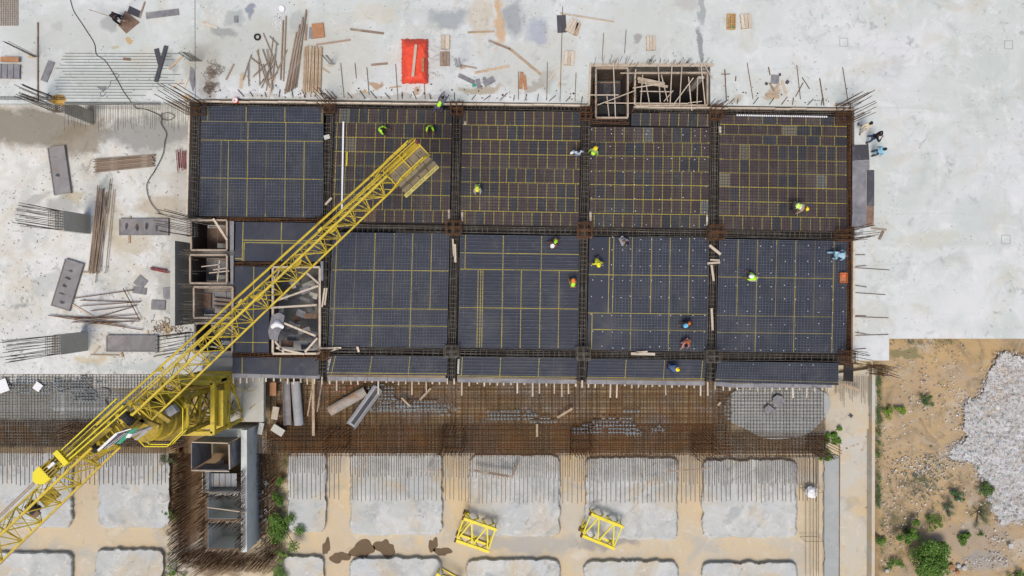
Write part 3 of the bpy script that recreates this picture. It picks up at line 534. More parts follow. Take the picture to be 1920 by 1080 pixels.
# ================================================================ column starter bars
def cluster(px, py, w, h, z0, ht, lab, nx=5, ny=5, m='rebar', lean=(0, 0), base=None, r=.02, jit=.12, ties=4, fill=False):
    """upright bars: w x h in px around (px,py) at height z0, ht metres tall"""
    c = P(px, py, z0); t = thing('column_rebar', lab, 'column bars', c, 'column starter bars'); mb = MB(); st = MB(); s_ = S(z0)
    for i in range(nx):
        for j in range(ny):
            if not fill and 0 < i < nx - 1 and 0 < j < ny - 1: continue
            x = c.x + (i / (nx - 1) - .5) * w * s_; y = c.y + (j / (ny - 1) - .5) * h * s_
            H = ht * R.uniform(.82, 1.05); mb.bar((x, y, z0 - .3), (x + lean[0] * H + R.uniform(-jit, jit), y + lean[1] * H + R.uniform(-jit, jit), z0 + H), r)
    mb.build('starter_bar', M[m], t); a, b = w * s_ / 2, h * s_ / 2; z = z0 - .1
    q = [(c.x - a, c.y - b, z), (c.x + a, c.y - b, z), (c.x + a, c.y + b, z), (c.x - a, c.y + b, z)]
    for i in range(4): st.bar(q[i], q[(i + 1) % 4], .010)
    st.bar((c.x, c.y - b, z), (c.x, c.y + b, z), .012); st.bar((c.x - a, c.y, z), (c.x + a, c.y, z), .012)
    o = st.build('tie', M[m], t)
    for k in range(1, ties): o2 = o.copy(); col.objects.link(o2); o2.parent = t; o2.location = (R.uniform(-.06, .06), R.uniform(-.06, .06), k * .13)
    return t
cluster(372, 205, 32, 24, 0, 4.4, 'long rust coloured column bars leaning out at the top left deck corner', 6, 5, ties=6)
cluster(620, 200, 20, 26, 0, 2.6, 'column bars on the top edge above the crane boom', 6, 5, ties=6)
cluster(857, 206, 22, 22, 0, 1.3, 'short column bars beside the reaching worker at the top edge', 6, 5, ties=7)
cluster(1098, 214, 20, 22, 0, 1.2, 'column bars at the left foot of the small shaft', 6, 5, ties=6)
cluster(1341, 212, 22, 26, 0, 1.6, 'column bars at the top edge right of the large shaft', 6, 5, ties=6)
cluster(1578, 216, 26, 34, 0, 3.5, 'long column bars fanning out at the top right deck corner', 6, 6, ties=6)
cluster(362, 426, 14, 34, 0, 4.3, 'long dark column bars at the left end of the middle beam', 4, 6, m='rebar_mix')
cluster(356, 640, 14, 34, 0, 4.2, 'long dark column bars beside the lowest left shaft box', 4, 6, m='rebar_mix')
cluster(852, 428, 26, 24, 0, .7, 'rusty bar cluster at the crossing in the middle of the deck, left one', 6, 6, ties=9)
cluster(1095, 433, 26, 26, 0, .7, 'rusty bar cluster at the crossing near the white helmeted man', 6, 6, ties=9)
cluster(1338, 437, 26, 26, 0, 1.0, 'rusty bar cluster at the crossing above the loose planks', 6, 6, ties=9)
cluster(1580, 442, 30, 20, 0, 3.6, 'rusty bars running outward at the right end of the middle beam', 5, 5, ties=7)
cluster(848, 657, 24, 20, 0, .5, 'rusty bar cluster at the lower crossing left of the middle strip', 6, 5, ties=9, m='rebar_mix')
cluster(1092, 662, 24, 22, 0, .5, 'rusty bar cluster at the lower crossing right of the middle strip', 6, 5, ties=9, m='rebar_mix')
cluster(1332, 666, 24, 22, 0, .8, 'rusty bar cluster at the lower crossing beside the crouching orange vest', 6, 5, ties=9, m='rebar_mix')
cluster(1584, 668, 26, 22, 0, 2.6, 'rusty bars running outward at the lower right deck corner', 5, 5, ties=7)
cluster(612, 418, 22, 18, 0, 1.6, 'rusty bar cluster partly hidden by the crane boom', 6, 5, ties=6)
cluster(610, 664, 22, 16, 0, 1.0, 'rusty bar cluster at the lower right corner of the open stairwell', 6, 5, ties=8)
cluster(1642, 692, 26, 16, -1.5, 2.0, 'crooked mesh cage beyond the lower right corner of the deck', 5, 4, ties=8)
# free standing columns on the lower floor
def column(px, py, lab, w=.5, l=1.3, H=3.0, bars=4.0, blab='', rot=0):
    c = P(px, py, -4.1); mb = MB(); mb.box((c.x, c.y, -4.1 + H / 2), (w, l, H), rot); o = mb.build('concrete_column', M['conc'], org=c); tag(o, lab, 'column', 'bare columns on the lower floor')
    t = thing('column_rebar', blab, 'column bars', (c.x, c.y, -4.1 + H), 'column starter bars'); b = MB(); st = MB()
    for i in range(4):
        for j in range(8):
            if 0 < i < 3 and 0 < j < 7: continue
            x = c.x + (i / 3 - .5) * (w - .1); y = c.y + (j / 7 - .5) * (l - .1); hh = bars * R.uniform(.85, 1.04)
            b.bar((x, y, -4.1 + H), (x + R.uniform(-.1, .1), y + R.uniform(-.1, .1), -4.1 + H + hh), .021)
    z = -4.0 + H; a, bb = w / 2 - .04, l / 2 - .04; q = [(c.x - a, c.y - bb, z), (c.x + a, c.y - bb, z), (c.x + a, c.y + bb, z), (c.x - a, c.y + bb, z)]
    for i in range(4): st.bar(q[i], q[(i + 1) % 4], .011)
    b.build('starter_bar', M['rebar_mix'], t); o = st.build('tie', M['rebar'], t)
    for k in range(1, 5): o2 = o.copy(); col.objects.link(o2); o2.parent = t; o2.location = (0, 0, k * .18)
column(163, 421, 'grey column on the lower floor between the brown plate and the rod pile', blab='bars rising from the column by the upright rod pile')
column(158, 640, 'grey column on the lower floor near the lower mesh edge', bars=5.0, blab='long bars rising from the column nearest the lower mesh edge')
column(168, 222, 'dark column under the slab edge at upper left', w=.6, l=.9, H=3.3, bars=3.9, blab='bars with a yellow stain rising over the slab edge at upper left')
# wall starter bars along the slab edge, upper left
mb = MB()
for k in range(60):
    x = 122 + k * 3.9 + R.uniform(-1, 1); a = P(x, 197, -.05); b = P(x + R.uniform(-1.5, 1.5), 236 + R.uniform(-8, 12), -.05); mb.bar(a, b, .011)
for k in range(3): mb.bar(P(122, 199 + k * 2, -.03), P(300, 201 + k * 2, -.03), .011)
tag(mb.build('edge_rebar', M['rebar_mix'], org=P(230, 200, -.05)), 'fringe of thin bars hanging off the upper left slab edge', 'steel bars')
mb = MB()
for k in range(46): x = 0 + k * 2.7; mb.bar(P(x, 180, .19), P(x, 187, .19), .01)
for k in range(90): x = 122 + k * 2; mb.bar(P(x, 190.5, .19), P(x, 196.5, .19), .01)
mb.bar(P(0, 182, .2), P(120, 183, .2), .012); mb.bar(P(0, 186, .2), P(120, 187, .2), .012); mb.bar(P(120, 192, .2), P(302, 194, .2), .012); mb.bar(P(120, 195, .2), P(302, 197, .2), .012)
tag(mb.build('edge_rebar', M['rebar_dark'], org=P(150, 190, .15)), 'narrow dark ladder of bars along the upper left slab edge', 'steel bars')
mb = MB()
for x, y in [(a * 4 + 2, b * 4 + 2) for a in range(9) for b in range(12)]: pass
for k in range(12): mb.bar(P(-2, k * 4.3, .18), P(34, k * 4.3, .18), .02)
for k in range(11): mb.bar(P(k * 3.4 - 1, -8, .2), P(k * 3.4 - 1, 48, .2), .02)
tag(mb.build('steel_grate', M['timber_old'], org=P(17, 20, .15)), 'brown steel grate in the top left corner of the picture', 'grate')
# ================================================================ raft mat
ZM = -4.3
def matfield(xa, xb, ya, yb, sx, sy, z, r, jit=.5, skip=0, w=M['mat_rebar']):
    mb = MB(); x = xa
    while x < xb:
        if R.random() > skip: mb.bar(P(x + R.uniform(-jit, jit), ya + R.uniform(-1, 3), z), P(x + R.uniform(-jit, jit), yb + R.uniform(-2, 2), z), r)
        x += sx * R.uniform(.85, 1.15)
    y = ya
    while y < yb:
        if R.random() > skip: mb.bar(P(xa + R.uniform(-3, 3), y + R.uniform(-jit, jit), z + .04), P(xb + R.uniform(-3, 3), y + R.uniform(-jit, jit), z + .04), r)
        y += sy * R.uniform(.85, 1.15)
    return mb
def join(*ms):
    o = MB()
    for m_ in ms: o.add(m_.v, m_.f)
    return o
m1 = matfield(508, 1372, 716, 856, 6.3, 6.5, ZM, .027, skip=.04, jit=1.0); m2 = matfield(500, 1365, 798, 850, 5, 3.6, ZM - .16, .026, jit=1.2); m3 = matfield(520, 1360, 722, 800, 11, 9, ZM - .16, .022, skip=.2, jit=1.5)
tt = thing('rebar_mat', 'wide rusty two layer rebar mat running below the deck edge', 'rebar mat', P(940, 785, ZM)); MAT_A = tt; m1.build('top_mesh', M['mat_rebar'], tt); join(m2, m3).build('bottom_mesh', M['mat_rebar'], tt)
m1 = matfield(1340, 1545, 722, 858, 6.2, 6.2, ZM + .02, .021); m2 = matfield(1360, 1548, 812, 858, 6, 3.6, ZM - .1, .026, jit=1.5)
tt = thing('rebar_mat', 'rebar mat partly buried in grey concrete at the right end', 'rebar mat', P(1450, 790, ZM)); m1.build('top_mesh', M['rebar_mix'], tt); m2.build('bottom_mesh', M['mat_rebar'], tt)
m1 = matfield(-80, 345, 702, 838, 5.6, 5.6, ZM, .021, skip=.04); m2 = matfield(-80, 340, 788, 838, 5, 3.8, ZM - .16, .026, jit=1.2)
tt = thing('rebar_mat', 'greyish rebar mat left of the crane under the yellow boom', 'rebar mat', P(150, 770, ZM)); MAT_B = tt; m1.build('top_mesh', M['rebar_mix'], tt); m2.build('bottom_mesh', M['mat_rebar'], tt)
rs = random.Random(77)
def splash(parent, regs, sx, sy):
    mb = MB()
    for (px, py, rx, ry) in regs:
        for i in range(int(2 * rx / sx)):
            for j in range(int(2 * ry / sy)):
                x, y = px - rx + i * sx, py - ry + j * sy; q = ((x - px) / rx) ** 2 + ((y - py) / ry) ** 2
                if MN.noise((x * .07, y * .07, 3)) * 1.2 + rs.uniform(-.25, .25) < q - .65: continue
                if rs.random() < .9: mb.bar(P(x, y - sy * .6, ZM + .01), P(x, y + sy * .6, ZM + .01), .030)
                if rs.random() < .8: mb.bar(P(x - sx * .6, y, ZM + .05), P(x + sx * .6, y, ZM + .05), .030)
    o = mb.build('cement_crust', M['splash'], parent); o['kind'] = 'stuff'
splash(MAT_A, [(715, 735, 30, 20), (745, 765, 50, 16), (800, 762, 60, 14), (830, 775, 20, 10), (950, 780, 60, 14), (1020, 790, 30, 12), (1085, 808, 14, 10), (1110, 805, 40, 14), (1150, 800, 50, 22), (1190, 812, 20, 12), (1185, 772, 20, 7), (1235, 808, 18, 8)], 6.3, 6.5)
splash(MAT_B, [(50, 726, 70, 18), (140, 722, 60, 16), (160, 745, 30, 16)], 5.6, 5.6)
# beam lines crossing the mat (dark bundles) and bars hanging out of the deck
for i, (px, n) in enumerate(((600, 7), (848, 8), (1090, 8), (1334, 8))):
    mb = MB()
    for k in range(n): x = px - 10 + k * 20 / n; mb.bar(P(x, 712, -.35), P(x + R.uniform(-2, 2), 765 + R.uniform(-10, 16), -.9), .014)
    o = mb.build('loose_rebar', M['rebar_mix'], org=P(px, 720, -.4)); tag(o, ['loose bars sticking out below the deck edge near the upright timber', 'loose bars sticking out below the deck left of the middle strip', 'loose bars sticking out below the deck right of the middle strip', 'loose bars sticking out below the deck at the grey poured concrete'][i], 'steel bars')
# dark dense patches where wall starters rise out of the mat
for i, (px, py, w, h, ht, sl) in enumerate(((635, 822, 40, 34, 1.6, 'below the round steel channels'), (850, 822, 40, 40, 2.0, 'below the left middle deck beam'), (1087, 828, 36, 40, 2.0, 'below the right middle deck beam'), (1316, 835, 40, 36, 2.2, 'left of the grey poured concrete'), (1530, 832, 34, 26, 2.6, 'beside the green tuft at the mat corner'), (155, 805, 50, 22, 1.8, 'in the left mat behind the pulley block'))):
    cluster(px, py, w, h, ZM, ht, 'dense brown bars standing in the rebar mat ' + sl, 7, 6, m='mat_rebar' if i < 4 else 'rebar', ties=4, jit=.1)
# fringe bars over the pads
def fringe(xa, xb, yt, sh, lg, lab, z=ZM):
    mb = MB(); x = xa; k = 0
    while x < xb:
        L_ = sh if k % 2 == 0 else lg
        if R.random() > .04: mb.bar(P(x, yt, z), P(x + R.uniform(-.8, .8), L_ + R.uniform(-2.5, 2.5), z), .023)
        x += 4.05 * R.uniform(.8, 1.2); k += 1
    tag(mb.build('fringe_rebar', M['rebar_fringe'], org=P((xa + xb) / 2, yt, z)), lab, 'steel bars', 'straight bar ends reaching over the pads')
fringe(-40, 312, 832, 874, 908, 'straight bar ends over the pads under the yellow jib')
fringe(541, 640, 846, 888, 935, 'straight bar ends over the narrow pad by the dark green bush')
fringe(657, 860, 848, 893, 938, 'straight bar ends over the pad above the large wet patches')
fringe(862, 1075, 848, 896, 942, 'straight bar ends over the pad by the left lattice frame')
fringe(1078, 1290, 850, 902, 942, 'straight bar ends over the pad by the right lattice frame')
fringe(1292, 1536, 854, 908, 940, 'straight bar ends over the rightmost upper pad')
# tall column bars lying toward the bottom right
t = thing('column_rebar', 'very tall bare column cage standing beside the grey strip at lower right', 'column bars', P(1518, 870, -5.2)); mb = MB(); st = MB()
for x in (1511, 1519, 1525, 1531, 1535, 1545): mb.bar(P(x, 850, -4.9), P(x, 1080, -4.9), .016)
for y in (914, 1006):
    q = [P(1500, y, -4.85), P(1534, y, -4.85), P(1545, y + 9, -4.7), P(1511, y + 9, -4.7)]
    for i in range(4): st.bar(q[i], q[(i + 1) % 4], .016)
mb.build('main_bar', M['rebar_dark'], t); st.build('tie', M['rebar_mix'], t)
mb = MB()
for k in range(22): x = 1566 + k * 3.5 + R.uniform(-1, 1); mb.bar(P(x, 705, -4.5), P(x, 735 + R.uniform(0, 30), -4.5), .016)
tag(mb.build('fringe_rebar', M['rebar_mix'], org=P(1600, 720, -4.5)), 'straight bar ends over the pavement at lower right deck corner', 'steel bars', 'straight bar ends reaching over the pads')
# ================================================================ generic pieces
def pile(name, cat, lab, group, items, m):
    """items: (px0,py0,px1,py1,z,width,height[,round])"""
    for it in items:
        a = P(it[0], it[1], it[4]); b = P(it[2], it[3], it[4]); mb = MB()
        if len(it) > 7: mb.bar(a, b, it[5], caps=True, n=6)
        else: mb.beam(a, b, it[5], it[6])
        o = mb.build(name, M[m], org=(a + b) / 2); tag(o, lab if isinstance(lab, str) else lab.pop(0), cat, group)
def board(pts, z, th, m, name, lab, cat, group=None):
    c = sum((P(x, y, z) for x, y in pts), Vector()) / len(pts); mb = MB(); mb.prism([P(x, y, z).xy for x, y in pts], z, z + th); o = mb.build(name, M[m], org=c); tag(o, lab, cat, group); return o
def rect(cx, cy, w, h, deg):
    a = math.radians(deg); c, s_ = math.cos(a), math.sin(a); return [(cx + x * c - y * s_, cy + x * s_ + y * c) for x, y in ((-w / 2, -h / 2), (w / 2, -h / 2), (w / 2, h / 2), (-w / 2, h / 2))]
# ================================================================ shafts on the left
def frame(x0, y0, x1, y1, z, w, h, mb, c=None):
    for a, b in (((x0, y0), (x1, y0)), ((x0, y1), (x1, y1))): mb.beam(P(*a, z), P(*b, z), w, h)
    for a, b in (((x0, y0), (x0, y1)), ((x1, y0), (x1, y1))):
        A, B = P(*a, z), P(*b, z); d = (B - A).normalized(); mb.beam(A + d * w / 2 + Vector((0, 0, .003)), B - d * w / 2 + Vector((0, 0, .003)), w, h)
def shaft(x0, y0, x1, y1, lab, zf=-2.2, holes=(), fm='timber_frame', wallm='wall_ply', floorm='ply_grey', zt=.12):
    c = P((x0 + x1) / 2, (y0 + y1) / 2, 0); t = thing('shaft_formwork', lab, 'shaft formwork', (c.x, c.y, zf), 'framed openings in the deck')
    mb = MB(); frame(x0, y0, x1, y1, zt, .10, .14, mb); mb.build('top_frame', M[fm], t)
    w = MB(); i = 2.6
    X0, Y0, X1, Y1 = x0 + i, y0 + i, x1 - i, y1 - i; q = [P(X0, Y0, 0), P(X1, Y0, 0), P(X1, Y1, 0), P(X0, Y1, 0)]
    for k in range(4):
        a, b = q[k], q[(k + 1) % 4]; d = (b - a).normalized() * .03; w.beam((a.x + d.x, a.y + d.y, zf / 2), (b.x - d.x, b.y - d.y, zf / 2), .04, abs(zf), )
    w.build('side_panel', M[wallm], t)
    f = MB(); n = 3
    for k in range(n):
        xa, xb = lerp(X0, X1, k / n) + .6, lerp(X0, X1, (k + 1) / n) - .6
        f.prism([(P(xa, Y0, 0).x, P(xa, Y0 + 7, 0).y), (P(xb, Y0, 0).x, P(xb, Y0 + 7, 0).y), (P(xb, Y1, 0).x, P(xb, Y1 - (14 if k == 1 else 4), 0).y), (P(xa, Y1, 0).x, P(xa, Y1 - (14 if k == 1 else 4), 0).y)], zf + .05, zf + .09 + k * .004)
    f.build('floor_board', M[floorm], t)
    g = MB(); nb = 4
    for k in range(nb): y = lerp(Y0 + 4, Y1 - 4, k / (nb - 1)); g.beam((P(X0, y, 0).x + .1, P(X0, y, 0).y, zf - .05), (P(X1, y, 0).x - .1, P(X1, y, 0).y, zf - .05), .08, .1)
    g.build('joist', M['timber_old'], t); return t
shaft(359, 413, 426, 469, 'top left shaft box with a rust stained floor and a leaning plank', floorm='ply_brown')
shaft(357, 478, 426, 531, 'second left shaft box with scattered pale laths')
shaft(364, 538, 437, 596, 'third left shaft box with a rusty plate on grey boards', zf=-1.2, wallm='timber_old')
shaft(366, 606, 436, 660, 'lowest left shaft box partly under the crane boom')
plank(400, 410, 426, 450, 4, 'pale plank leaning across the top left shaft box', z=.25, m='timber_pale')
for i, (a, b, c_, d, l) in enumerate([(378, 500, 412, 496, 'upper'), (400, 506, 428, 502, 'middle'), (392, 512, 430, 508, 'lower'), (412, 488, 408, 528, 'crossing')]):
    plank(a, b, c_, d, 1.8, l + ' pale lath in the second left shaft box', z=.1, m='timber_pale', name='timber_lath', cat='lath', th=.03)
board(rect(387, 564, 18, 28, 2), -1.0, .02, 'orange' if 0 else 'ply_brown', 'steel_plate', 'rusty plate in the third left shaft box', 'plate')
for k in range(3): plank(400, 560 + k * 8, 432, 563 + k * 8, 4, ['upper', 'middle', 'lower'][k] + ' board crossing the third left shaft box', z=-.9, m='timber_old', name='timber_board', cat='board')
# bars sticking out between the boxes
mb = MB()
for k in range(70):
    y = R.choice([R.uniform(408, 412), R.uniform(468, 480), R.uniform(530, 540), R.uniform(596, 606), R.uniform(480, 600)]); x = R.uniform(332, 350); mb.bar(P(x, y, -.05 + R.random() * .2), P(x + R.uniform(16, 60), y + R.uniform(-1, 2), -.05 + R.random() * .2), .012)
for k in range(30):
    y = R.choice([R.uniform(470, 478), R.uniform(532, 538), R.uniform(598, 605)]); mb.bar(P(356, y, .0), P(440, y + 1, .0), .012)
tag(mb.build('wall_rebar', M['rebar_mix'], org=P(345, 540, 0)), 'short wall bars sticking out left of the four shaft boxes', 'steel bars')
mb = MB(); a, b = P(350, 455, -2.2), P(350, 608, -2.2); mb.beam(a, b, .3, 4.0); tag(mb.build('concrete_wall', M['conc'], org=(a.x, a.y, -4.1)), 'low grey concrete wall left of the shaft boxes', 'wall')
for i, (px, m_) in enumerate(((433, 'ply_grey'),)):
    board([(430, 414), (439, 415), (437, 596), (439, 660), (436, 662), (434, 598)], -.1, .03, m_, 'wall_board', 'narrow grey board between the shaft boxes and the bare blue bays', 'board')
# open stairwell
c = P(552, 580, 0); t = thing('stairwell_frame', 'pale timber frame with braces round the open stairwell', 'timber frame', (c.x, c.y, 0))
mb = MB(); frame(512, 501, 600, 663, .12, .13, .16, mb); mb.build('top_frame', M['timber_pale'], t)
mb = MB()
for a in ((574, 511, 598, 532), (520, 563, 597, 536), (507, 577, 594, 572), (533, 606, 592, 630), (516, 640, 533, 662), (518, 652, 570, 664), (595, 634, 572, 660), (524, 506, 513, 528)):
    mb = MB(); mb.beam(P(a[0], a[1], .26), P(a[2], a[3], .26), .12, .08); mb.build('brace', M['timber_pale'], t)
w = MB(); q = [P(515, 504, 0), P(597, 504, 0), P(597, 660, 0), P(515, 660, 0)]
for k in range(4):
    a, b = q[k], q[(k + 1) % 4]; w.beam((a.x, a.y, -.35), (b.x, b.y, -.35), .05, .7)
w.build('side_panel', M['wall_ply'], t)
for i in range(26):
    px, py = R.uniform(525, 592), R.uniform(515, 655); board(rect(px, py, R.uniform(8, 26), R.uniform(6, 14), R.uniform(-25, 25)), -3.2 + i * .09, .04, R.choice(['ply_grey', 'conc', 'ply_brown', 'ply_grey']), 'scrap_board', 'grey offcut board heaped down in the open stairwell', 'board', 'boards heaped in the stairwell')
board([(510, 590), (525, 586), (534, 592), (530, 612), (522, 630), (521, 640), (506, 636), (503, 622)], .32, .03, 'ply_grey', 'plastic_sheet', 'grey rumpled sheet over the left stairwell rail', 'sheet')
# ================================================================ shafts at the top
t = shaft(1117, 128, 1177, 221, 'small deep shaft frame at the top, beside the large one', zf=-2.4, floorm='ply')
mb = MB(); mb.prism([P(1188, 136, -3.1).xy, P(1330, 136, -3.1).xy, P(1330, 200, -3.1).xy, P(1188, 200, -3.1).xy], -3.3, -3.2); tag(mb.build('shaft_shade_sheet', M['ply_and_shade'], org=P(1258, 165, -3.2)), 'black sheet standing for the darkness far down in the wide shaft', 'formwork')  # added black sheet stands in for the shade deep in the shaft
c = P(1258, 160, 0); t = thing('shaft_formwork', 'wide dark shaft opening at the top crossed by many poles', 'shaft formwork', (c.x, c.y, -3), 'framed openings in the deck')
mb = MB(); frame(1190, 137, 1326, 198, .14, .11, .16, mb); mb.build('top_frame', M['timber_frame'], t)
w = MB(); q = [P(1193, 140, 0), P(1323, 140, 0), P(1323, 195, 0), P(1193, 195, 0)]
for k in range(4):
    a, b = q[k], q[(k + 1) % 4]; d = (b - a).normalized() * .03; w.beam((a.x + d.x, a.y + d.y, -1.6), (b.x - d.x, b.y - d.y, -1.6), .04, 3.1)
w.build('side_panel', M['wall_ply'], t)
mb = MB(); frame(1108, 121, 1338, 123.5, .2, .1, .12, mb); a = P(1107, 118, .2); b = P(1104, 200, .2); mb.beam(a, b, .12, .12); tag(mb.build('edge_timber', M['timber_pale'], org=a), 'pale timbers along the upper side of the two shafts', 'timber')
poles = [(1102, 178, 1160, 178, .25), (1135, 193, 1290, 194, .28), (1163, 137, 1250, 137, .25), (1120, 197, 1190, 170, .35), (1150, 118, 1154, 220, .4), (1138, 180, 1142, 218, .2), (1205, 140, 1201, 196, .3), (1210, 150, 1218, 196, .35), (1234, 122, 1238, 192, .45), (1260, 122, 1256, 203, .5), (1279, 116, 1274, 197, .45), (1291, 144, 1297, 207, .4),
         (1200, 171, 1260, 172, .3), (1240, 140, 1252, 190, .5), (1308, 145, 1307, 194, .3), (1314, 116, 1322, 196, .45), (1192, 130, 1190, 196, .3), (1245, 190, 1262, 170, .3), (1262, 197, 1300, 146, .55), (1186, 165, 1240, 157, .35), (1320, 120, 1336, 148, .3), (1290, 193, 1316, 190, .2)]
pile('pole', 'pole', 'thin pale pole laid across the framed shafts at the top', 'poles across the top shafts', [(a, b, c_, d, z, .035, 0, 1) for a, b, c_, d, z in poles], 'timber_pale')
plank(1195, 147, 1246, 158, 6, 'upper of the two wide pale planks in the large shaft', z=-.4, m='timber_pale'); plank(1196, 153, 1252, 163, 5, 'lower of the two wide pale planks in the large shaft', z=-.6, m='timber_pale')
mb = MB()
for k in range(54):
    x = R.uniform(1112, 1334); a = P(x, 122 + R.uniform(0, 8), -.3); hh = R.uniform(.9, 1.7) if x < 1210 else R.uniform(.3, 1); mb.bar(a, (a.x + R.uniform(-.2, .35), a.y + R.uniform(.0, .3), hh), .012)
for k in range(50):
    a = P(R.choice((1108, 1111, 1183, 1186)) + R.uniform(-2, 2), R.uniform(130, 225), -.5); mb.bar(a, (a.x + R.uniform(-.2, .2), a.y + R.uniform(-.1, .2), R.uniform(.3, .9)), .012)
tag(mb.build('wall_rebar', M['rebar'], org=P(1180, 125, 0)), 'rust brown wall bars bristling round the two top shafts', 'steel bars')
mb = MB()
for y in (127, 131, 135): mb.bar(P(1186, y, -.1), P(1335, y + 1, -.1), .013)
for k in range(40): x = 1188 + k * 3.6; mb.bar(P(x, 126, -.1), P(x, 136, -.1), .009)
tag(mb.build('beam_rebar', M['rebar_dark'], org=P(1250, 131, 0)), 'narrow dark cage along the upper side of the large shaft', 'rebar cage')
# ================================================================ concrete core, lower left
ZT = -2.6
c = P(425, 920, -5.2); t = thing('concrete_core', 'unfinished concrete core with four cells in the dark rebar pit', 'concrete core', c)
mb = MB()
def wl(x0, y0, x1, y1, zt, zb=-5.2, m_=None):
    (m_ or mb).prism([P(x0, y0, ZT).xy, P(x1, y0, ZT).xy, P(x1, y1, ZT).xy, P(x0, y1, ZT).xy], zb, zt)
wl(453, 806, 464, 1034, ZT + .1); wl(384, 880, 391, 1034, ZT); wl(391, 1027, 453, 1034, ZT - .004); wl(391, 972, 453, 980, ZT - .004); wl(391, 922, 453, 929, ZT - .004)
wl(384, 806, 453, 822, ZT - .4)
mb.build('wall', M['core_conc'], t)
mb = MB(); wl(384.5, 923, 390.5, 1033, ZT + .03, ZT - .02); wl(391.5, 1027.5, 452.5, 1033.5, ZT + .03, ZT - .03); wl(391.5, 973, 452.5, 979, ZT + .03, ZT - .03); mb.build('timber_capping', M['timber'], t)
mb = MB(); wl(391, 929, 453, 1027, -5.0, -5.15); mb.build('floor', M['conc'], t)
mb = MB(); z1 = -1.3
def pb(x0, y0, x1, y1, zb, zt, th=.05): a, b = P(x0, y0, zt), P(x1, y1, zt); mb.beam((a.x, a.y, (zb + zt) / 2), (b.x, b.y, (zb + zt) / 2), th, zt - zb)
pb(360, 829, 426, 831, -4.6, z1); pb(359, 832, 359, 880, -4.4, z1); pb(428, 833, 430, 880, -4.6, z1); pb(364, 881, 428, 882, -3.6, z1 - .6)
mb.build('box_formwork', M['ply_grey'], t)
mb = MB(); 
for k in range(5): x = 395 + k * 11; a = P(x, 900, -3); mb.box((a.x, a.y, -3.0), (.36, .9, .05))
mb.build('cell_board', M['steel_pale'], t)
mb = MB()
for (x0, y0, x1, y1, z) in ((360, 829, 428, 831, -1.2), (359, 882, 430, 884, -1.7), (378, 922, 436, 925, -2.4), (388, 951, 464, 961, -2.3), (430, 833, 431, 880, -1.15), (380, 885, 380, 920, -2.4)):
    mb.beam(P(x0, y0, z), P(x1, y1, z), .06, .08)
mb.build('rail', M['timber_pale'], t)
mb = MB()
for (x0, y0, x1, y1) in ((384, 1030, 452, 1030), (387, 882, 387, 1030), (391, 976, 452, 976), (391, 925, 452, 925), (458, 880, 458, 1030)):
    n = int(math.hypot(x1 - x0, y1 - y0) / 2.6)
    for k in range(n):
        for o_ in (-2.2, 2.2):
            x = lerp(x0, x1, k / n); y = lerp(y0, y1, k / n); x, y = (x + o_, y) if x0 == x1 else (x, y + o_)
            a = P(x, y, ZT); mb.bar(a, (a.x + R.uniform(-.1, .1), a.y + R.uniform(-.1, .1), ZT + R.uniform(.5, 1.6)), .017)
mb.build('starter_bar', M['rebar'], t)
# pit bars round the core (two dense rows of uprights)
for i, (x0, y0, x1, y1, nr, lab, ht) in enumerate(((352, 800, 345, 1050, 4, 'dense upright bars in the pit left of the core', 1.4), (348, 1044, 520, 1054, 4, 'dense upright bars in the pit below the core', 1.4), (505, 800, 516, 1046, 5, 'dense upright bars in the pit right of the core', 1.0))):
    mb = MB(); n = int(math.hypot(x1 - x0, y1 - y0) / 3.0)
    for r_ in range(nr):
        for k in range(n):
            x = lerp(x0, x1, k / n) + R.uniform(-.8, .8); y = lerp(y0, y1, k / n) + R.uniform(-.8, .8); o_ = (r_ - nr / 2) * 7
            x, y = (x + o_, y) if i != 1 else (x, y + o_); a = P(x, y, -5.2); mb.bar(a, (a.x, a.y, -5.2 + ht * R.uniform(.75, 1.1)), .018)
    for k in range(3):
        o_ = (k - 1) * 9; a, b = ((x0 + o_, y0), (x1 + o_, y1)) if i != 1 else ((x0, y0 + o_), (x1, y1 + o_)); mb.bar(P(*a, -4.7), P(*b, -4.7), .014)
    o = mb.build('pit_rebar', M['mat_rebar'], org=P((x0 + x1) / 2, (y0 + y1) / 2, -5.2)); tag(o, lab, 'steel bars', 'dense bars standing in the core pit')
mb = MB()
for k in range(300):
    x = R.choice([R.uniform(364, 384), R.uniform(470, 545), R.uniform(335, 500)]); y = R.uniform(812, 1040) if x < 384 or x > 468 else R.choice([R.uniform(1038, 1060), R.uniform(802, 828)])
    a = P(x, y, -5.0 + R.random() * .3); ln = R.uniform(.6, 2.2); an = math.radians(R.gauss(213, 3)); mb.bar(a, (a.x + ln * math.cos(an), a.y + ln * math.sin(an), a.z + R.uniform(-.1, .3)), .018)
tag(mb.build('loose_rebar', M['mat_rebar'], org=P(430, 1045, -5)), 'tangle of slanting rusty bars in the pit round the core', 'steel bars')
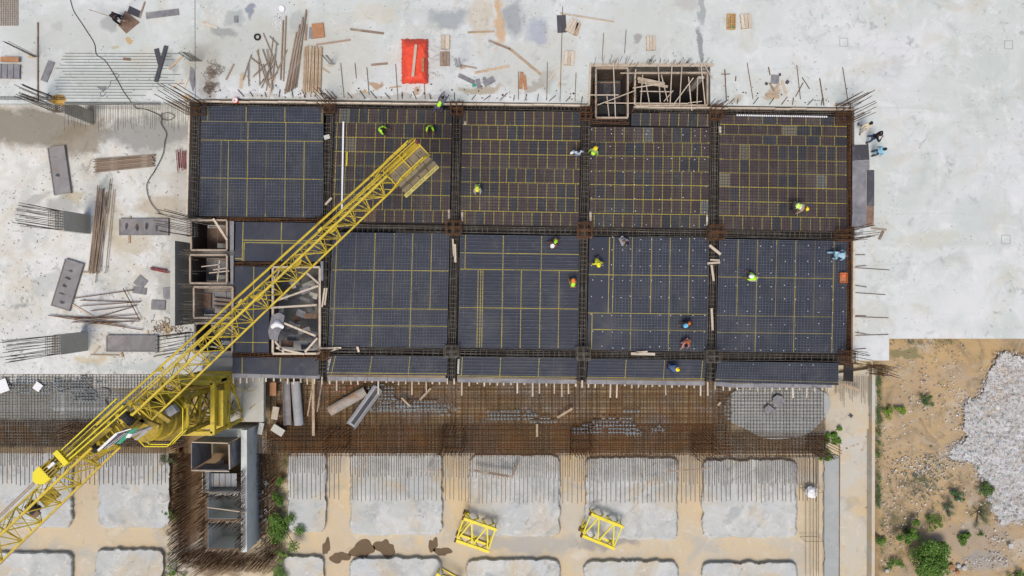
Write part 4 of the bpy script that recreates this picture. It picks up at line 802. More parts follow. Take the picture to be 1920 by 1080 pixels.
# crane base slab
board([(437, 706), (498, 706), (498, 789), (386, 789), (386, 762), (437, 740)], -3.4, .4, 'conc', 'base_slab', 'grey concrete slab with a round pulley beside the crane base', 'slab')
board([(430, 670), (437, 670), (437, 706), (380, 706), (380, 672)], -3.9, .05, 'conc', 'rubble_board', 'grey rubble strewn strip left of the lower bare strip', 'ground sheet')
mb = MB(); c = P(429, 774, -3.0); mb.lathe(c.x, c.y, [(.04, -2.8), (.12, -2.75), (.14, -2.86), (.24, -2.86), (.27, -2.72), (.34, -2.74), (.4, -2.95), (.40, -3.0)], 24); tag(mb.build('pulley_wheel', M['steel_pale'], org=c), 'grey round pulley lying on the crane base slab', 'pulley')
for i in range(9):
    px, py = R.uniform(486, 500), R.uniform(790, 1035); board(rect(px, py, R.uniform(4, 10), R.uniform(4, 9), R.uniform(0, 90)), -5.1, .12, 'pad', 'broken_concrete', 'pale broken concrete lump along the right side of the core', 'concrete lump', 'broken lumps beside the core')
for i in range(60):
    px, py = R.gauss(489, 5), R.uniform(795, 1035); board(rect(px, py, R.uniform(2, 6), R.uniform(2, 5), R.uniform(0, 90)), -5.15, .08, 'pad', 'broken_concrete', 'pale broken concrete lump along the right side of the core', 'concrete lump', 'broken lumps beside the core')
# ================================================================ tower crane
ZC = 8.2
mc = P(425, 738, -4.4); MX, MY = mc.x, mc.y
t = thing('tower_crane', 'tall yellow tower crane with lattice boom and concrete counterweights', 'crane', (MX, MY, -4.4))
CR = t
mb = MB(); hw = 1.0
for sx in (-1, 1):
    for sy in (-1, 1): mb.beam((MX + sx * hw, MY + sy * hw, -4.4), (MX + sx * hw, MY + sy * hw, 4.4), .22, .22)
nb = 4; hh = 8.8 / nb
for k in range(nb + 1):
    z = -4.4 + k * hh - (.15 if k == nb else 0)
    for a, b in (((-1, -1), (1, -1)), ((1, -1), (1, 1)), ((1, 1), (-1, 1)), ((-1, 1), (-1, -1))):
        mb.beam((MX + a[0] * hw, MY + a[1] * hw, z), (MX + b[0] * hw, MY + b[1] * hw, z), .12, .12)
        if k < nb:
            mb.beam((MX + a[0] * hw, MY + a[1] * hw, z), (MX + b[0] * hw, MY + b[1] * hw, z + hh), .10, .10)
            mb.beam((MX + b[0] * hw, MY + b[1] * hw, z), (MX + a[0] * hw, MY + a[1] * hw, z + hh), .07, .07)
mb.build('mast', M['yellow_dark'], t)
# base collar: climbing frame, wider
mb = MB(); hw2 = 1.55
for z in (-3.4, -.6, 1.6):
    for a, b in (((-1, -1), (1, -1)), ((1, -1), (1, 1)), ((1, 1), (-1, 1)), ((-1, 1), (-1, -1))): mb.beam((MX + a[0] * hw2, MY + a[1] * hw2, z), (MX + b[0] * hw2, MY + b[1] * hw2, z), .26, .3)
for a in ((-1, -1), (1, -1), (1, 1), (-1, 1)): mb.beam((MX + a[0] * hw2, MY + a[1] * hw2, -3.5), (MX + a[0] * hw2, MY + a[1] * hw2, 1.7), .2, .2)
for sx in (-1, 1):
    for k in range(2):
        z = -3.4 + k * 2.6; mb.beam((MX + sx * hw2, MY - hw2, z), (MX + sx * hw2, MY + hw2, z + 2.4), .12, .12); mb.beam((MX - hw2, MY + sx * hw2, z), (MX + hw2, MY + sx * hw2, z + 2.4), .12, .12)
mb.box((MX + .2, MY + 1.6, .2), (2.9, .5, .9)); mb.box((MX + 1.7, MY - .1, .8), (.5, 2.2, .6)); mb.box((MX + .5, MY - 1.65, -1.2), (2.0, .3, .5))
mb.build('climbing_frame', M['yellow'], t)
mb = MB()
for k in range(22):
    mb = MB(); a = (MX + 1.6 + R.uniform(-.3, .6), MY + R.uniform(-1.2, 1.8), R.uniform(-3.6, -.5)); mb.bar(a, (a[0] + R.uniform(-.5, .5), a[1] + R.uniform(-.6, .6), a[2] + R.uniform(-.4, .4)), .03); mb.build('brace_rod', M['yellow_dark'], t)
# platform and its octagonal guard rail
def octa(r, z): return [Vector((MX + r * math.cos(math.radians(22.5 + 45 * k)), MY + r * math.sin(math.radians(22.5 + 45 * k)), z)) for k in range(8)]
mb = MB(); o0 = octa(1.5, 0); o1 = octa(.95, 0)
for k in range(8):
    a, b, c_, d = o0[k], o0[(k + 1) % 8], o1[(k + 1) % 8], o1[k]; vs = [(v.x, v.y, 4.5) for v in (a, b, c_, d)] + [(v.x, v.y, 4.56) for v in (a, b, c_, d)]
    mb.add(vs, [(3, 2, 1, 0), (4, 5, 6, 7), (0, 1, 5, 4), (2, 3, 7, 6)])
mb.build('platform', M['yellow_dark'], t)
mb = MB()
for z in (5.05, 5.6):
    o0 = octa(1.62, z)
    for k in range(8): mb.bar(o0[k], o0[(k + 1) % 8], .035, caps=True)
for a, b in zip(octa(1.62, 5.6), octa(1.62, 4.55)): mb.bar(a, b, .03)
mb.build('guard_rail', M['yellow_bright'], t)
mb = MB(); mb.lathe(MX, MY, [(.0, 7.0), (.85, 7.0), (1.0, 6.8), (1.05, 5.6), (1.15, 5.5), (1.15, 5.0), (.9, 4.9), (.9, 4.4)], 28); mb.build('slewing_ring', M['yellow_dark'], t)
# small things on the slewing deck
mb = MB(); p = P(322, 770, 6.2); mb.box((p.x, p.y, 6.2), (.6, .45, .4), .6); mb.build('control_box', M['steel_pale'], t)
mb = MB()
for (px, py, sx, sy, z) in ((350, 757, .35, .35, 5.3), (300, 800, .5, .3, 5.2), (330, 742, .6, .4, 5.4), (285, 745, .5, .35, 5.6)):
    mb = MB(); p = P(px, py, z); mb.box((p.x, p.y, z), (sx, sy, .4), R.uniform(0, 1)); mb.lathe(p.x, p.y, [(.0, z + .32), (.14, z + .3), (.16, z + .2)], 12); mb.build('motor', M['yellow_dark'], t)
# lattice truss: two lower chords and one upper chord
def truss(a0, a1, b0, b1, top0, top1, n, t, name, cw=.09, lw=.05, m='yellow'):
    """a: left chord, b: right chord, top: upper chord (start,end)"""
    mb = MB(); A = lambda k: a0.lerp(a1, k); B = lambda k: b0.lerp(b1, k); T = lambda k: top0.lerp(top1, k)
    mb.beam(a0, a1, cw, cw); mb.beam(b0, b1, cw, cw); mb.beam(top0, top1, cw * 1.2, cw)
    for k in range(n):
        u, v, w = k / n, (k + .5) / n, (k + 1) / n
        mb.beam(A(u), B(u), lw, lw)
        mb.bar(A(u), B(w) if k % 2 else B(v), lw * .5, n=5); mb.bar(B(u), A(w) if not k % 2 else A(v), lw * .5, n=5)
        for X in (A, B): mb.bar(X(u), T(v), lw * .6, n=5); mb.bar(T(v), X(w), lw * .6, n=5)
    for k in range(2 * n):
        u, w = k / (2 * n), (k + 1) / (2 * n); mb.bar(A(u) if k % 2 else B(u), B(w) if k % 2 else A(w), lw * .33, n=4)
        mb.bar(A(u), T((u + w) / 2), lw * .3, n=4)
    mb.beam(A(1), B(1), lw, lw); return mb.build(name, M[m], t)
a0, a1 = P(248, 758, ZC), P(713, 327, ZC); b0, b1 = P(285, 787, ZC), P(750, 343, ZC)
def up(v, w, h): m_ = (v + w) / 2; m_.z = ZC + h; return m_
truss(a0, a1, b0, b1, up(a0, b0, 1.0), up(a1, b1, .9), 17, t, 'counter_jib')
# oval gusset platforms
for (px, py) in ((624, 428), (556, 494), (485, 556), (414, 622)):
    c = P(px, py, ZC + .1); mb = MB(); d = math.atan2(425, 440); pts = []
    for k in range(10): a = 2 * math.pi * k / 10; x, y = .36 * math.cos(a), .17 * math.sin(a); pts.append((c.x + x * math.cos(d) - y * math.sin(d), c.y + x * math.sin(d) + y * math.cos(d)))
    mb.prism(pts, ZC + .08, ZC + .12); mb.build('gusset_plate', M['yellow'], t)
# pendant bars to the A frame
A_ = P(180, 797, 10.2); mb = MB(); tip = P(762, 270, 9.1); mb.bar(A_, tip, .06, n=6)
mb.bar(P(225, 770, 8.6), tip + Vector((.0, -.5, 0)), .04, n=6)
for px, py in ((300, 693), (450, 565), (600, 430)): p = P(px, py, 9.7); mb.box((p.x, p.y, 9.6), (.25, .12, .14), .8)
mb.build('pendant_bar', M['yellow'], t)
# counterweight bay
dv = (P(784, 286, ZC) - P(731, 335, ZC)); dv.z = 0; dv.normalize(); sv = Vector((-dv.y, dv.x, 0)); rz = math.atan2(dv.y, dv.x)
o = P(732, 335, ZC)
def loc(u, v, z=ZC): p = o + dv * u + sv * v; p.z = z; return p
mb = MB()
for v in (-.52, .14, .52): mb.beam(loc(-.1, v, ZC + .3), loc(2.32, v, ZC + .3), .06, .1)
for u in (0, 1.15, 2.3): mb.beam(loc(u, -.52, ZC + .34), loc(u, .52, ZC + .34), .06, .08)
for v in (-.56, .58):
    mb.bar(loc(-.5, v, ZC + .1), loc(.5, v, ZC + 1.0), .045); mb.bar(loc(.5, v, ZC + 1.0), loc(2.0, v, ZC + 1.0), .045); mb.bar(loc(2.0, v, ZC + 1.0), loc(2.34, v, ZC + .3), .045)
    for u in (.5, 1.1, 1.6): mb.bar(loc(u, v, ZC + .2), loc(u, v, ZC + 1.0), .025)
    mb.bar(loc(.2, v, ZC + .6), loc(2.2, v, ZC + .62), .025)
mb.build('counterweight_frame', M['yellow'], t)
mb = MB(); mb.beam(loc(0, .34, ZC + .1), loc(2.25, .34, ZC + .1), .3, .04); mb.build('walkway_plate', M['yellow_dark'], t)
for k in range(5):
    u = .08 + k * .44; mb = MB(); c = loc(u + .21, -.31 + (k % 2) * .01, ZC - .35); mb.box(c, (.415, .86, 1.2), rz); w = mb.build('counterweight', M['cw'], t)
    for (du, dv_) in ((-.06, 0), (.06, 0), (-.06, .10), (.06, .09)):
        q = loc(u + .21 + du, -.05 + dv_ - .12); m2 = MB(); m2.box((q.x, q.y, ZC + .254), (.08, .035, .006), rz + .6)
        if k != 3: m2.build('painted_mark', M['black'], w)
for k in range(4): mb = MB(); c = loc(.3 + k * .58, -.86, ZC - .85 - (k % 2) * .06); mb.box(c, (.54, .24, .7), rz); mb.build('lower_counterweight', M['cw'], t)
mb = MB(); c = loc(1.1, -1.14, ZC - .35); mb.box(c, (2.35, .20, .06), rz); nb_ = mb.build('name_board', M['name_yellow'], t)
m2 = MB(); k = 0; u = .05
for k in range(24):
    p = loc(.02 + k * .094, -1.14, ZC)
    if k in (4, 14): continue
    q = p + dv * .025; m2.box((p.x, p.y, ZC - .317), (.016, .11, .006), rz)
    m2.box((q.x + sv.x * (.045 if k % 2 else -.045), q.y + sv.y * (.045 if k % 2 else -.045), ZC - .317), (.03, .016, .006), rz)
    if k % 3: m2.box((q.x + dv.x * .02, q.y + dv.y * .02, ZC - .3165), (.014, .11, .005), rz)
lt = m2.build('lettering', M['black'], nb_); lt['kind'] = 'stuff'
mb = MB(); p = loc(2.3, .35, ZC + .5); mb.lathe(p.x, p.y, [(.0, ZC + .7), (.08, ZC + .66), (.1, ZC + .4)], 12); mb.build('warning_lamp', M['redpaint'], t)
# main jib
a0, a1 = P(170, 822, ZC), P(-290, 1248, ZC + .4); b0, b1 = P(226, 838, ZC), P(-256, 1300, ZC + .4)
truss(a0, a1, b0, b1, up(a0, b0, 1.25), up(a1, b1, 1.2), 13, t, 'jib', cw=.10, lw=.06)
mb = MB()
def slab_px(pts, z, th): mb.prism([P(x, y, z).xy for x, y in pts], z, z + th)
for pts, z in (([(250, 768), (262, 782), (160, 862), (148, 848)], 7.4), ([(205, 795), (213, 803), (150, 855), (142, 846)], 8.5)): slab_px(pts, z, .12)
for (x0, y0, x1, y1) in ((235, 760, 140, 842), (272, 786, 170, 868), (240, 775, 300, 800), (262, 750, 320, 790)): mb.beam(P(x0, y0, 7.9), P(x1, y1, 7.9), .22, .3)
mb.build('machinery_deck', M['yellow_dark'], t)
mb = MB()
for k in range(12):
    u = k / 11; x, y = lerp(255, 150, u), lerp(768, 852, u); a = P(x - 5, y - 7, 8.1); b = P(x + 9, y + 10, 8.1); mb.beam(a, b, .07, .08)
for k in range(20):
    x, y = lerp(250, 130, R.random()), 0; y = 1000 - x + R.uniform(-12, 18) + (x - 190) * .12; p = P(x, y, 8.3); mb.box((p.x, p.y, 8.3), (R.uniform(.1, .35), R.uniform(.1, .25), .2), R.uniform(0, 1.5))
mb.build('winch_gear', M['yellow'], t)
mb = MB(); p = P(200, 815, 8.1)
for (px, py, L_, rr_) in ((240, 785, .7, .26), (175, 838, .6, .22), (62, 952, .6, .3)):
    mb = MB(); p = P(px, py, 8.3); d = Vector((.72, -.69, 0)); 
    for g in range(7): q = p + d * (g / 7 - .5) * L_; mb.bar(q, q + d * L_ / 8, rr_ * (1 if g % 2 else .92), n=12, caps=True)
    mb.build('rope_drum', M['rebar_dark'], t)
mb = MB()
slab_px([(68, 952), (78, 962), (66, 972), (56, 962)], 8.4, .1)
mb.build('hatch', M['ply_brown'], t)
mb = MB(); slab_px([(98, 912), (115, 928), (88, 950), (74, 936)], 8.0, .08); mb.build('walkway_plate', M['yellow_dark'], t)
# A frame pulley block and its ropes
jd = (P(70, 905, 9.8) - P(170, 815, 9.8)); jd.normalize(); js = Vector((-jd.y, jd.x, 0)); ja = math.atan2(jd.y, jd.x); jo = P(168, 812, 9.8)
def jl(u, v, z=9.8): p = jo + jd * u + js * v; p.z = z; return p
Lj = (P(78, 893, 9.8) - jo).length
mb = MB()
for v in (-.28, -.1, .1, .28): mb.beam(jl(-2.2, v * 1.3), jl(Lj - .6, v), .05, .12)
mb.box(jl(Lj * .56, 0), (.28, .85, .35), ja)
pts = [jl(Lj - .35, -.42), jl(Lj - .35, .42), jl(Lj + .1, .4), jl(Lj + .38, .12), jl(Lj + .38, -.12), jl(Lj + .1, -.4)]
mb.prism([(p.x, p.y) for p in pts], 9.6, 9.95); mb.build('pulley_block', M['yellow_bright'], t)
mb = MB()
for k in range(5): mb.beam(jl(Lj - .95, -.3 + k * .15), jl(Lj - .35, -.3 + k * .15), .07, .42)
for k in range(4): mb.beam(jl(Lj * .56 + .2, -.25 + k * .16), jl(Lj * .56 + .6, -.25 + k * .16), .06, .36)
mb.build('sheave', M['yellow_dark'], t)
mb = MB()
for v in (-.05, .05): mb.bar(jl(Lj + .3, v), P(-260 + v * 40, 1215, 9.4), .035, n=6)
mb.bar(P(224, 842, 8.2), P(-250, 1300, 8.6), .03)
mb.build('rope', M['timber'], t)
mb = MB()
for k in range(4): mb.bar(jl(-1.8, -.22 + k * .14, 9.9), jl(Lj - .8, -.25 + k * .15, 9.9), .015)
mb.bar(P(320, 735, 8.4), P(745, 330, 8.4), .02); mb.build('hoist_rope', M['rebar_dark'], t)
mb = MB(); p = P(97, 872, 10.0); mb.box((p.x, p.y, 10.0), (.4, .14, .12), ja); mb.build('block_label', M['white'], t)
# sign boards hung beside the cab
def sboard(pts, z, m, th=.05):
    mb = MB(); mb.prism([P(x, y, z).xy for x, y in pts], z, z + th); return mb.build('sign_board', M[m], t)
sboard([(185, 845), (219, 813), (246, 806), (223, 829)], 9.2, 'ply')
mb = MB(); mb.beam(P(184, 845, 9.3), P(219, 813, 9.3), .12, .05); mb.beam(P(219, 812.5, 9.3), P(246, 804, 9.3), .05, .05); mb.bar(P(196, 841, 9.28), P(234, 812, 9.28), .012); mb.bar(P(200, 842, 9.28), P(238, 812, 9.28), .012); mb.build('sign_edge', M['white'], t)
sboard([(219, 831), (246, 806), (262, 801), (236, 824), (226, 832)], 9.32, 'greenboard')
mb = MB(); mb.prism([P(x, y, 9.39).xy for x, y in ((235, 821), (240, 813), (248, 814), (243, 821))], 7.185, 9.39); mb.build('sign_letter', M['white'], t)
mb = MB(); mb.prism([P(x, y, 8.9).xy for x, y in ((252, 824), (275, 806), (280, 808), (257, 825))], 8.9, 8.95); mb.build('cab_roof', M['steel_pale'], t)
for o_ in CR.children:
    if 'tint' in o_.data.attributes: pass
# lattice frames lying on the sand
def lattice(cx, cy, deg, lab, L_=2.5, w=1.6, h=1.3, tilt=0):
    c = P(cx, cy, -4.45); t2 = thing('lattice_frame', lab, 'crane section', (c.x, c.y, -5.19), 'yellow lattice frames on the sand'); a = math.radians(deg)
    def q(u, v, z): return Vector((c.x + u * math.cos(a) - v * math.sin(a), c.y + u * math.sin(a) + v * math.cos(a), -5.12 + z))
    br = MB()
    for v in (-w / 2, w / 2):
        for z in (0, h):
            mb = MB(); mb.beam(q(-L_ / 2, v, z), q(L_ / 2, v, z), .20 if z else .14, .18); mb.build('chord', M['yellow_bright'], t2)
    faces = [((-w / 2, h), (w / 2, h)), ((-w / 2, 0), (w / 2, 0)), ((-w / 2, 0), (-w / 2, h)), ((w / 2, 0), (w / 2, h))]
    for (p, r_) in faces:
        n = 4
        for k in range(n):
            u0, u1 = -L_ / 2 + .12 + (L_ - .24) * k / n, -L_ / 2 + .12 + (L_ - .24) * (k + 1) / n
            A, B = (p, r_) if k % 2 == 0 else (r_, p); br.beam(q(u0, *A), q(u1, *B), .09, .09)
        for u in (-L_ / 2 + .1, L_ / 2 - .1): br.beam(q(u, *p), q(u, *r_), .08, .08)
    br.build('brace', M['yellow_bright'], t2)
    m3 = MB()
    for v in (-w / 2, w / 2):
        for z in (0, h): m3 = MB(); m3.beam(q(-L_ / 2 - .03, v, z), q(-L_ / 2 + .1, v, z), .25, .215); m3.build('end_joint', M['rebar'], t2)
lattice(893, 997, -19, 'left yellow lattice frame lying beside the puddles'); lattice(1127, 990, -22, 'right yellow lattice frame lying on the grey stained sand')
lattice(826, 1108, 60, 'yellow lattice frame mostly cut off by the bottom edge')
# ================================================================ people
def ik(a, b, l1, l2, hint):
    a = Vector(a); b = Vector(b); d = b - a; L_ = d.length
    if L_ > (l1 + l2) * .999: b = a + d.normalized() * (l1 + l2) * .999; d = b - a; L_ = d.length
    L_ = max(L_, abs(l1 - l2) + .01); x = (l1 * l1 - l2 * l2 + L_ * L_) / (2 * L_); h = math.sqrt(max(l1 * l1 - x * x, 0)); dn = d.normalized()
    hv = Vector(hint); hv = hv - dn * hv.dot(dn); hv.normalize(); return a + dn * x + hv * h, b
def skinned(name, vs, es, rs, m, parent, lvl=1):
    me = bpy.data.meshes.new(name); me.from_pydata([tuple(v) for v in vs], es, []); me.materials.append(m)
    o = bpy.data.objects.new(name, me); col.objects.link(o); o.parent = parent
    sk = o.modifiers.new('Skin', 'SKIN'); sk.use_smooth_shade = True
    if not me.skin_vertices:
        me.attributes.new if False else None
    for i, r in enumerate(rs):
        d = me.skin_vertices[0].data[i]; d.radius = (r, r) if not isinstance(r, tuple) else r; d.use_root = (i == 0)
    ss = o.modifiers.new('Sub', 'SUBSURF'); ss.levels = lvl; ss.render_levels = lvl; return o
CL = {}
def cloth(c):
    if c not in CL: CL[c] = mat('cloth_%d' % len(CL), c, [(tuple(x * .6 for x in c), 7, .5, .7, .5)], rough=.9)
    return CL[c]
LIME = (.42, .85, .03); ORG = (.85, .20, .03); DARK = (.03, .03, .04)
def person(px, py, head, lab, pose='squat', z=.06, shirt=(.2, .2, .2), pants=(.05, .05, .06), vest=None, helmet=None, long_=True, kurta=None, hands=None, feet=None, lean=None, look=0, pz=None, sc_=1.0, stripe=False):
    """head = direction on the picture (dx,dy) the person faces"""
    c = P(px, py, z); ang = math.atan2(-head[1], head[0]) - math.pi / 2
    t = thing('person', lab, 'person', (c.x, c.y, z), 'people on the site', rz=ang); t.scale = (sc_,) * 3
    D = {'squat': (.34, 48, ((-.17, .12, 0), (.17, .08, 0)), ((-.14, .52, .07), (.13, .56, .07)), -.12),
         'bend': (.84, 82, ((-.15, .05, 0), (.15, -.05, 0)), ((-.12, .42, .34), (.14, .5, .30)), -.15),
         'stand': (.93, 4, ((-.13, .04, 0), (.13, -.04, 0)), ((-.28, .05, .84), (.28, .05, .84)), 0),
         'walk': (.91, 8, ((-.10, .30, 0), (.10, -.28, 0)), ((-.26, -.15, .9), (.26, .25, .92)), 0)}[pose]
    ph, ln, ft, hd, pyo = D; ln = lean if lean is not None else ln; ft = feet or ft; hd = hands or hd; ph = pz or ph; L_ = math.radians(ln)
    pel = Vector((0, pyo, ph)); dr = Vector((0, math.sin(L_), math.cos(L_)))
    waist = pel + dr * .14; chest = pel + dr * .36; neck = pel + dr * .50
    hl = L_ * .75 + math.radians(look); hdv = Vector((0, math.sin(hl), math.cos(hl))); hb = neck + hdv * .07; hc = neck + hdv * .17; ht = neck + hdv * .23; fwd = Vector((0, math.cos(hl), -math.sin(hl)))
    vs = [pel, waist, chest, neck, hb, hc, ht, hc + fwd * .105]; es = [(0, 1), (1, 2), (2, 3), (3, 4), (4, 5), (5, 6), (5, 7)]; rs = [.115, .11, .12, .06, .055, .088, .07, .016]
    vs += [hc + Vector((s_ * .095, 0, 0)) for s_ in (-1, 1)]; es += [(5, 8), (5, 9)]; rs += [.018, .018]
    sh = []; arms = []; legs = []
    for i, s_ in enumerate((-1, 1)):
        S_ = chest + dr * .09 + Vector((s_ * .175, 0, 0)); back = Vector((s_ * .6, -.3, -.2)) if pose != 'squat' else Vector((s_ * 1, .0, .3))
        E, H = ik(S_, hd[i], .28, .25, back); n = len(vs); ad = (H - E).normalized(); pm = H + ad * .05
        vs += [S_, E, H, pm]; es += [(2, n), (n, n + 1), (n + 1, n + 2), (n + 2, n + 3)]; rs += [.055, .04, .027, .03]
        lat = ad.cross(Vector((0, 0, 1))); lat = lat.normalized() if lat.length > .1 else Vector((1, 0, 0)); dn = ad.cross(lat)
        if dn.z > 0: dn = -dn
        for q, (o_, fl) in enumerate(((-.03, .07), (-.01, .08), (.01, .075), (.03, .06))):
            k = len(vs); b0_ = pm + ad * .035 + lat * o_; b1_ = b0_ + ad * fl * .55; b2_ = b1_ + (ad * .6 + dn * .6).normalized() * fl * .45
            vs += [b0_, b1_, b2_]; es += [(n + 3, k), (k, k + 1), (k + 1, k + 2)]; rs += [.010, .009, .008]
        k = len(vs); th = pm + lat * (-.035 * s_) + ad * .0; vs += [th, th + (ad * .6 - lat * .5 * s_).normalized() * .045]; es += [(n + 3, k), (k, k + 1)]; rs += [.011, .009]
        arms.append((S_, E, H, pm))
    for i, s_ in enumerate((-1, 1)):
        Hp = pel + Vector((s_ * .09, 0, -.03)); F = Vector(ft[i]) + Vector((0, 0, .07)); K, A = ik(Hp, F, .43, .42, Vector((s_ * .35, 1, .25))); toe = A + Vector((s_ * .03, .16, -.03)); n = len(vs)
        vs += [Hp, K, A, toe]; es += [(0, n), (n, n + 1), (n + 1, n + 2), (n + 2, n + 3)]; rs += [.085, .055, .04, .032]; legs.append((Hp, K, A, toe))
    skinned('body', vs, es, rs, M['skin'], t)
    ve = [pel + dr * .02, waist, chest, neck]; ee = [(0, 1), (1, 2), (2, 3)]; re = [.135, .13, .14, .075]
    for (S_, E, H, pm) in arms:
        n = len(ve); ve += [S_, E]; ee += [(2, n), (n, n + 1)]; re += [.075, .058]
        if long_: ve += [E.lerp(H, .95)]; ee += [(n + 1, n + 2)]; re += [.044]
    if kurta: ve += [pel + Vector((0, 0, -.36)) if pose in ('stand', 'walk') else pel + Vector((0, .1, -.08))]; ee += [(0, len(ve) - 1)]; re += [.19 if pose in ('stand', 'walk') else .16]
    skinned('shirt', ve, ee, re, cloth(shirt), t)
    ve = [pel]; ee = []; re = [.128]
    for (Hp, K, A, toe) in legs:
        n = len(ve); ve += [Hp, K, K.lerp(A, .9)]; ee += [(0, n), (n, n + 1), (n + 1, n + 2)]; re += [.10, .072, .058]
    skinned('trousers', ve, ee, re, cloth(pants), t)
    for (Hp, K, A, toe) in legs: skinned('shoe', [A, A + Vector((0, -.04, -.03)), toe], [(0, 1), (1, 2)], [.05, .05, .044], M['black'], t)
    if vest:
        ve = [pel + dr * .03, waist, chest, neck - dr * .02]; ee = [(0, 1), (1, 2), (2, 3)]; re = [.155, .15, .16, .09]
        for (S_, E, H, pm) in arms: ve += [S_.lerp(chest, .25)]; ee += [(2, len(ve) - 1)]; re += [.09]
        vo = skinned('safety_vest', ve, ee, re, cloth(vest), t)
        if stripe:
            for q in (.14, .34):
                mb = MB(); c0 = pel + dr * q; mb.bar(c0 - dr * .025, c0 + dr * .025, .172, n=14); b_ = mb.build('reflective_band', cloth((.75, .78, .72))); b_.parent = vo
    # head cover
    mb = MB(); r0 = .125 if helmet else .112; zq = hdv; xq = Vector((1, 0, 0)); yq = zq.cross(xq); rings = []
    for k in range(6):
        a = math.pi / 2 * k / 5; rr_ = r0 * math.cos(a); hh_ = r0 * 1.0 * math.sin(a); rings.append([hc + zq * (.015 + hh_) + xq * rr_ * .9 * math.cos(2 * math.pi * j / 14) + yq * rr_ * 1.08 * math.sin(2 * math.pi * j / 14) for j in range(14)])
    if helmet: rings.insert(0, [hc + zq * .012 + xq * .145 * .95 * math.cos(2 * math.pi * j / 14) + yq * (.145 + (.05 if 7 < j < 14 else 0)) * math.sin(2 * math.pi * j / 14) for j in range(14)])
    vv = [v for r_ in rings for v in r_]; mb.add(vv, [(i * 14 + j, i * 14 + (j + 1) % 14, (i + 1) * 14 + (j + 1) % 14, (i + 1) * 14 + j) for i in range(len(rings) - 1) for j in range(14)])
    h_ = mb.build('helmet' if helmet else 'hair', cloth(helmet) if helmet else M['hair'], smooth=True); h_.parent = t
    mb = MB()
    for s_ in (-1, 1): p = hc + fwd * .088 + Vector((s_ * .032, 0, 0)) + hdv * .01; mb.box(p, (.02, .012, .012))
    e_ = mb.build('eyes', M['black']); e_.parent = t
    return t
SK = (.22, .12, .07)
YH = (.85, .62, .02); WH = (.8, .8, .8)
person(826, 203, (.55, -.8), 'person in yellow vest and grey shirt reaching across the top edge timber', 'bend', shirt=(.12, .12, .17), pants=(.10, .085, .14), vest=LIME, hands=((-.2, .75, .9), (.15, .8, .85)), feet=((-.2, -.55, 0), (.15, -.2, 0)), lean=62, z=.0)
person(717, 246, (.9, .35), 'black haired person in lime vest crouching with both arms to the right', shirt=LIME, vest=LIME, long_=False, hands=((-.25, .6, .1), (.3, .5, .08)), lean=30)
person(808, 243, (.1, 1), 'person in lime shirt bent forward above the crane counterweights', 'squat', shirt=LIME, vest=LIME, long_=False, pants=(.16, .06, .03), lean=25, hands=((-.2, .45, .1), (.3, .4, .1)))
person(1081, 293, (-.2, -1), 'dark haired person in light blue shirt holding a white bag by the upright cage', 'stand', shirt=(.45, .55, .66), pants=(.20, .25, .33), hands=((-.3, .25, .9), (.3, .1, .9)), z=0)
person(1108, 295, (.4, -.9), 'person with yellow helmet and lime vest standing right of the upright cage', 'stand', shirt=(.25, .35, .08), vest=(.50, .9, .05), helmet=YH, lean=30, z=0)
person(896, 354, (.05, .9), 'person with yellow helmet crouching alone in the middle bay of the top row', 'squat', shirt=(.35, .36, .35), vest=LIME, helmet=(.75, .72, .05), lean=30, pants=(.3, .28, .26))
person(1484, 389, (.85, .35), 'big framed person in striped lime vest with yellow helmet on the scuffed bay', 'bend', shirt=(.35, .27, .20), vest=(.55, .85, .04), helmet=YH, stripe=True, lean=80, sc_=1.12, pants=(.05, .05, .05), hands=((-.25, .55, .35), (.35, .2, .3)), z=0)
person(1041, 453, (-.55, .8), 'person in lime vest and white helmet with bare arms to the left', 'squat', shirt=(.16, .07, .06), vest=LIME, helmet=WH, lean=55, hands=((-.1, .5, .1), (.45, .35, .1)), pants=(.12, .05, .05))
person(1118, 489, (.2, 1), 'person in plain yellow shirt and yellow helmet with arms spread', 'squat', shirt=(.60, .60, .05), helmet=(.8, .74, .03), lean=45, hands=((-.45, .2, .2), (.5, .1, .2)), long_=False)
person(1166, 451, (.5, .6), 'black haired person in grey checked shirt crouching at the middle beam', 'squat', shirt=(.34, .33, .36), pants=(.30, .30, .34), lean=40, hands=((.1, .5, .1), (-.4, .3, .2)))
person(1073, 533, (-.05, -1), 'person in lime vest and orange helmet with one leg stretched to the rear', 'squat', shirt=(.18, .14, .06), vest=LIME, helmet=(.75, .2, .04), lean=35, hands=((-.3, .7, .08), (.1, .5, .1)), pants=(.2, .1, .07))
person(1410, 522, (-.8, -.3), 'person in lime shirt and white helmet working alone in the right edge bay', 'squat', shirt=LIME, vest=LIME, helmet=WH, lean=48, long_=False, hands=((-.25, .7, .1), (.3, .65, .1)), pants=(.4, .36, .3))
person(1288, 606, (-.7, .3), 'person in orange vest and sky blue helmet crouching near the lower beam', 'squat', shirt=(.05, .03, .04), vest=ORG, helmet=(.15, .5, .7), lean=45, pants=(.03, .02, .03))
person(1285, 641, (-.6, .75), 'person in orange vest and pinkish shirt reaching down to the left', 'squat', shirt=(.45, .22, .20), vest=ORG, lean=35, hands=((.1, .5, .1), (-.1, .75, .15)), pants=(.4, .2, .18))
person(1256, 687, (.7, .25), 'blue clothed person with yellow helmet and thin lime straps in the lower strip', 'squat', shirt=(.06, .13, .30), vest=None, helmet=YH, lean=45, pants=(.02, .02, .05))
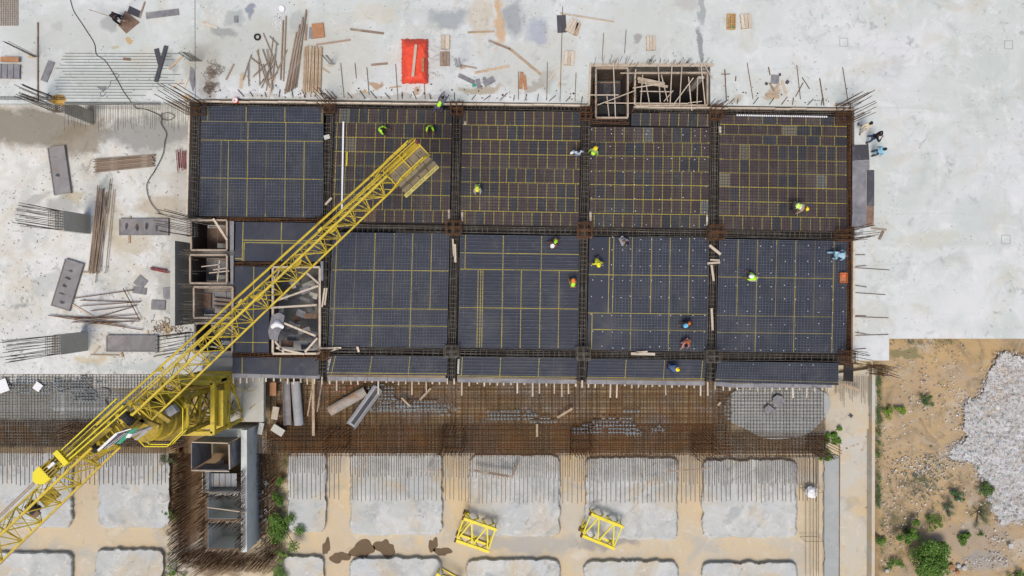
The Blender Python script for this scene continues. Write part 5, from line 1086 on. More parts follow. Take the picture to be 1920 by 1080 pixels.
person(1562, 479, (.85, .15), 'black haired person in blue and white striped shirt bent over at the right edge', 'bend', shirt=(.30, .48, .60), vest=None, lean=78, pants=(.30, .50, .62), hands=((-.3, .2, .5), (.3, .3, .3)), feet=((-.1, -.5, 0), (.2, -.1, 0)), z=0)
person(1610, 244, (.2, -1), 'man in long cream shirt and trousers standing farthest up on the slab', 'walk', shirt=(.60, .54, .42), pants=(.55, .49, .38), kurta=1, z=.15)
person(1625, 262, (.9, .3), 'man in black jacket and blue jeans holding a phone with both hands up', 'stand', shirt=(.012, .012, .018), pants=(.05, .09, .20), hands=((-.12, .28, 1.38), (.12, .28, 1.38)), feet=((-.22, 0, 0), (.22, .02, 0)), z=.15)
person(1634, 289, (.9, -.3), 'man in light blue tunic standing beside the dark ply sheets', 'stand', shirt=(.28, .58, .76), pants=(.06, .06, .07), kurta=1, z=.15)
person(228, 40, (.6, .5), 'black clad person at upper left pulling a long pole over brown sheets', 'bend', shirt=(.012, .012, .018), pants=(.015, .015, .02), lean=60, z=.15, hands=((-.1, .5, .5), (.2, .45, .5)), feet=((-.25, -.2, 0), (.2, .1, 0)))
# ================================================================ plants
def bush(px, py, z, r, h, n, lab, cat='bush', name='bush', leaf=.09, dark=1.0, group='green plants on the dirt', lobes=None, cols=((.09, .19, .015), (.05, .13, .01), (.14, .24, .03), (.025, .075, .008))):
    c = P(px, py, z); t = thing(name, lab, cat, c, group); mb = MB(); st = MB(); rr = random.Random(int(px * 7 + py))
    lobes = lobes or [(rr.gauss(0, r * .48), rr.gauss(0, r * .48), rr.uniform(.3, 1) * h, rr.uniform(.18, .42) * r) for _ in range(9 if r < .9 else 17)]
    for (lx, ly, lz, lr) in lobes: st.bar((c.x, c.y, z - .1), (c.x + lx, c.y + ly, z + lz * .8), .025, n=5)
    for k in range(n):
        lx, ly, lz, lr = rr.choice(lobes); th = rr.uniform(0, 6.28); u = rr.uniform(-.6, 1); q = lr * rr.uniform(.3, 1.3) ; s_ = math.sqrt(max(0, 1 - u * u))
        p = Vector((c.x + lx + q * s_ * math.cos(th), c.y + ly + q * s_ * math.sin(th), z + max(.03, lz + q * u * .8)))
        a = rr.uniform(0, 6.28); l_ = leaf * rr.uniform(.6, 1.3); d = Vector((math.cos(a), math.sin(a), rr.uniform(-.5, .4))) * l_; w = Vector((-math.sin(a), math.cos(a), rr.uniform(-.5, .5))) * l_ * .42
        f = rr.uniform(.75, 1.25); cc = rr.choice(cols); mb.quad(p - d * .5, p + w * .5, p + d * .5, p - w * .5, tuple(x * f for x in cc))
    mb.build('foliage', M['leaf'], t); st.build('stem', M['wood_stem'], t); return t
bush(530, 985, -5.1, 1.0, 1.0, 3600, 'dark green dense bush beside the narrow pad', leaf=.13)
bush(525, 935, -5.1, .55, .6, 900, 'smaller green bush just above the dark dense one', leaf=.11); bush(527, 900, -5.1, .5, .5, 600, 'thin green growth at the top of the pit edge bushes', leaf=.1)
bush(533, 1040, -5.1, .5, .5, 600, 'yellow green shrub below the dark dense bush', leaf=.1, cols=((.12, .2, .03), (.16, .24, .05))); bush(520, 1078, -5.1, .8, .6, 1200, 'light green shrub on the bottom edge beside the core pit', leaf=.11, cols=((.12, .2, .03), (.16, .24, .05), (.06, .12, .02)))
bush(320, 860, -5.1, .6, .4, 700, 'thin green weeds at the right corner of the jib side pad', leaf=.08, cols=((.1, .14, .05), (.07, .1, .04))); bush(322, 965, -5.1, .5, .35, 500, 'green weeds beside the pad left of the core', leaf=.08); bush(330, 1072, -5.1, .7, .4, 600, 'green weeds on the bottom edge left of the core', leaf=.08)
bush(1555, 814, -4.9, .55, .5, 1500, 'bright green grass tuft on the pavement beside the mat corner', leaf=.14, cols=((.12, .26, .02), (.08, .18, .015))); bush(1545, 850, -5.0, .5, .5, 800, 'green tuft hidden behind the fanning bars at the mat corner', leaf=.12)
bush(1733, 1040, -4.6, 1.45, 1.5, 9500, 'largest leafy tree by the bottom edge of the dirt', 'tree', 'leafy_tree', leaf=.15, dark=.9)
bush(1698, 992, -4.6, .8, .8, 2300, 'leafy bush up and left of the largest tree', leaf=.13); bush(1745, 978, -4.6, .6, .5, 700, 'small bush above the largest tree', leaf=.1); bush(1806, 1006, -4.6, .5, .5, 1100, 'lone round green bush right of the largest tree', leaf=.12)
bush(1650, 1010, -4.7, .5, .4, 700, 'yellow green bush against the boundary wall', leaf=.1, cols=((.14, .22, .04), (.1, .17, .03))); bush(1732, 752, -4.6, .5, .35, 900, 'dark green round bush alone in the middle of the dirt', leaf=.09, cols=((.05, .10, .03), (.07, .13, .04)))
bush(1668, 770, -4.6, .4, .25, 500, 'low yellow green plant in the dirt, left of the pair', leaf=.12, cols=((.22, .3, .03), (.14, .22, .03))); bush(1690, 768, -4.6, .4, .25, 500, 'low yellow green plant in the dirt, right of the pair', leaf=.12, cols=((.22, .3, .03), (.14, .22, .03)))
bush(1788, 925, -4.6, .55, .4, 800, 'dark bush by the small white stone', leaf=.09, cols=((.05, .10, .04), (.07, .13, .05))); bush(1846, 915, -4.6, .6, .4, 900, 'dark bush at the edge of the white rubble', leaf=.1, cols=((.05, .1, .02), (.08, .15, .03))); bush(1775, 955, -4.6, .5, .3, 600, 'low grey green plant above the leafy bush', leaf=.08, cols=((.07, .1, .05), (.1, .13, .07)))
bush(1835, 960, -4.6, .9, .25, 900, 'thin dark ground plant below the white rubble', leaf=.07, cols=((.08, .1, .05), (.06, .09, .04))); bush(1678, 1056, -4.6, .5, .35, 600, 'olive shrub left of the largest tree near the bottom', leaf=.09); bush(1905, 1075, -4.6, .5, .35, 600, 'shrub in the bottom right corner', leaf=.09)
bush(1838, 1062 - 60, -4.6, .25, .2, 160, 'tiny weed on the grey path right of the lone bush', leaf=.06)
# weeds along the wall and weeds on the dirt: ground cover
mb = MB(); rr = random.Random(5)
def tuft(px, py, z, r, n, cols, leaf=.08):
    c = P(px, py, z)
    for k in range(n):
        q = abs(rr.gauss(0, r)); a = rr.uniform(0, 6.28); p = Vector((c.x + q * math.cos(a), c.y + q * math.sin(a), z + rr.uniform(0, .16))); b = rr.uniform(0, 6.28); d = Vector((math.cos(b), math.sin(b), rr.uniform(-.4, .6))) * leaf; w = Vector((-math.sin(b), math.cos(b), rr.uniform(-.4, .4))) * leaf * .4
        f = rr.uniform(.7, 1.25); cc = rr.choice(cols); mb.quad(p - d * .5, p + w * .5, p + d * .5, p - w * .5, tuple(x * f for x in cc))
for k in range(70):
    y = rr.uniform(690, 950); tuft(1647 + rr.gauss(0, 1.5) + (14 * math.exp(-((y - 680) / 12) ** 2)), y, -4.62, .16, 45, ((.05, .09, .03), (.08, .12, .04)))
for k in range(16): tuft(rr.uniform(1665, 1790), 638 + rr.expovariate(.3), -4.6, .3, 30, ((.08, .09, .04), (.12, .11, .05)))
for k in range(150):
    tuft(rr.gauss(1735, 32), rr.gauss(905, 24), -4.6, .07, 16, ((.10, .12, .085), (.08, .10, .07)), .07)
for k in range(90): tuft(rr.uniform(1650, 1900), rr.uniform(640, 1078), -4.6, .1, 10, ((.14, .13, .07), (.10, .11, .06)), .06)
for k in range(40): tuft(rr.uniform(1650, 1720), rr.uniform(960, 1078), -4.6, .2, 30, ((.10, .13, .04), (.15, .15, .06)), .07)
for k in range(30): tuft(rr.uniform(505, 545), rr.uniform(830, 1078), -5.15, .2, 40, ((.08, .12, .03), (.12, .16, .05)), .08)
for k in range(22): tuft(rr.gauss(318, 4), rr.uniform(845, 1078), -5.15, .15, 30, ((.08, .11, .05), (.12, .14, .06)), .07)
o = mb.build('weeds', M['leaf']); tag(o, 'scattered low weeds on the dirt and along the boundary wall', 'weeds', kind='stuff')
# rubble
mb = MB(); rr = random.Random(9)
poly = [(1878, 660), (1925, 672), (1990, 700), (1990, 985), (1925, 978), (1880, 982), (1862, 960), (1848, 900), (1820, 860), (1785, 862), (1776, 848), (1812, 822), (1806, 775), (1815, 745), (1838, 748), (1852, 700)]
def inside(x, y):
    c_ = False; n = len(poly)
    for i in range(n):
        (x1, y1), (x2, y2) = poly[i], poly[(i + 1) % n]
        if (y1 > y) != (y2 > y) and x < (x2 - x1) * (y - y1) / (y2 - y1) + x1: c_ = not c_
    return c_
def chip(px, py, z, s_, cc):
    c = P(px, py, z); a = rr.uniform(0, 6.28); n = rr.choice((4, 5, 5, 6)); pts = []
    for k in range(n): b = a + 6.28 * k / n; q = s_ * rr.uniform(.5, 1.2); pts.append((c.x + q * math.cos(b), c.y + q * math.sin(b), z + rr.uniform(-.2, .3) * s_))
    top = (c.x, c.y, z + s_ * rr.uniform(.2, .5)); mb.add(pts + [top], [(k, (k + 1) % n, n) for k in range(n)], cc)
def rz_(x, y): dpt = min(1, max(0, (x - 1790) / 90)); return -4.62 + dpt * .28 * (.6 + .4 * MN.noise((x * .05, y * .05, 2))) + .10 * MN.noise((x * .15, y * .15, 5)) + .05 * MN.noise((x * .5, y * .5, 8))
bed = MB(); gx = list(range(1764, 2000, 3)); gy = list(range(650, 996, 3)); idx = {}
for x in gx:
    for y in gy: idx[(x, y)] = len(bed.v); bed.v.append(tuple(P(x + rr.uniform(-1, 1), y + rr.uniform(-1, 1), rz_(x, y) + .05)))
def ins(x, y): return inside(x + 7 * MN.noise((x * .09, y * .09, 3)), y + 7 * MN.noise((x * .09, y * .09, 9)))
for x in gx[:-1]:
    for y in gy[:-1]:
        if ins(x, y): bed.f.append((idx[(x, y)], idx[(x, y + 3)], idx[(x + 3, y + 3)], idx[(x + 3, y)])); bed.c.append((1, 1, 1))
tag(bed.build('rubble_bed_ground', M['rubble_bed'], smooth=True), kind='structure')
k = 0
while k < 16000:
    x, y = rr.uniform(1764, 1990), rr.uniform(652, 992)
    if not ins(x + rr.gauss(0, 4), y + rr.gauss(0, 4)): continue
    k += 1; v = rr.choice((.44, .50, .57, .38, .52, .32, .26)); q = rr.random()
    cc = (v, v, v * 1.02) if q < .82 else ((.40, .30, .22) if q < .93 else ((.25, .24, .22) if q < .985 else ((.3, .4, .5) if q < .995 else (.1, .35, .22))))
    if rr.random() < .14: x -= abs(rr.gauss(0, 14)); y += rr.gauss(0, 5)
    chip(x, y, rz_(x, y) + .04, rr.choice((.03, .04, .05, .06, .08)) * (2.4 if rr.random() < .012 else 1), cc)
for (cx, cy, sx, sy, n) in ((1735, 895, 26, 22, 260), (1725, 870, 40, 8, 120), (1800, 855, 30, 8, 160), (1665, 1030, 6, 40, 60), (1810, 1052, 40, 10, 220), (1890, 1030, 30, 30, 120), (1720, 780, 12, 24, 60), (1660, 830, 10, 30, 50), (1780, 760, 60, 70, 120), (1710, 1000, 30, 14, 60), (1870, 1010, 12, 4, 30), (1600, 820, 22, 30, 40), (1690, 930, 30, 60, 260), (1840, 800, 60, 80, 260), (1760, 700, 60, 30, 160)):
    for k in range(n):
        v = rr.choice((.28, .36, .44, .5, .6)); q = rr.random(); chip(rr.gauss(cx, sx), rr.gauss(cy, sy), -4.62 if cx > 1640 else -5, rr.choice((.03, .04, .06, .08)), (v, v * .97, v * .92) if q < .8 else ((.4, .25, .16) if q < .95 else (.1, .1, .1)))
o = mb.build('rubble_heap', M['rubble']); tag(o, 'pale heap of broken rubble spreading over the dirt at lower right', 'rubble', kind='stuff')
for i, (px, py, r_, lab) in enumerate(((1784, 1064, .24, 'rounded red brown boulder, largest at the bottom right'), (1798, 1061, .16, 'small pinkish boulder on top of the boulder row'), (1808, 1065, .19, 'pale boulder right in the boulder row'), (1796, 1073, .15, 'low brown boulder under the boulder row'), (1664, 1070, .15, 'pale round stone beside the boundary wall at the bottom'), (1798, 936, .16, 'white stone beside the dark bush'))):
    me = bpy.data.meshes.new('boulder'); import bmesh; bm = bmesh.new(); bmesh.ops.create_icosphere(bm, subdivisions=3, radius=r_)
    for v in bm.verts: v.co *= 1 + .28 * MN.noise(v.co * 5 + Vector((i, 0, 0))); v.co.z *= .7
    bm.to_mesh(me); bm.free(); me.materials.append(M['brick'] if i in (0, 3) else M['pad']); o = bpy.data.objects.new('boulder', me); col.objects.link(o); o.location = P(px, py, -4.5); tag(o, lab, 'stone', 'boulders on the dirt')
# ================================================================ loose things
mb = MB(); mb.beam(P(365.5, -30, .156), P(366, 184, .156), .035, .006); tag(mb.build('slab_seam', M['rebar_mix'], org=P(366, 90, .156)), 'thin straight seam line in the slab above the top left deck corner', 'seam')
# red tarp heap
c = P(777, 115, .15); mb = MB(); nx, ny = 26, 40; g = []
for i in range(nx + 1):
    for j in range(ny + 1):
        u, v = i / nx * 2 - 1, j / ny * 2 - 1; x, y = 753 + (i / nx) * 50, 73 + (j / ny) * 84; edge_ = max(abs(u) ** 6, abs(v) ** 8); h = .62 * (1 - edge_) + .05 * MN.noise((x * .12, y * .05, 1)) + .05 * MN.noise((x * .3, y * .12, 4)) * (1 + edge_)
        x += 2.2 * MN.noise((y * .13, u * 2, 3)) * abs(u); y += 2.0 * MN.noise((x * .15, v * 2, 7)) * abs(v)
        if abs(u) > .8: x += .9 * math.sin(y * .9) * .6
        g.append(P(x, y, .17 + max(0, h)))
mb.add(g, [(i * (ny + 1) + j, i * (ny + 1) + j + 1, (i + 1) * (ny + 1) + j + 1, (i + 1) * (ny + 1) + j) for i in range(nx) for j in range(ny)])
tag(mb.build('tarpaulin', M['tarp'], org=c, smooth=True), 'bright red tarpaulin wrapped over a block shaped heap', 'tarpaulin')
plank(780, 84, 774, 144, 5, 'pale plank weighing down the red tarpaulin', z=.86, m='timber_pale')
for k in range(3): board(rect(793, 113 + k * 9, 4.5, 8, 0), .80, .06, 'brick', 'brick', ['upper', 'middle', 'lower'][k] + ' brick of the row on the red tarpaulin', 'brick', 'bricks on the tarpaulin')
# slatted pallets
def pallet(px, py, w, h, deg, lab, m='timber_pale', n=3, z=.15):
    c = P(px, py, z); s_ = S(z); t = thing('pallet', lab, 'pallet', c, 'wooden pallets on the slab', rz=math.radians(-deg)); W_, H_ = w * s_, h * s_; lo = MB(); sb = []
    for y in (-1, 0, 1): lo.box((0, y * (H_ / 2 - .05), .05), (W_, .09, .1))
    o = lo.build('bearer', M['timber_old']); o.parent = t
    for k in range(n):
        mb = MB(); bw = W_ / n; mb.box((-W_ / 2 + bw * (k + .5), 0, .125), (bw * .9, H_ * R.uniform(.96, 1.03), .045), R.uniform(-.02, .02)); o = mb.build('slat', M[m]); o.parent = t
    return t
pallet(1398, 41, 20, 26, -6, 'pale slatted pallet right of the six celled orange tray'); pallet(1220, 82, 17, 26, -2, 'pale slatted pallet on a brown stain near the large shaft'); pallet(1067, 110, 18, 26, 3, 'pale slatted pallet standing alone above the small shaft', n=3); pallet(1073, 50, 18, 26, 28, 'tilted pallet leaning beside the black sheet'); pallet(1082, 56, 8, 24, 16, 'narrow brown board pallet under the tilted one', m='timber', n=2)
pallet(835, 80, 17, 26, 0, 'pale two board pallet right of the red tarpaulin', n=2); pallet(834, 111, 18, 26, 0, 'brown boarded pallet below the two board one', m='timber_old', n=3); pallet(105 - 88, 135, 46, 26, 2, 'grey wooden bench like frame at the left edge of the slab', m='ply_grey', n=4)
c = P(1370, 42, .15); t = thing('tray', 'orange wooden tray with six cells near the top edge', 'tray', c); mb = MB(); a, b = 15 * S(), 27 * S()
mb.box((c.x, c.y, .18), (a, b, .04)); mb.build('base', M['timber'], t); mb = MB()
for x in (-1, 0, 1): mb.beam((c.x + x * a / 2, c.y - b / 2, .26), (c.x + x * a / 2, c.y + b / 2, .26), .04, .14)
for y in (-1, -.33, .33, 1): mb.beam((c.x - a / 2, c.y + y * b / 2, .262), (c.x + a / 2, c.y + y * b / 2, .262), .04, .14)
mb.build('divider', M['orange_wood'], t); mb = MB(); mb.lathe(c.x + .1, c.y - .35, [(0, .27), (.09, .25), (.1, .2)], 10); mb.build('green_cap', M['greenboard'], t)
board(rect(597, 58, 22, 27, -6), .16, .1, 'brick', 'reddish_board', 'speckled brown square board beside the rod bundle', 'board'); board(rect(584, 62, 9, 22, 4), .155, .03, 'ply_grey', 'grey_board', 'greyish strip under the speckled brown board', 'board')
board(rect(1053, 45, 17, 33, -3), .155, .03, 'ply', 'black_sheet', 'black creased sheet beside the tilted pallet', 'sheet')
board([(235, 20), (262, 42), (237, 63), (222, 48)], .158, .03, 'ply_brown', 'brown_sheet', 'reddish brown ply sheet in front of the black clad person', 'sheet'); board([(243, 11), (266, 22), (262, 34), (238, 24)], .155, .02, 'ply', 'dark_sheet', 'dark grey ply sheet behind the reddish brown one', 'sheet')
board(rect(305, 26, 62, 12, -7), .155, .04, 'ply_grey', 'grey_board', 'long grey board right of the black clad person', 'board'); board(rect(90, 134, 13, 40, 22), .155, .05, 'ply_grey', 'grey_board', 'mottled grey board left of the ribbed slab patch', 'board')
board(rect(302, 120, 7, 70, 16), .22, .05, 'ply', 'dark_board', 'narrow dark board on the ribbed patch', 'board'); board(rect(297, 106, 9, 30, -14), .155, .04, 'ply', 'dark_board', 'short dark board crossing under the narrow one', 'board')
board(rect(20, 112, 34, 9, 1), .3, .12, 'brick', 'brick_box', 'orange brick coloured box at the left edge of the slab', 'box'); board([(181, 163), (200, 163), (194, 172)], .16, .02, 'ply_grey', 'triangular_scrap', 'small dark triangular scrap on the ribbed patch', 'scrap'); board(rect(238, 111, 14, 5, 4), .16, .03, 'ply_brown', 'brown_scrap', 'small brown scrap on the ribbed patch', 'scrap')
board([(357, 124), (364, 130), (366, 158), (362, 172), (355, 150)], .155, .03, 'ply_grey', 'grey_scrap', 'leaf shaped grey scrap near the top left deck corner', 'scrap'); board(rect(443, 36, 8, 13, 0), .155, .03, 'ply_grey', 'grey_scrap', 'small grey square piece above the black ring', 'scrap')
# black ring, white dish
c = P(483, 70, .15); mb = MB(); mb.lathe(c.x, c.y, [(.12, .17), (.13, .25), (.17, .28), (.21, .25), (.22, .17)], 24); tag(mb.build('rubber_ring', M['black'], org=c), 'small black rubber ring on the slab', 'ring')
c = P(528, 18, .15); mb = MB(); mb.lathe(c.x, c.y, [(0, .18), (.16, .17), (.21, .25), (.22, .25)], 20); tag(mb.build('white_basin', M['white'], org=c), 'round white basin near the top edge', 'basin')
mb = MB()
for k in range(260): p = P(R.gauss(522, 7), R.gauss(34, 9), .165); s_ = R.uniform(.015, .04); a = R.uniform(0, 3); mb.box((p.x, p.y, .165), (s_, s_ * 1.4, .02), a)
tag(mb.build('white_chips', M['white']), 'glittering white chips scattered below the basin', 'chips', kind='stuff')
c = P(444, 190, .15); t = thing('plastic_tub', 'small red tub with white inside on top deck edge', 'tub', (c.x, c.y, .12)); mb = MB(); mb.lathe(c.x, c.y, [(.14, .12), (.19, .45), (.16, .46)], 18); mb.build('wall', M['tarp'], t); mb = MB(); mb.lathe(c.x, c.y, [(.16, .46), (.10, .47), (.09, .3), (0, .3)], 18); mb.build('rim', M['white'], t)
# rods and timber piles on the slab
its = []
for (a, b, c_, d) in ((455, 150, 471, 102), (466, 162, 465, 118), (481, 95, 500, 158), (493, 62, 521, 130), (499, 170, 512, 70), (512, 150, 492, 92), (474, 144, 512, 108), (486, 160, 518, 115), (505, 68, 521, 84), (490, 165, 516, 100), (470, 108, 490, 124), (493, 120, 505, 165), (518, 80, 508, 172), (500, 92, 511, 168), (477, 140, 505, 115), (507, 160, 538, 93), (484, 92, 487, 160), (497, 155, 520, 136)):
    its.append((a, b, c_, d, .2 + R.random() * .12, .03, 0, 1))
pile('steel_rod', 'rod', 'thin brown rod in the jumbled heap below the black ring', 'jumbled rods near the rubber ring', its, 'timber_old')
its = [(534 + k * 3.6, 176 - k * 2, 556 + k * 3.0 + (k % 2) * 3, 60 - k * 7, .2 + .03 * (k % 2), .045, 0, 1) for k in range(7)] + [(526, 150, 531, 38, .2, .045, 0, 1), (531, 152, 536, 30, .22, .045, 0, 1)]
pile('scaffold_tube', 'tube', 'long thin tube in the slanting row left of the plank stack', 'slanting tubes beside the plank stack', its, 'timber_old')
its = [(568 + k * 3.6 + R.uniform(-1, 1), 175 + R.uniform(-4, 4), 572 + k * 3.5 + R.uniform(-1.5, 1.5), 86 + R.uniform(-3, 5), .21 + .05 * (k % 2), .095, .07) for k in range(10)]
pile('timber_plank', 'plank', 'long pale plank in the upright stack above the crane boom', 'stack of long planks on the slab', its, 'timber')
pl = [(593, 84, 657, 75, 3.5, 'long thin plank above the plank stack'), (657, 55, 720, 63, 4, 'brown knotty plank near the top, left of the red tarpaulin'), (696, 122, 727, 119, 4, 'short plank left of the red tarpaulin'), (730, 165, 752, 162, 2.5, 'small stick below left of the red tarpaulin'), (877, 61, 927, 59, 3.5, 'straight plank near the top edge above the bent plank'),
      (916, 76, 956, 92, 4, 'upper half of the bent orange brown plank'), (955, 91, 1014, 140, 4.5, 'lower half of the bent orange brown plank'), (890, 137, 955, 124, 4, 'orange plank left of the bent plank'), (863, 122, 894, 128, 2.5, 'thin lath left of the orange plank'), (1050, 25, 1151, 41, 3, 'long thin pole pointing right from the black sheet'),
      (1030, 150, 1044, 128, 3, 'short leaning stick left of the long upright rod'), (1053, 112, 1048, 165, 3, 'short plank right of the long upright rod'), (594, 121, 618, 137, 3, 'short stick right of the plank stack'), (575, 46, 573, 76, 4, 'short brown plank left of the speckled board'), (498, 152, 518, 140, 3, 'pale lath under the jumbled rods'), (343, 105, 317, 130, 3.5, 'stick beside the dark narrow board'), (342, 150, 324, 166, 3, 'pale stick on the ribbed patch'), (352, 148, 344, 168, 4, 'pale offcut on the ribbed patch corner'),
      (424, 150, 439, 120, 3, 'reddish stick near the top left deck corner'), (379, 41, 408, 53, 3.5, 'pale lath on the stained slab right of the long grey board'), (272, 4, 262, 34, 3, 'brown stick over the dark grey ply sheet'), (502, 186, 515, 145, 4, 'pale plank leaning over the top edge near the red tub')]
for a, b, c_, d, w_, l in pl: plank(a, b, c_, d, w_, l, m=R.choice(['timber', 'timber_pale', 'timber_old', 'timber']) if 'pale' not in l else 'timber_pale')
for i, (px, py, w_, h, dg) in enumerate(((977, 151, 7, 32, 4), (984, 155, 6, 26, -6))): board(rect(px, py, w_, h, dg), .155 + i * .03, .04, 'brick', 'brown_board', ['left brown rotten board near the orange plank', 'right brown rotten board near the orange plank'][i], 'board')
sc_ = [(875, 148, 34, 8, 25), (897, 157, 8, 18, -10), (917, 153, 22, 12, -30), (889, 160, 7, 5, 0), (908, 148, 6, 6, 10)]
for i, s_ in enumerate(sc_): board(rect(*s_), .155 + i * .006, .03, 'ply_grey' if i != 3 else 'greenboard', 'grey_offcut', ['long', 'narrow upright', 'wide', 'tiny greenish', 'tiny square'][i] + ' offcut in the scrap group right of the red tarpaulin', 'offcut')
for i, s_ in enumerate([(1453, 149, 15, 17, 4), (1476, 154, 6, 7, 30), (1462, 140, 4, 5, 0), (1437, 157, 5, 5, 20), (1456, 166, 5, 20, 25), (1470, 163, 5, 24, -18), (1447, 163, 3, 18, -30), (1448, 180, 26, 6, 10)]): board(rect(*s_), .155 + i * .005, .03, ['ply_grey', 'ply', 'ply', 'ply', 'timber', 'timber_pale', 'timber_old', 'timber'][i], 'offcut', ['square grey', 'small dark tilted', 'tiny dark upper', 'tiny dark left', 'tan upright', 'pale upright', 'thin brown', 'flat tan'][i] + ' piece in the scrap group above the top right bay', 'offcut')
# upright starter rods standing on the slab edge (lean outward only by perspective)
rods = [(645, 183, 118, 0), (668, 147, 118, 1), (692, 178, 126, 1), (746, 187, 120, 1), (797, 186, 148, 1), (1025, 188, 116, 0), (1078, 190, 136, 1), (1050, 190, 12, 2), (972, 187, 134, 1), (1129, 115, 62, 0), (1171, 100, 56, 1), (1262, 102, 98, 1)]
its = [(a, b, a + (b - c_) * ((a - 960) / 3200), c_, .2, .02, 0, 1) for a, b, c_, k in rods]
pile('steel_rod', 'rod', 'thin upright looking rod lying across the slab above the deck edge', 'thin rods along the top deck edge', its, 'rebar_mix')
its = [(1412, 186, 1401, 118, .2, .02, 0, 1), (1501, 186, 1494, 122, .2, .02, 0, 1), (1545, 198, 1537, 147, .2, .03, 0, 1), (1591, 196, 1580, 126, .2, .02, 0, 1), (1362, 187, 1359, 130, .2, .03, 0, 1), (1352, 139, 1369, 139, .22, .02, 0, 1), (1380, 143, 1379, 152, .2, .03, 0, 1), (1504, 145, 1518, 167, .2, .025, 0, 1), (1492, 181, 1506, 155, .2, .025, 0, 1), (1441, 126, 1444, 141, .2, .03, 0, 1)]
pile('steel_rod', 'rod', 'thin rod on the slab above the top right bay', 'thin rods above the top right bay', its, 'rebar')
its = [(1602 + R.uniform(0, 3), y, x1, y + R.uniform(-2, 5), .2, .02, 0, 1) for (y, x1) in ((500, 1624), (502, 1668), (535, 1625), (549, 1660), (592, 1624), (594, 1666), (623, 1624), (629, 1666), (655, 1624), (478, 1622))]
pile('steel_rod', 'rod', 'thin rust coloured rod sticking out over the slab right of the deck', 'thin rods right of the deck', its, 'rebar')
# little bent pegs along the top edge
mb = MB(); its = []
for k in range(44):
    x = 452 + k * 25.3 + R.uniform(-6, 6)
    if 1100 < x < 1340: continue
    y = edge(x) - 3; dx = R.uniform(-12, 2) if x < 800 else R.uniform(-2, 14); its.append((x, y, x + dx, y - R.uniform(9, 15), .22, .022, 0, 1))
pile('steel_peg', 'peg', 'small steel peg standing beside the long edge timber', 'pegs along the top deck edge', its, 'rebar_dark')
mb = MB()
for k in range(60): x, y = R.uniform(380, 1095), 0; y = edge(x) - abs(R.gauss(2, 12)) - 2; chs = R.uniform(.03, .12); p = P(x, y, .17); mb.box((p.x, p.y, .17), (chs, chs * R.uniform(.4, 1), .03), R.uniform(0, 3))
for k in range(40): x = R.uniform(1345, 1600); y = edge(x) - abs(R.gauss(2, 16)) - 2; p = P(x, y, .17); chs = R.uniform(.02, .08); mb.box((p.x, p.y, .17), (chs, chs, .03), R.uniform(0, 3))
for k in range(330): x, y = R.uniform(0, 1100), R.uniform(0, 185) if k % 2 else 188 - abs(R.gauss(0, 45)); p = P(x, y, .16); chs = R.uniform(.012, .05); mb.box((p.x, p.y, .16), (chs, chs, .02), R.uniform(0, 3))
tag(mb.build('debris', M['rebar_dark']), 'tiny dark crumbs scattered over the slab', 'debris', kind='stuff')
mb = MB()
for k in range(330): x, y = R.uniform(0, 350), R.uniform(240, 695); p = P(x, y, -4.08); chs = R.uniform(.02, .09); mb.box((p.x, p.y, -4.08), (chs, chs * .7, .03), R.uniform(0, 3))
for k in range(120): x, y = R.gauss(315, 18), R.gauss(615, 9); p = P(x, y, -4.07); mb.box((p.x, p.y, -4.07), (R.uniform(.1, .3), .03, .03), R.uniform(0, 3))
tag(mb.build('debris', M['timber_old']), 'tiny brown splinters scattered over the lower floor', 'debris', kind='stuff')
# small bundle of bars above the plank stack etc.
for (x, y, lab) in ((623, 121, 'four short bars rising from a stain right of the plank stack'), (860, 126, 'four short bars rising left of the scrap group'), (362, 115, 'short bars rising from stains above the top left deck corner'), (374, 115, 'second set of short bars above the top left deck corner'), (68, 107, 'thin dark bars rising from a stain at the far left')):
    c = P(x, y, .15); mb = MB()
    for k in range(5): mb.bar((c.x + k * .08 - .15, c.y, .1), (c.x + k * .08 - .15 + R.uniform(-.05, .05), c.y + R.uniform(-.05, .05), 2.0 if x > 100 else 3), .016)
    tag(mb.build('short_rebar', M['rebar_mix'], org=c), lab, 'steel bars')
# hose
def tube_through(pts, z, r, m, name, lab, cat):
    q = [P(x, y, z) for x, y in pts]; out = []
    for i in range(len(q) - 1):
        p0, p1, p2, p3 = q[max(i - 1, 0)], q[i], q[i + 1], q[min(i + 2, len(q) - 1)]
        for k in range(6):
            t_ = k / 6; out.append(.5 * ((2 * p1) + (p2 - p0) * t_ + (2 * p0 - 5 * p1 + 4 * p2 - p3) * t_ ** 2 + (-p0 + 3 * p1 - 3 * p2 + p3) * t_ ** 3))
    out.append(q[-1]); mb = MB(); mb.path(out, r, n=5); tag(mb.build(name, M[m], org=q[0]), lab, cat)
tube_through([(131, -4), (138, 20), (152, 42), (165, 62), (177, 82), (181, 102), (196, 113), (208, 130), (220, 150), (232, 172), (247, 193)], .18, .022, 'rebar_dark', 'hose', 'long dark hose snaking over the upper left slab', 'hose')
tube_through([(247, 193), (256, 203), (275, 206), (301, 218), (302, 232), (312, 250), (309, 265), (305, 290), (290, 320), (276, 343), (277, 365), (286, 385), (301, 401)], -4.0, .024, 'rebar_dark', 'hose', 'dark hose running down the lower floor to the shafts', 'hose')
tube_through([(302, 219), (304, 213), (318, 212), (327, 218), (318, 225), (306, 224), (301, 218)], -3.98, .02, 'rebar_dark', 'hose', 'small loop of hose near the slab edge fringe', 'hose')
tube_through([(207, 140), (217, 137), (223, 142), (216, 150), (208, 152), (206, 160), (198, 168), (188, 174), (192, 181), (200, 172)], .17, .012, 'rebar_dark', 'wire', 'thin loose wire beside the dark hose', 'wire')
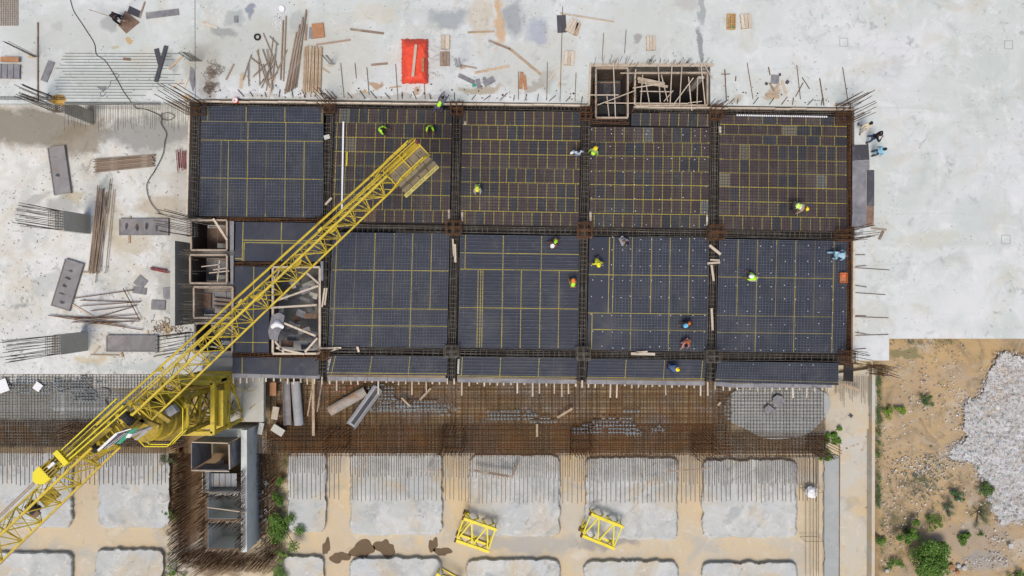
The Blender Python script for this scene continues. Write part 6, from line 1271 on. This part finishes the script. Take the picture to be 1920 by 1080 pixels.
for (cx, cy, rr_) in ((398, 135, 20), (395, 162, 14)):
    mb = MB()
    for k in range(34):
        pts = []; a0_ = R.uniform(0, 6.28); x0_, y0_ = R.gauss(cx, rr_ * .4), R.gauss(cy, rr_ * .35); q = R.uniform(2, 8)
        for j in range(7): pts.append(P(x0_ + q * math.cos(a0_ + j * .7), y0_ + q * .8 * math.sin(a0_ + j * .7), .2 + R.random() * .1))
        mb.path(pts, .012, n=4)
    tag(mb.build('wire_tangle', M['timber_old'], org=P(cx, cy, .15)), 'larger tangle of rusty wire rings' if cy < 150 else 'smaller tangle of rusty wire below the larger one', 'wire')
# ---- lower floor, left
ZL = -4.08
def shutter(cx, cy, w, h, deg, lab, m='steel', marks=0):
    c = P(cx, cy, ZL); t = thing('steel_shutter', lab, 'steel shutter', c, 'flat steel shutters on the lower floor', rz=math.radians(-deg)); s_ = S(ZL); W_, H_ = w * s_, h * s_; mb = MB(); mb.box((0, 0, .15), (W_, H_, .04)); o = mb.build('plate', M[m]); o.parent = t
    mb = MB()
    for sx in (-1, 1): mb.box((sx * (W_ / 2 - .03), 0, .193), (.06, H_, .05)); mb.box((sx * (W_ / 2 - .03), 0, .065), (.06, H_, .13))
    for sy in (-1, 1): mb.box((0, sy * (H_ / 2 - .03), .19), (W_ - .13, .06, .045))
    mb.build('rim', M['rebar_dark'] if 0 else M['steel']).parent = t
    if marks:
        rr = random.Random(int(cx))
        for k in range(marks):
            L_ = max(W_, H_); q = -L_ / 2 + L_ * (k + .8) / (marks + 1); x, y = (q, rr.uniform(-.1, .1)) if W_ > H_ else (rr.uniform(-.2, .1), q); pts = [(x + rr.uniform(.06, .16) * math.cos(a / 7 * 6.28) * (1.0 if W_ > H_ else 1.8), y + rr.uniform(.10, .3) * math.sin(a / 7 * 6.28) * (1.3 if W_ > H_ else .5)) for a in range(7)]
            mb = MB(); mb.prism(pts, .171, .174); mb.build('wet_mark', M['ply']).parent = t
shutter(114, 320, 32, 90, -8, 'tall brownish grey steel shutter lying at upper left of the lower floor', marks=1); shutter(129, 534, 36, 92, 17, 'tilted grey steel shutter with a column of dark stains', marks=5); shutter(272, 426, 92, 31, 0, 'lying steel shutter with four dark wet blotches', marks=4, m='steel'); shutter(250, 644, 96, 31, 0, 'clean grey steel shutter near the crane')
its = []
for k in range(9): its.append((177 + R.uniform(-3, 3), 299 + k * 3 + R.uniform(-1, 1), 289 + R.uniform(-4, 2), 290 + k * 2.6 + R.uniform(-1, 1), -3.95 + .04 * (k % 2), .07, .09))
pile('timber_plank', 'plank', 'long weathered timber in the sideways stack on the lower floor', 'sideways timber stack on the lower floor', its, 'timber_old')
its = [(330 + k * 2.7 + R.uniform(-.8, .8), 281 + R.uniform(-2, 3), 334 + k * 1.9 + R.uniform(-1, 1), 318 + R.uniform(-4, 3), -3.95 + .06 * (k % 2), .026, 0, 1) for k in range(8)]
pile('red_prop', 'prop', 'short dark red steel prop in the small upright bundle', 'small bundle of red props', its, 'redpaint')
its = [(282, 502, 312, 507, -3.95, .06, 0, 1), (283, 505, 313, 511, -3.9, .05, 0, 1), (313, 511, 345, 508, -3.95, .03, 0, 1)]
pile('red_prop', 'prop', 'thin red steel prop lying left of the shaft boxes', 'red props left of the shafts', its, 'redpaint')
its = []
for k in range(20):
    x = 184 + R.gauss(0, 8); its.append((x - 8 + R.uniform(-4, 4), 515 - abs(R.gauss(0, 10)), x + 8 + R.uniform(-5, 6), 350 + abs(R.gauss(0, 18)), -3.95 + R.random() * .15, .035, 0, 1))
its += [(198, 512, 213, 355, -3.9, .035, 0, 1), (180, 400, 183, 347, -3.9, .035, 0, 1), (200, 400, 207, 335, -3.9, .04, 0, 1), (179, 530, 186, 470, -3.95, .03, 0, 1)]
pile('scaffold_tube', 'tube', 'long brown tube in the tall upright heap on the lower floor', 'upright heap of brown tubes', its, 'timber_old')
its = [(90, 591, 268, 619, -3.95, .03, 0, 1), (135, 560, 250, 544, -3.9, .03, 0, 1), (150, 563, 262, 567, -3.95, .03, 0, 1), (150, 574, 264, 566, -3.9, .03, 0, 1), (170, 583, 256, 573, -3.92, .03, 0, 1), (231, 541, 262, 600, -3.85, .03, 0, 1), (120, 594, 260, 598, -3.95, .035, 0, 1), (140, 598, 258, 590, -3.9, .03, 0, 1), (134, 604, 250, 603, -3.95, .03, 0, 1), (180, 596, 248, 576, -3.9, .03, 0, 1), (165, 607, 262, 602, -3.9, .03, 0, 1), (95, 592, 200, 600, -3.9, .03, 0, 1), (170, 600, 235, 612, -3.9, .03, 0, 1)]
pile('steel_rod', 'rod', 'long rusty rod in the loose sideways heap beside the tilted shutter', 'loose sideways rods on the lower floor', its, 'rebar')
for a in ((136, 571, 176, 595, 4, 'pale plank crossing the loose sideways rods'), (150, 510, 186, 511, 3, 'plank sticking out right of the tilted shutter'), (244, 405, 247, 414, 4, 'short prop end above the blotched shutter'), (243, 442, 243, 456, 4, 'short prop end below the blotched shutter'), (327, 571, 359, 603, 4, 'pale plank leaning at the wall near the third shaft box'), (187, 650, 176, 662, 4, 'short orange brown stick left of the clean shutter'), (277, 620, 278, 628, 3, 'short peg above the clean shutter'), (228, 661, 231, 670, 4, 'short offcut below the clean shutter'), (170, 665, 224, 666, 2, 'thin lath below the clean shutter')):
    plank(*a[:5], a[5], z=ZL, m=R.choice(['timber', 'timber_pale']))
for i, s_ in enumerate(((264, 529, 20, 20, 40), (262, 545, 26, 12, 8), (320, 548, 28, 18, -4), (322, 553, 26, 16, 2), (297, 572, 26, 18, 3))): board(rect(*s_), ZL + i * .01, .04, 'ply_grey', 'grey_board', ['tilted square grey board', 'grey board under the tilted square one', 'upper board of the pair by the shaft wall', 'lower board of the pair by the shaft wall', 'stained grey board left of the third shaft box'][i], 'board')
board(rect(4, 724, 22, 24, -20), -4.2, .03, 'timber_pale' if 0 else 'white', 'white_board', 'pale square board at the left edge on the rebar mat', 'board'); board(rect(71, 725, 14, 15, 35), -4.2, .03, 'white', 'white_board', 'small pale diamond shaped board on the rebar mat', 'board')
# ---- right side sheets, tray
board([(1598, 272), (1628, 271), (1630, 300), (1598, 301)], .16, .02, 'ply', 'ply_sheet', 'dark square ply sheet below the man in the light blue tunic', 'ply sheet', 'ply sheets right of the deck'); board([(1598, 301.5), (1630, 301), (1630, 318), (1624, 320), (1624, 400), (1598, 400)], .16, .02, 'ply_grey', 'ply_sheet', 'large grey scratched ply sheet right of the deck', 'ply sheet', 'ply sheets right of the deck')
board([(1598, 400.5), (1624, 400.5), (1623, 425), (1597, 425)], .165, .02, 'ply_grey', 'ply_sheet', 'bluish grey sheet at the lower end of the row', 'ply sheet', 'ply sheets right of the deck'); board([(1625, 319), (1639, 319), (1639, 386), (1625, 386)], .17, .02, 'ply', 'ply_sheet', 'narrow black ply sheet at the outer side', 'ply sheet', 'ply sheets right of the deck'); board([(1625, 386.5), (1638.5, 386.5), (1638, 424), (1624, 424)], .165, .02, 'ply_brown', 'ply_sheet', 'narrow worn dark sheet below the black one', 'ply sheet', 'ply sheets right of the deck')
c = P(1580, 521, .1); t = thing('orange_tray', 'orange tray lying on the mesh at the right deck edge', 'tray', c); mb = MB(); a, b = .42, .62; mb.box((c.x, c.y, .12), (a, b, .03)); mb.build('base', M['brick'], t); mb = MB()
for sx in (-1, 1): mb.box((c.x + sx * a / 2, c.y, .2), (.03, b + .03, .16))
for sy in (-1, 1): mb.box((c.x, c.y + sy * b / 2, .2), (a - .03, .03, .16))
mb.build('side', M['orange'], t); board(rect(1581, 517, 7, 5, 0), .16, .04, 'orange', 'orange_block', 'small orange block inside the orange tray', 'block')
for a in ((1330, 460, 1351, 477, 5, 'wide tilted plank on the upright cage'), (1331, 487, 1349, 488, 3, 'brown lath above the white one on the cage'), (1326, 494, 1350, 492, 4, 'white lath lying crossways on the cage'), (1334, 497, 1338, 527, 4, 'upright plank below the white lath'), (1334, 578, 1336, 619, 4, 'long upright plank lower on the same cage'), (1183, 663, 1228, 664, 5, 'orange tinted plank on the lower middle beam'), (1192, 661, 1214, 659, 3, 'pale lath on the orange tinted plank'), (849, 448, 851, 480, 3, 'left pale lath on the cage left of the middle bays'), (853, 458, 854, 492, 4, 'right pale lath on the cage left of the middle bays'), (610, 384, 622, 371, 4, 'pale plank on the cage above the crane boom'), (604, 576, 609, 540, 3, 'left lath beside the stairwell'), (609, 572, 613, 540, 3, 'right lath beside the stairwell'), (600, 653, 640, 652, 3, 'lath on the lower beam right of the stairwell'), (618, 659, 634, 653, 3, 'tilted lath on the lower beam right of the stairwell'), (670, 650, 673, 660, 4, 'tiny pale block on the lower beam')):
    plank(*a[:5], a[5], z=.16, m='timber_pale')
board(rect(604, 508, 5, 36, 0), .2, .05, 'ply_grey', 'grey_board', 'narrow grey board along the stairwell right side', 'board'); board(rect(613, 257, 11, 8, -15), .16, .03, 'conc', 'grey_offcut', 'small pale grey piece on the cage by the top left bay', 'offcut')
mb = MB(); mb.beam(P(644, 228, .09), P(641, 393, .09), .1, .05); tag(mb.build('white_lath', M['white'], org=P(643, 300, .09)), 'long bright white strip lying upright at the bay beneath the counterweights', 'strip'); mb = MB(); mb.beam(P(651, 285, .09), P(650, 311, .09), .06, .04); tag(mb.build('yellow_lath', M['yellow_bright'], org=P(650, 298, .09)), 'short bright yellow strip right of the long white one', 'strip')
mb = MB()
for k in range(44): x0_, x1_ = lerp(1381, 1552, k / 44), lerp(1381, 1552, (k + .7) / 44); y = lambda x: 216 + (x - 1381) * .018; mb.beam(P(x0_, y(x0_), .09), P(x1_, y(x1_), .09), .09, .04)
tag(mb.build('white_strip', M['white'], org=P(1466, 218, .09)), 'long broken white strip along the top of the right corner bay', 'strip')
for i, (px, py, h_) in enumerate(((867, 406, 18), (842, 402, 18), (1107, 406, 18), (1326, 414, 20), (1350, 243, 12), (872, 231, 7))): board(rect(px, py, 4, h_, 0), .01, .02, 'timber_pale', 'filler_strip', ['pale filler strip at the lower left of the middle top bay', 'pale filler strip at the lower right of the bay under the counterweights', 'pale filler strip at the lower left of the bay below the shafts', 'pale filler strip at the lower right of the bay below the shafts', 'pale filler strip at the upper left of the top right bay', 'small filler piece beside the column bars at the middle top bay'][i], 'filler strip')
# cover blocks: one object per block, one shared mesh
mb = MB(); mb.box((0, 0, .03), (.062, .045, .05), .3); proto = mb.build('cover_block', cloth((.55, .55, .55))); tag(proto, 'small pale cover block among the mesh bars', 'cover block', 'small pale cover blocks on the deck'); first = True
pts = [(x + R.uniform(-2, 2), y + (x - 1110) * .014 + R.uniform(-2, 2)) for x in (1110, 1122, 1145, 1168, 1190, 1213, 1236, 1258, 1280, 1302, 1322) for y in (243, 252, 275, 297, 320, 346, 370, 393, 420)] + \
      [(x + R.uniform(-2, 2), y + (x - 1110) * .014 + R.uniform(-2, 2)) for x in (1110, 1128, 1147, 1166, 1183, 1201, 1220, 1238, 1256, 1275, 1300, 1322) for y in (446, 467, 497, 525, 556, 590, 621, 650)] + \
      [(x + R.uniform(-2, 2), y + (x - 1358) * .014 + R.uniform(-2, 2)) for x in (1358, 1380, 1402, 1424, 1446, 1470, 1492, 1514, 1536, 1560, 1580) for y in (460, 487, 511, 535, 558, 583, 606, 631, 654)] + \
      [(x, 683 + (x - 1390) * .01) for x in (1390, 1412, 1436, 1458, 1480, 1502, 1524, 1546)]
for (x, y) in pts:
    if R.random() < (.3 if y < 435 or x > 1345 else .15): continue
    if first: o = proto; first = False
    else: o = proto.copy(); col.objects.link(o)
    o.location = P(x, y, .004); o.rotation_euler.z = R.uniform(0, 3)
# ---- below the deck edge
def channel(p0, p1, r, lab, z=-4.15, m='steel_pale', up_=True):
    a, b = P(*p0, z), P(*p1, z); d = (b - a).normalized(); s_ = Vector((-d.y, d.x, 0)); mb = MB(); n = 10; vs = []
    for (e, rr_) in ((a, r), (b, r), (b, r - .03), (a, r - .03)):
        for k in range(n + 1): an = math.pi * k / n; vs.append(e + s_ * rr_ * math.cos(an) + Vector((0, 0, (1 if up_ else -1) * rr_ * .75 * math.sin(an) + (0 if up_ else r * .75))))
    m_ = n + 1; fs = []
    for (i, j) in ((0, 1), (1, 2), (2, 3), (3, 0)): fs += [(i * m_ + k, i * m_ + k + 1, j * m_ + k + 1, j * m_ + k) for k in range(n)]
    fs += [(0, m_, 2 * m_, 3 * m_), (n, m_ + n, 2 * m_ + n, 3 * m_ + n)]
    mb.add(vs, fs); o = tag(mb.build('steel_channel', M[m], org=a), lab, 'steel channel', 'curved steel channels below the deck edge')
    if 'grime' in lab: g = MB(); g.beam(a + Vector((0, 0, .06)) + d * .15, b + Vector((0, 0, .06)) - d * .1, .26, .02); g.build('grime_streak', M['ply'], o, org=a).location = (0, 0, 0)
channel((618, 771), (686, 733), .36, 'arched rusty steel channel lying with its round side up', m='steel_rust'); channel((659, 798), (710, 727), .36, 'hollow steel channel with dark grime lying beside the arched one', up_=False, z=-4.0)
channel((541, 797), (538, 715), .26, 'left upright steel channel below the lower bare strip', up_=False, m='steel'); channel((561, 797), (554, 715), .33, 'right upright steel channel below the lower bare strip', m='steel_pale')
for a in ((587, 709, 588, 817, 5, 'long upright timber right of the steel channels'), (585, 730, 577, 780, 2.5, 'thin slanted lath left of the long upright timber'), (604, 716, 595, 772, 2.5, 'thin slanted lath right of the long upright timber'), (787, 750, 808, 728, 4, 'tilted plank on the mat right of the hollow channel'), (753, 746, 769, 762, 3.5, 'short brown tilted plank on the mat'), (1045, 783, 1073, 766, 4, 'tilted plank on the mat below the middle strip'), (1007, 795, 1007, 819, 4, 'short upright plank on the mat below the middle strip'), (1346, 760, 1351, 754, 4, 'tiny pale offcut on the mat near the grey concrete'), (1575, 720, 1614, 733, 4, 'long pale plank at the lower right deck corner'), (888, 882, 962, 894, 4, 'long dark stick on the pad by the left lattice frame'), (961, 891, 970, 870, 4, 'short dark stick beside the long dark one'), (1252, 884, 1331, 878, 2.5, 'thin bar lying between the two rightmost upper pads'), (797, 892, 806, 875, 3, 'short stick on the pad above the large wet patches')):
    plank(*a[:5], a[5], z=-4.05, m='timber_old' if 'dark' in a[5] or 'bar' in a[5] else 'timber')
for i, (s_, m_) in enumerate((((513, 729, 12, 25, 0), 'brick'), ((517, 774, 12, 24, 10), 'timber_pale'), ((522, 806, 24, 14, 32), 'conc'), ((490, 803, 9, 22, 12), 'pad'))): board(rect(*s_), -4.1, .15, m_, 'block', ['red brown block below the lower bare strip', 'pale block above the tilted grey one', 'tilted grey block beside the core', 'broken pale block at the head of the core wall'][i], 'block')
its = [(595, 730, 652, 716, -3.9, .02, 0, 1), (620, 738, 684, 716, -3.9, .02, 0, 1)]
pile('steel_rod', 'rod', 'reddish rod slanting above the arched steel channel', 'two reddish rods', its, 'redpaint')
board([(1449, 745), (1456, 740), (1466, 743), (1470, 752), (1464, 762), (1452, 762), (1447, 754)], -4.15, .12, 'ply_grey', 'grey_bag', 'upper round grey bag on the grey poured concrete', 'bag'); board([(1432, 766), (1440, 758), (1455, 770), (1450, 777), (1440, 772), (1434, 775)], -4.15, .1, 'ply_grey', 'grey_bag', 'lower folded grey bag on the grey poured concrete', 'bag')
mb = MB()
c = P(1523, 924, -4.6); g = []
for i in range(13):
    for j in range(13):
        u, v = i / 6 - 1, j / 6 - 1; q = min(1, math.hypot(u, v)); x, y = u * (1 - .25 * v * v), v * (1 - .25 * u * u); g.append((c.x + x * .42 + .12 * MN.noise((u * 2, v * 2, 5)), c.y + y * .42 + .12 * MN.noise((u * 2, v * 2, 8)), -4.75 + .2 * (1 - q ** 4) + .12 * MN.noise((u * 3, v * 3, 2))))
mb.add(g, [(i * 13 + j, (i + 1) * 13 + j, (i + 1) * 13 + j + 1, i * 13 + j + 1) for i in range(12) for j in range(12)]); tag(mb.build('white_sack', M['white'], org=c, smooth=True), 'white sack lying against the tall column bars', 'sack')
mb = MB(); g = []
c = P(518, 607, .6)
for i in range(9):
    for j in range(9): u, v = i / 4 - 1, j / 4 - 1; q = min(1, math.hypot(u, v)); g.append((c.x + u * (1 - .25 * v * v) * .42, c.y + v * (1 - .25 * u * u) * .22 - .18 * u * u, .4 + .22 * (1 - q ** 2)))
mb.add(g, [(i * 9 + j, (i + 1) * 9 + j, (i + 1) * 9 + j + 1, i * 9 + j + 1) for i in range(8) for j in range(8)]); tag(mb.build('white_bag', M['white'], org=c, smooth=True), 'white plastic bag on the rumpled sheet beside the stairwell', 'bag')
mb = MB(); c = P(1074, 285, .9); g = []
for i in range(7):
    for j in range(7): u, v = i / 3 - 1, j / 3 - 1; q = min(1, math.hypot(u, v)); g.append((c.x + u * (1 - .25 * v * v) * .16, c.y + v * (1 - .25 * u * u) * .1 + u * .06, .85 + .14 * (1 - q ** 2)))
mb.add(g, [(i * 7 + j, (i + 1) * 7 + j, (i + 1) * 7 + j + 1, i * 7 + j + 1) for i in range(6) for j in range(6)]); tag(mb.build('white_bag', M['white'], org=c, smooth=True), 'small white bag held by the light blue shirted person', 'bag')
mb = MB(); mb.bar(P(167, 18, .9), P(236, 40, .9), .03); tag(mb.build('long_pole', M['timber_old'], org=P(200, 28, .9)), 'long grey pole held by the black clad person', 'pole')
mb = MB()
for (x, y) in ((1631, 747), (1561, 744)): pass
c = P(1631, 787, -4.9); mb.lathe(c.x, c.y, [(0, -4.6), (.1, -4.62), (.11, -4.9)], 14); tag(mb.build('round_lid', M['white'], org=c), 'small round white cap on the pavement edge', 'cap')
board(rect(1595, 779, 7, 6, 40), -4.74, .03, 'ply', 'dark_scrap', 'small dark diamond scrap on the pavement', 'scrap'); board(rect(1895, 1024, 8, 9, -8), -4.5, .05, 'pad', 'pale_block', 'small pale square block on the dirt near the right edge', 'block')
# supports below the deck (seen only from the side)
for i in range(14):
    x = 470 + i * 80; a = P(x, low(x) - 8, -.3); mb = MB(); mb.bar((a.x, a.y, -4.3), (a.x, a.y, -.25), .035, n=8); o = mb.build('shoring_prop', M['rebar_mix'], org=(a.x, a.y, -4.3)); tag(o, 'steel prop standing under the lower edge of the deck', 'prop', 'props under the deck edge')
# timber bench frame at the right end of the middle beam
for a in ((1633, 428, 1662, 431, 3, 'thin timber on the slab at the right end of the middle beam'), (1656, 433, 1648, 449, 5, 'short grey timber at the right end of the middle beam')): plank(*a[:5], a[5], m='timber_old')
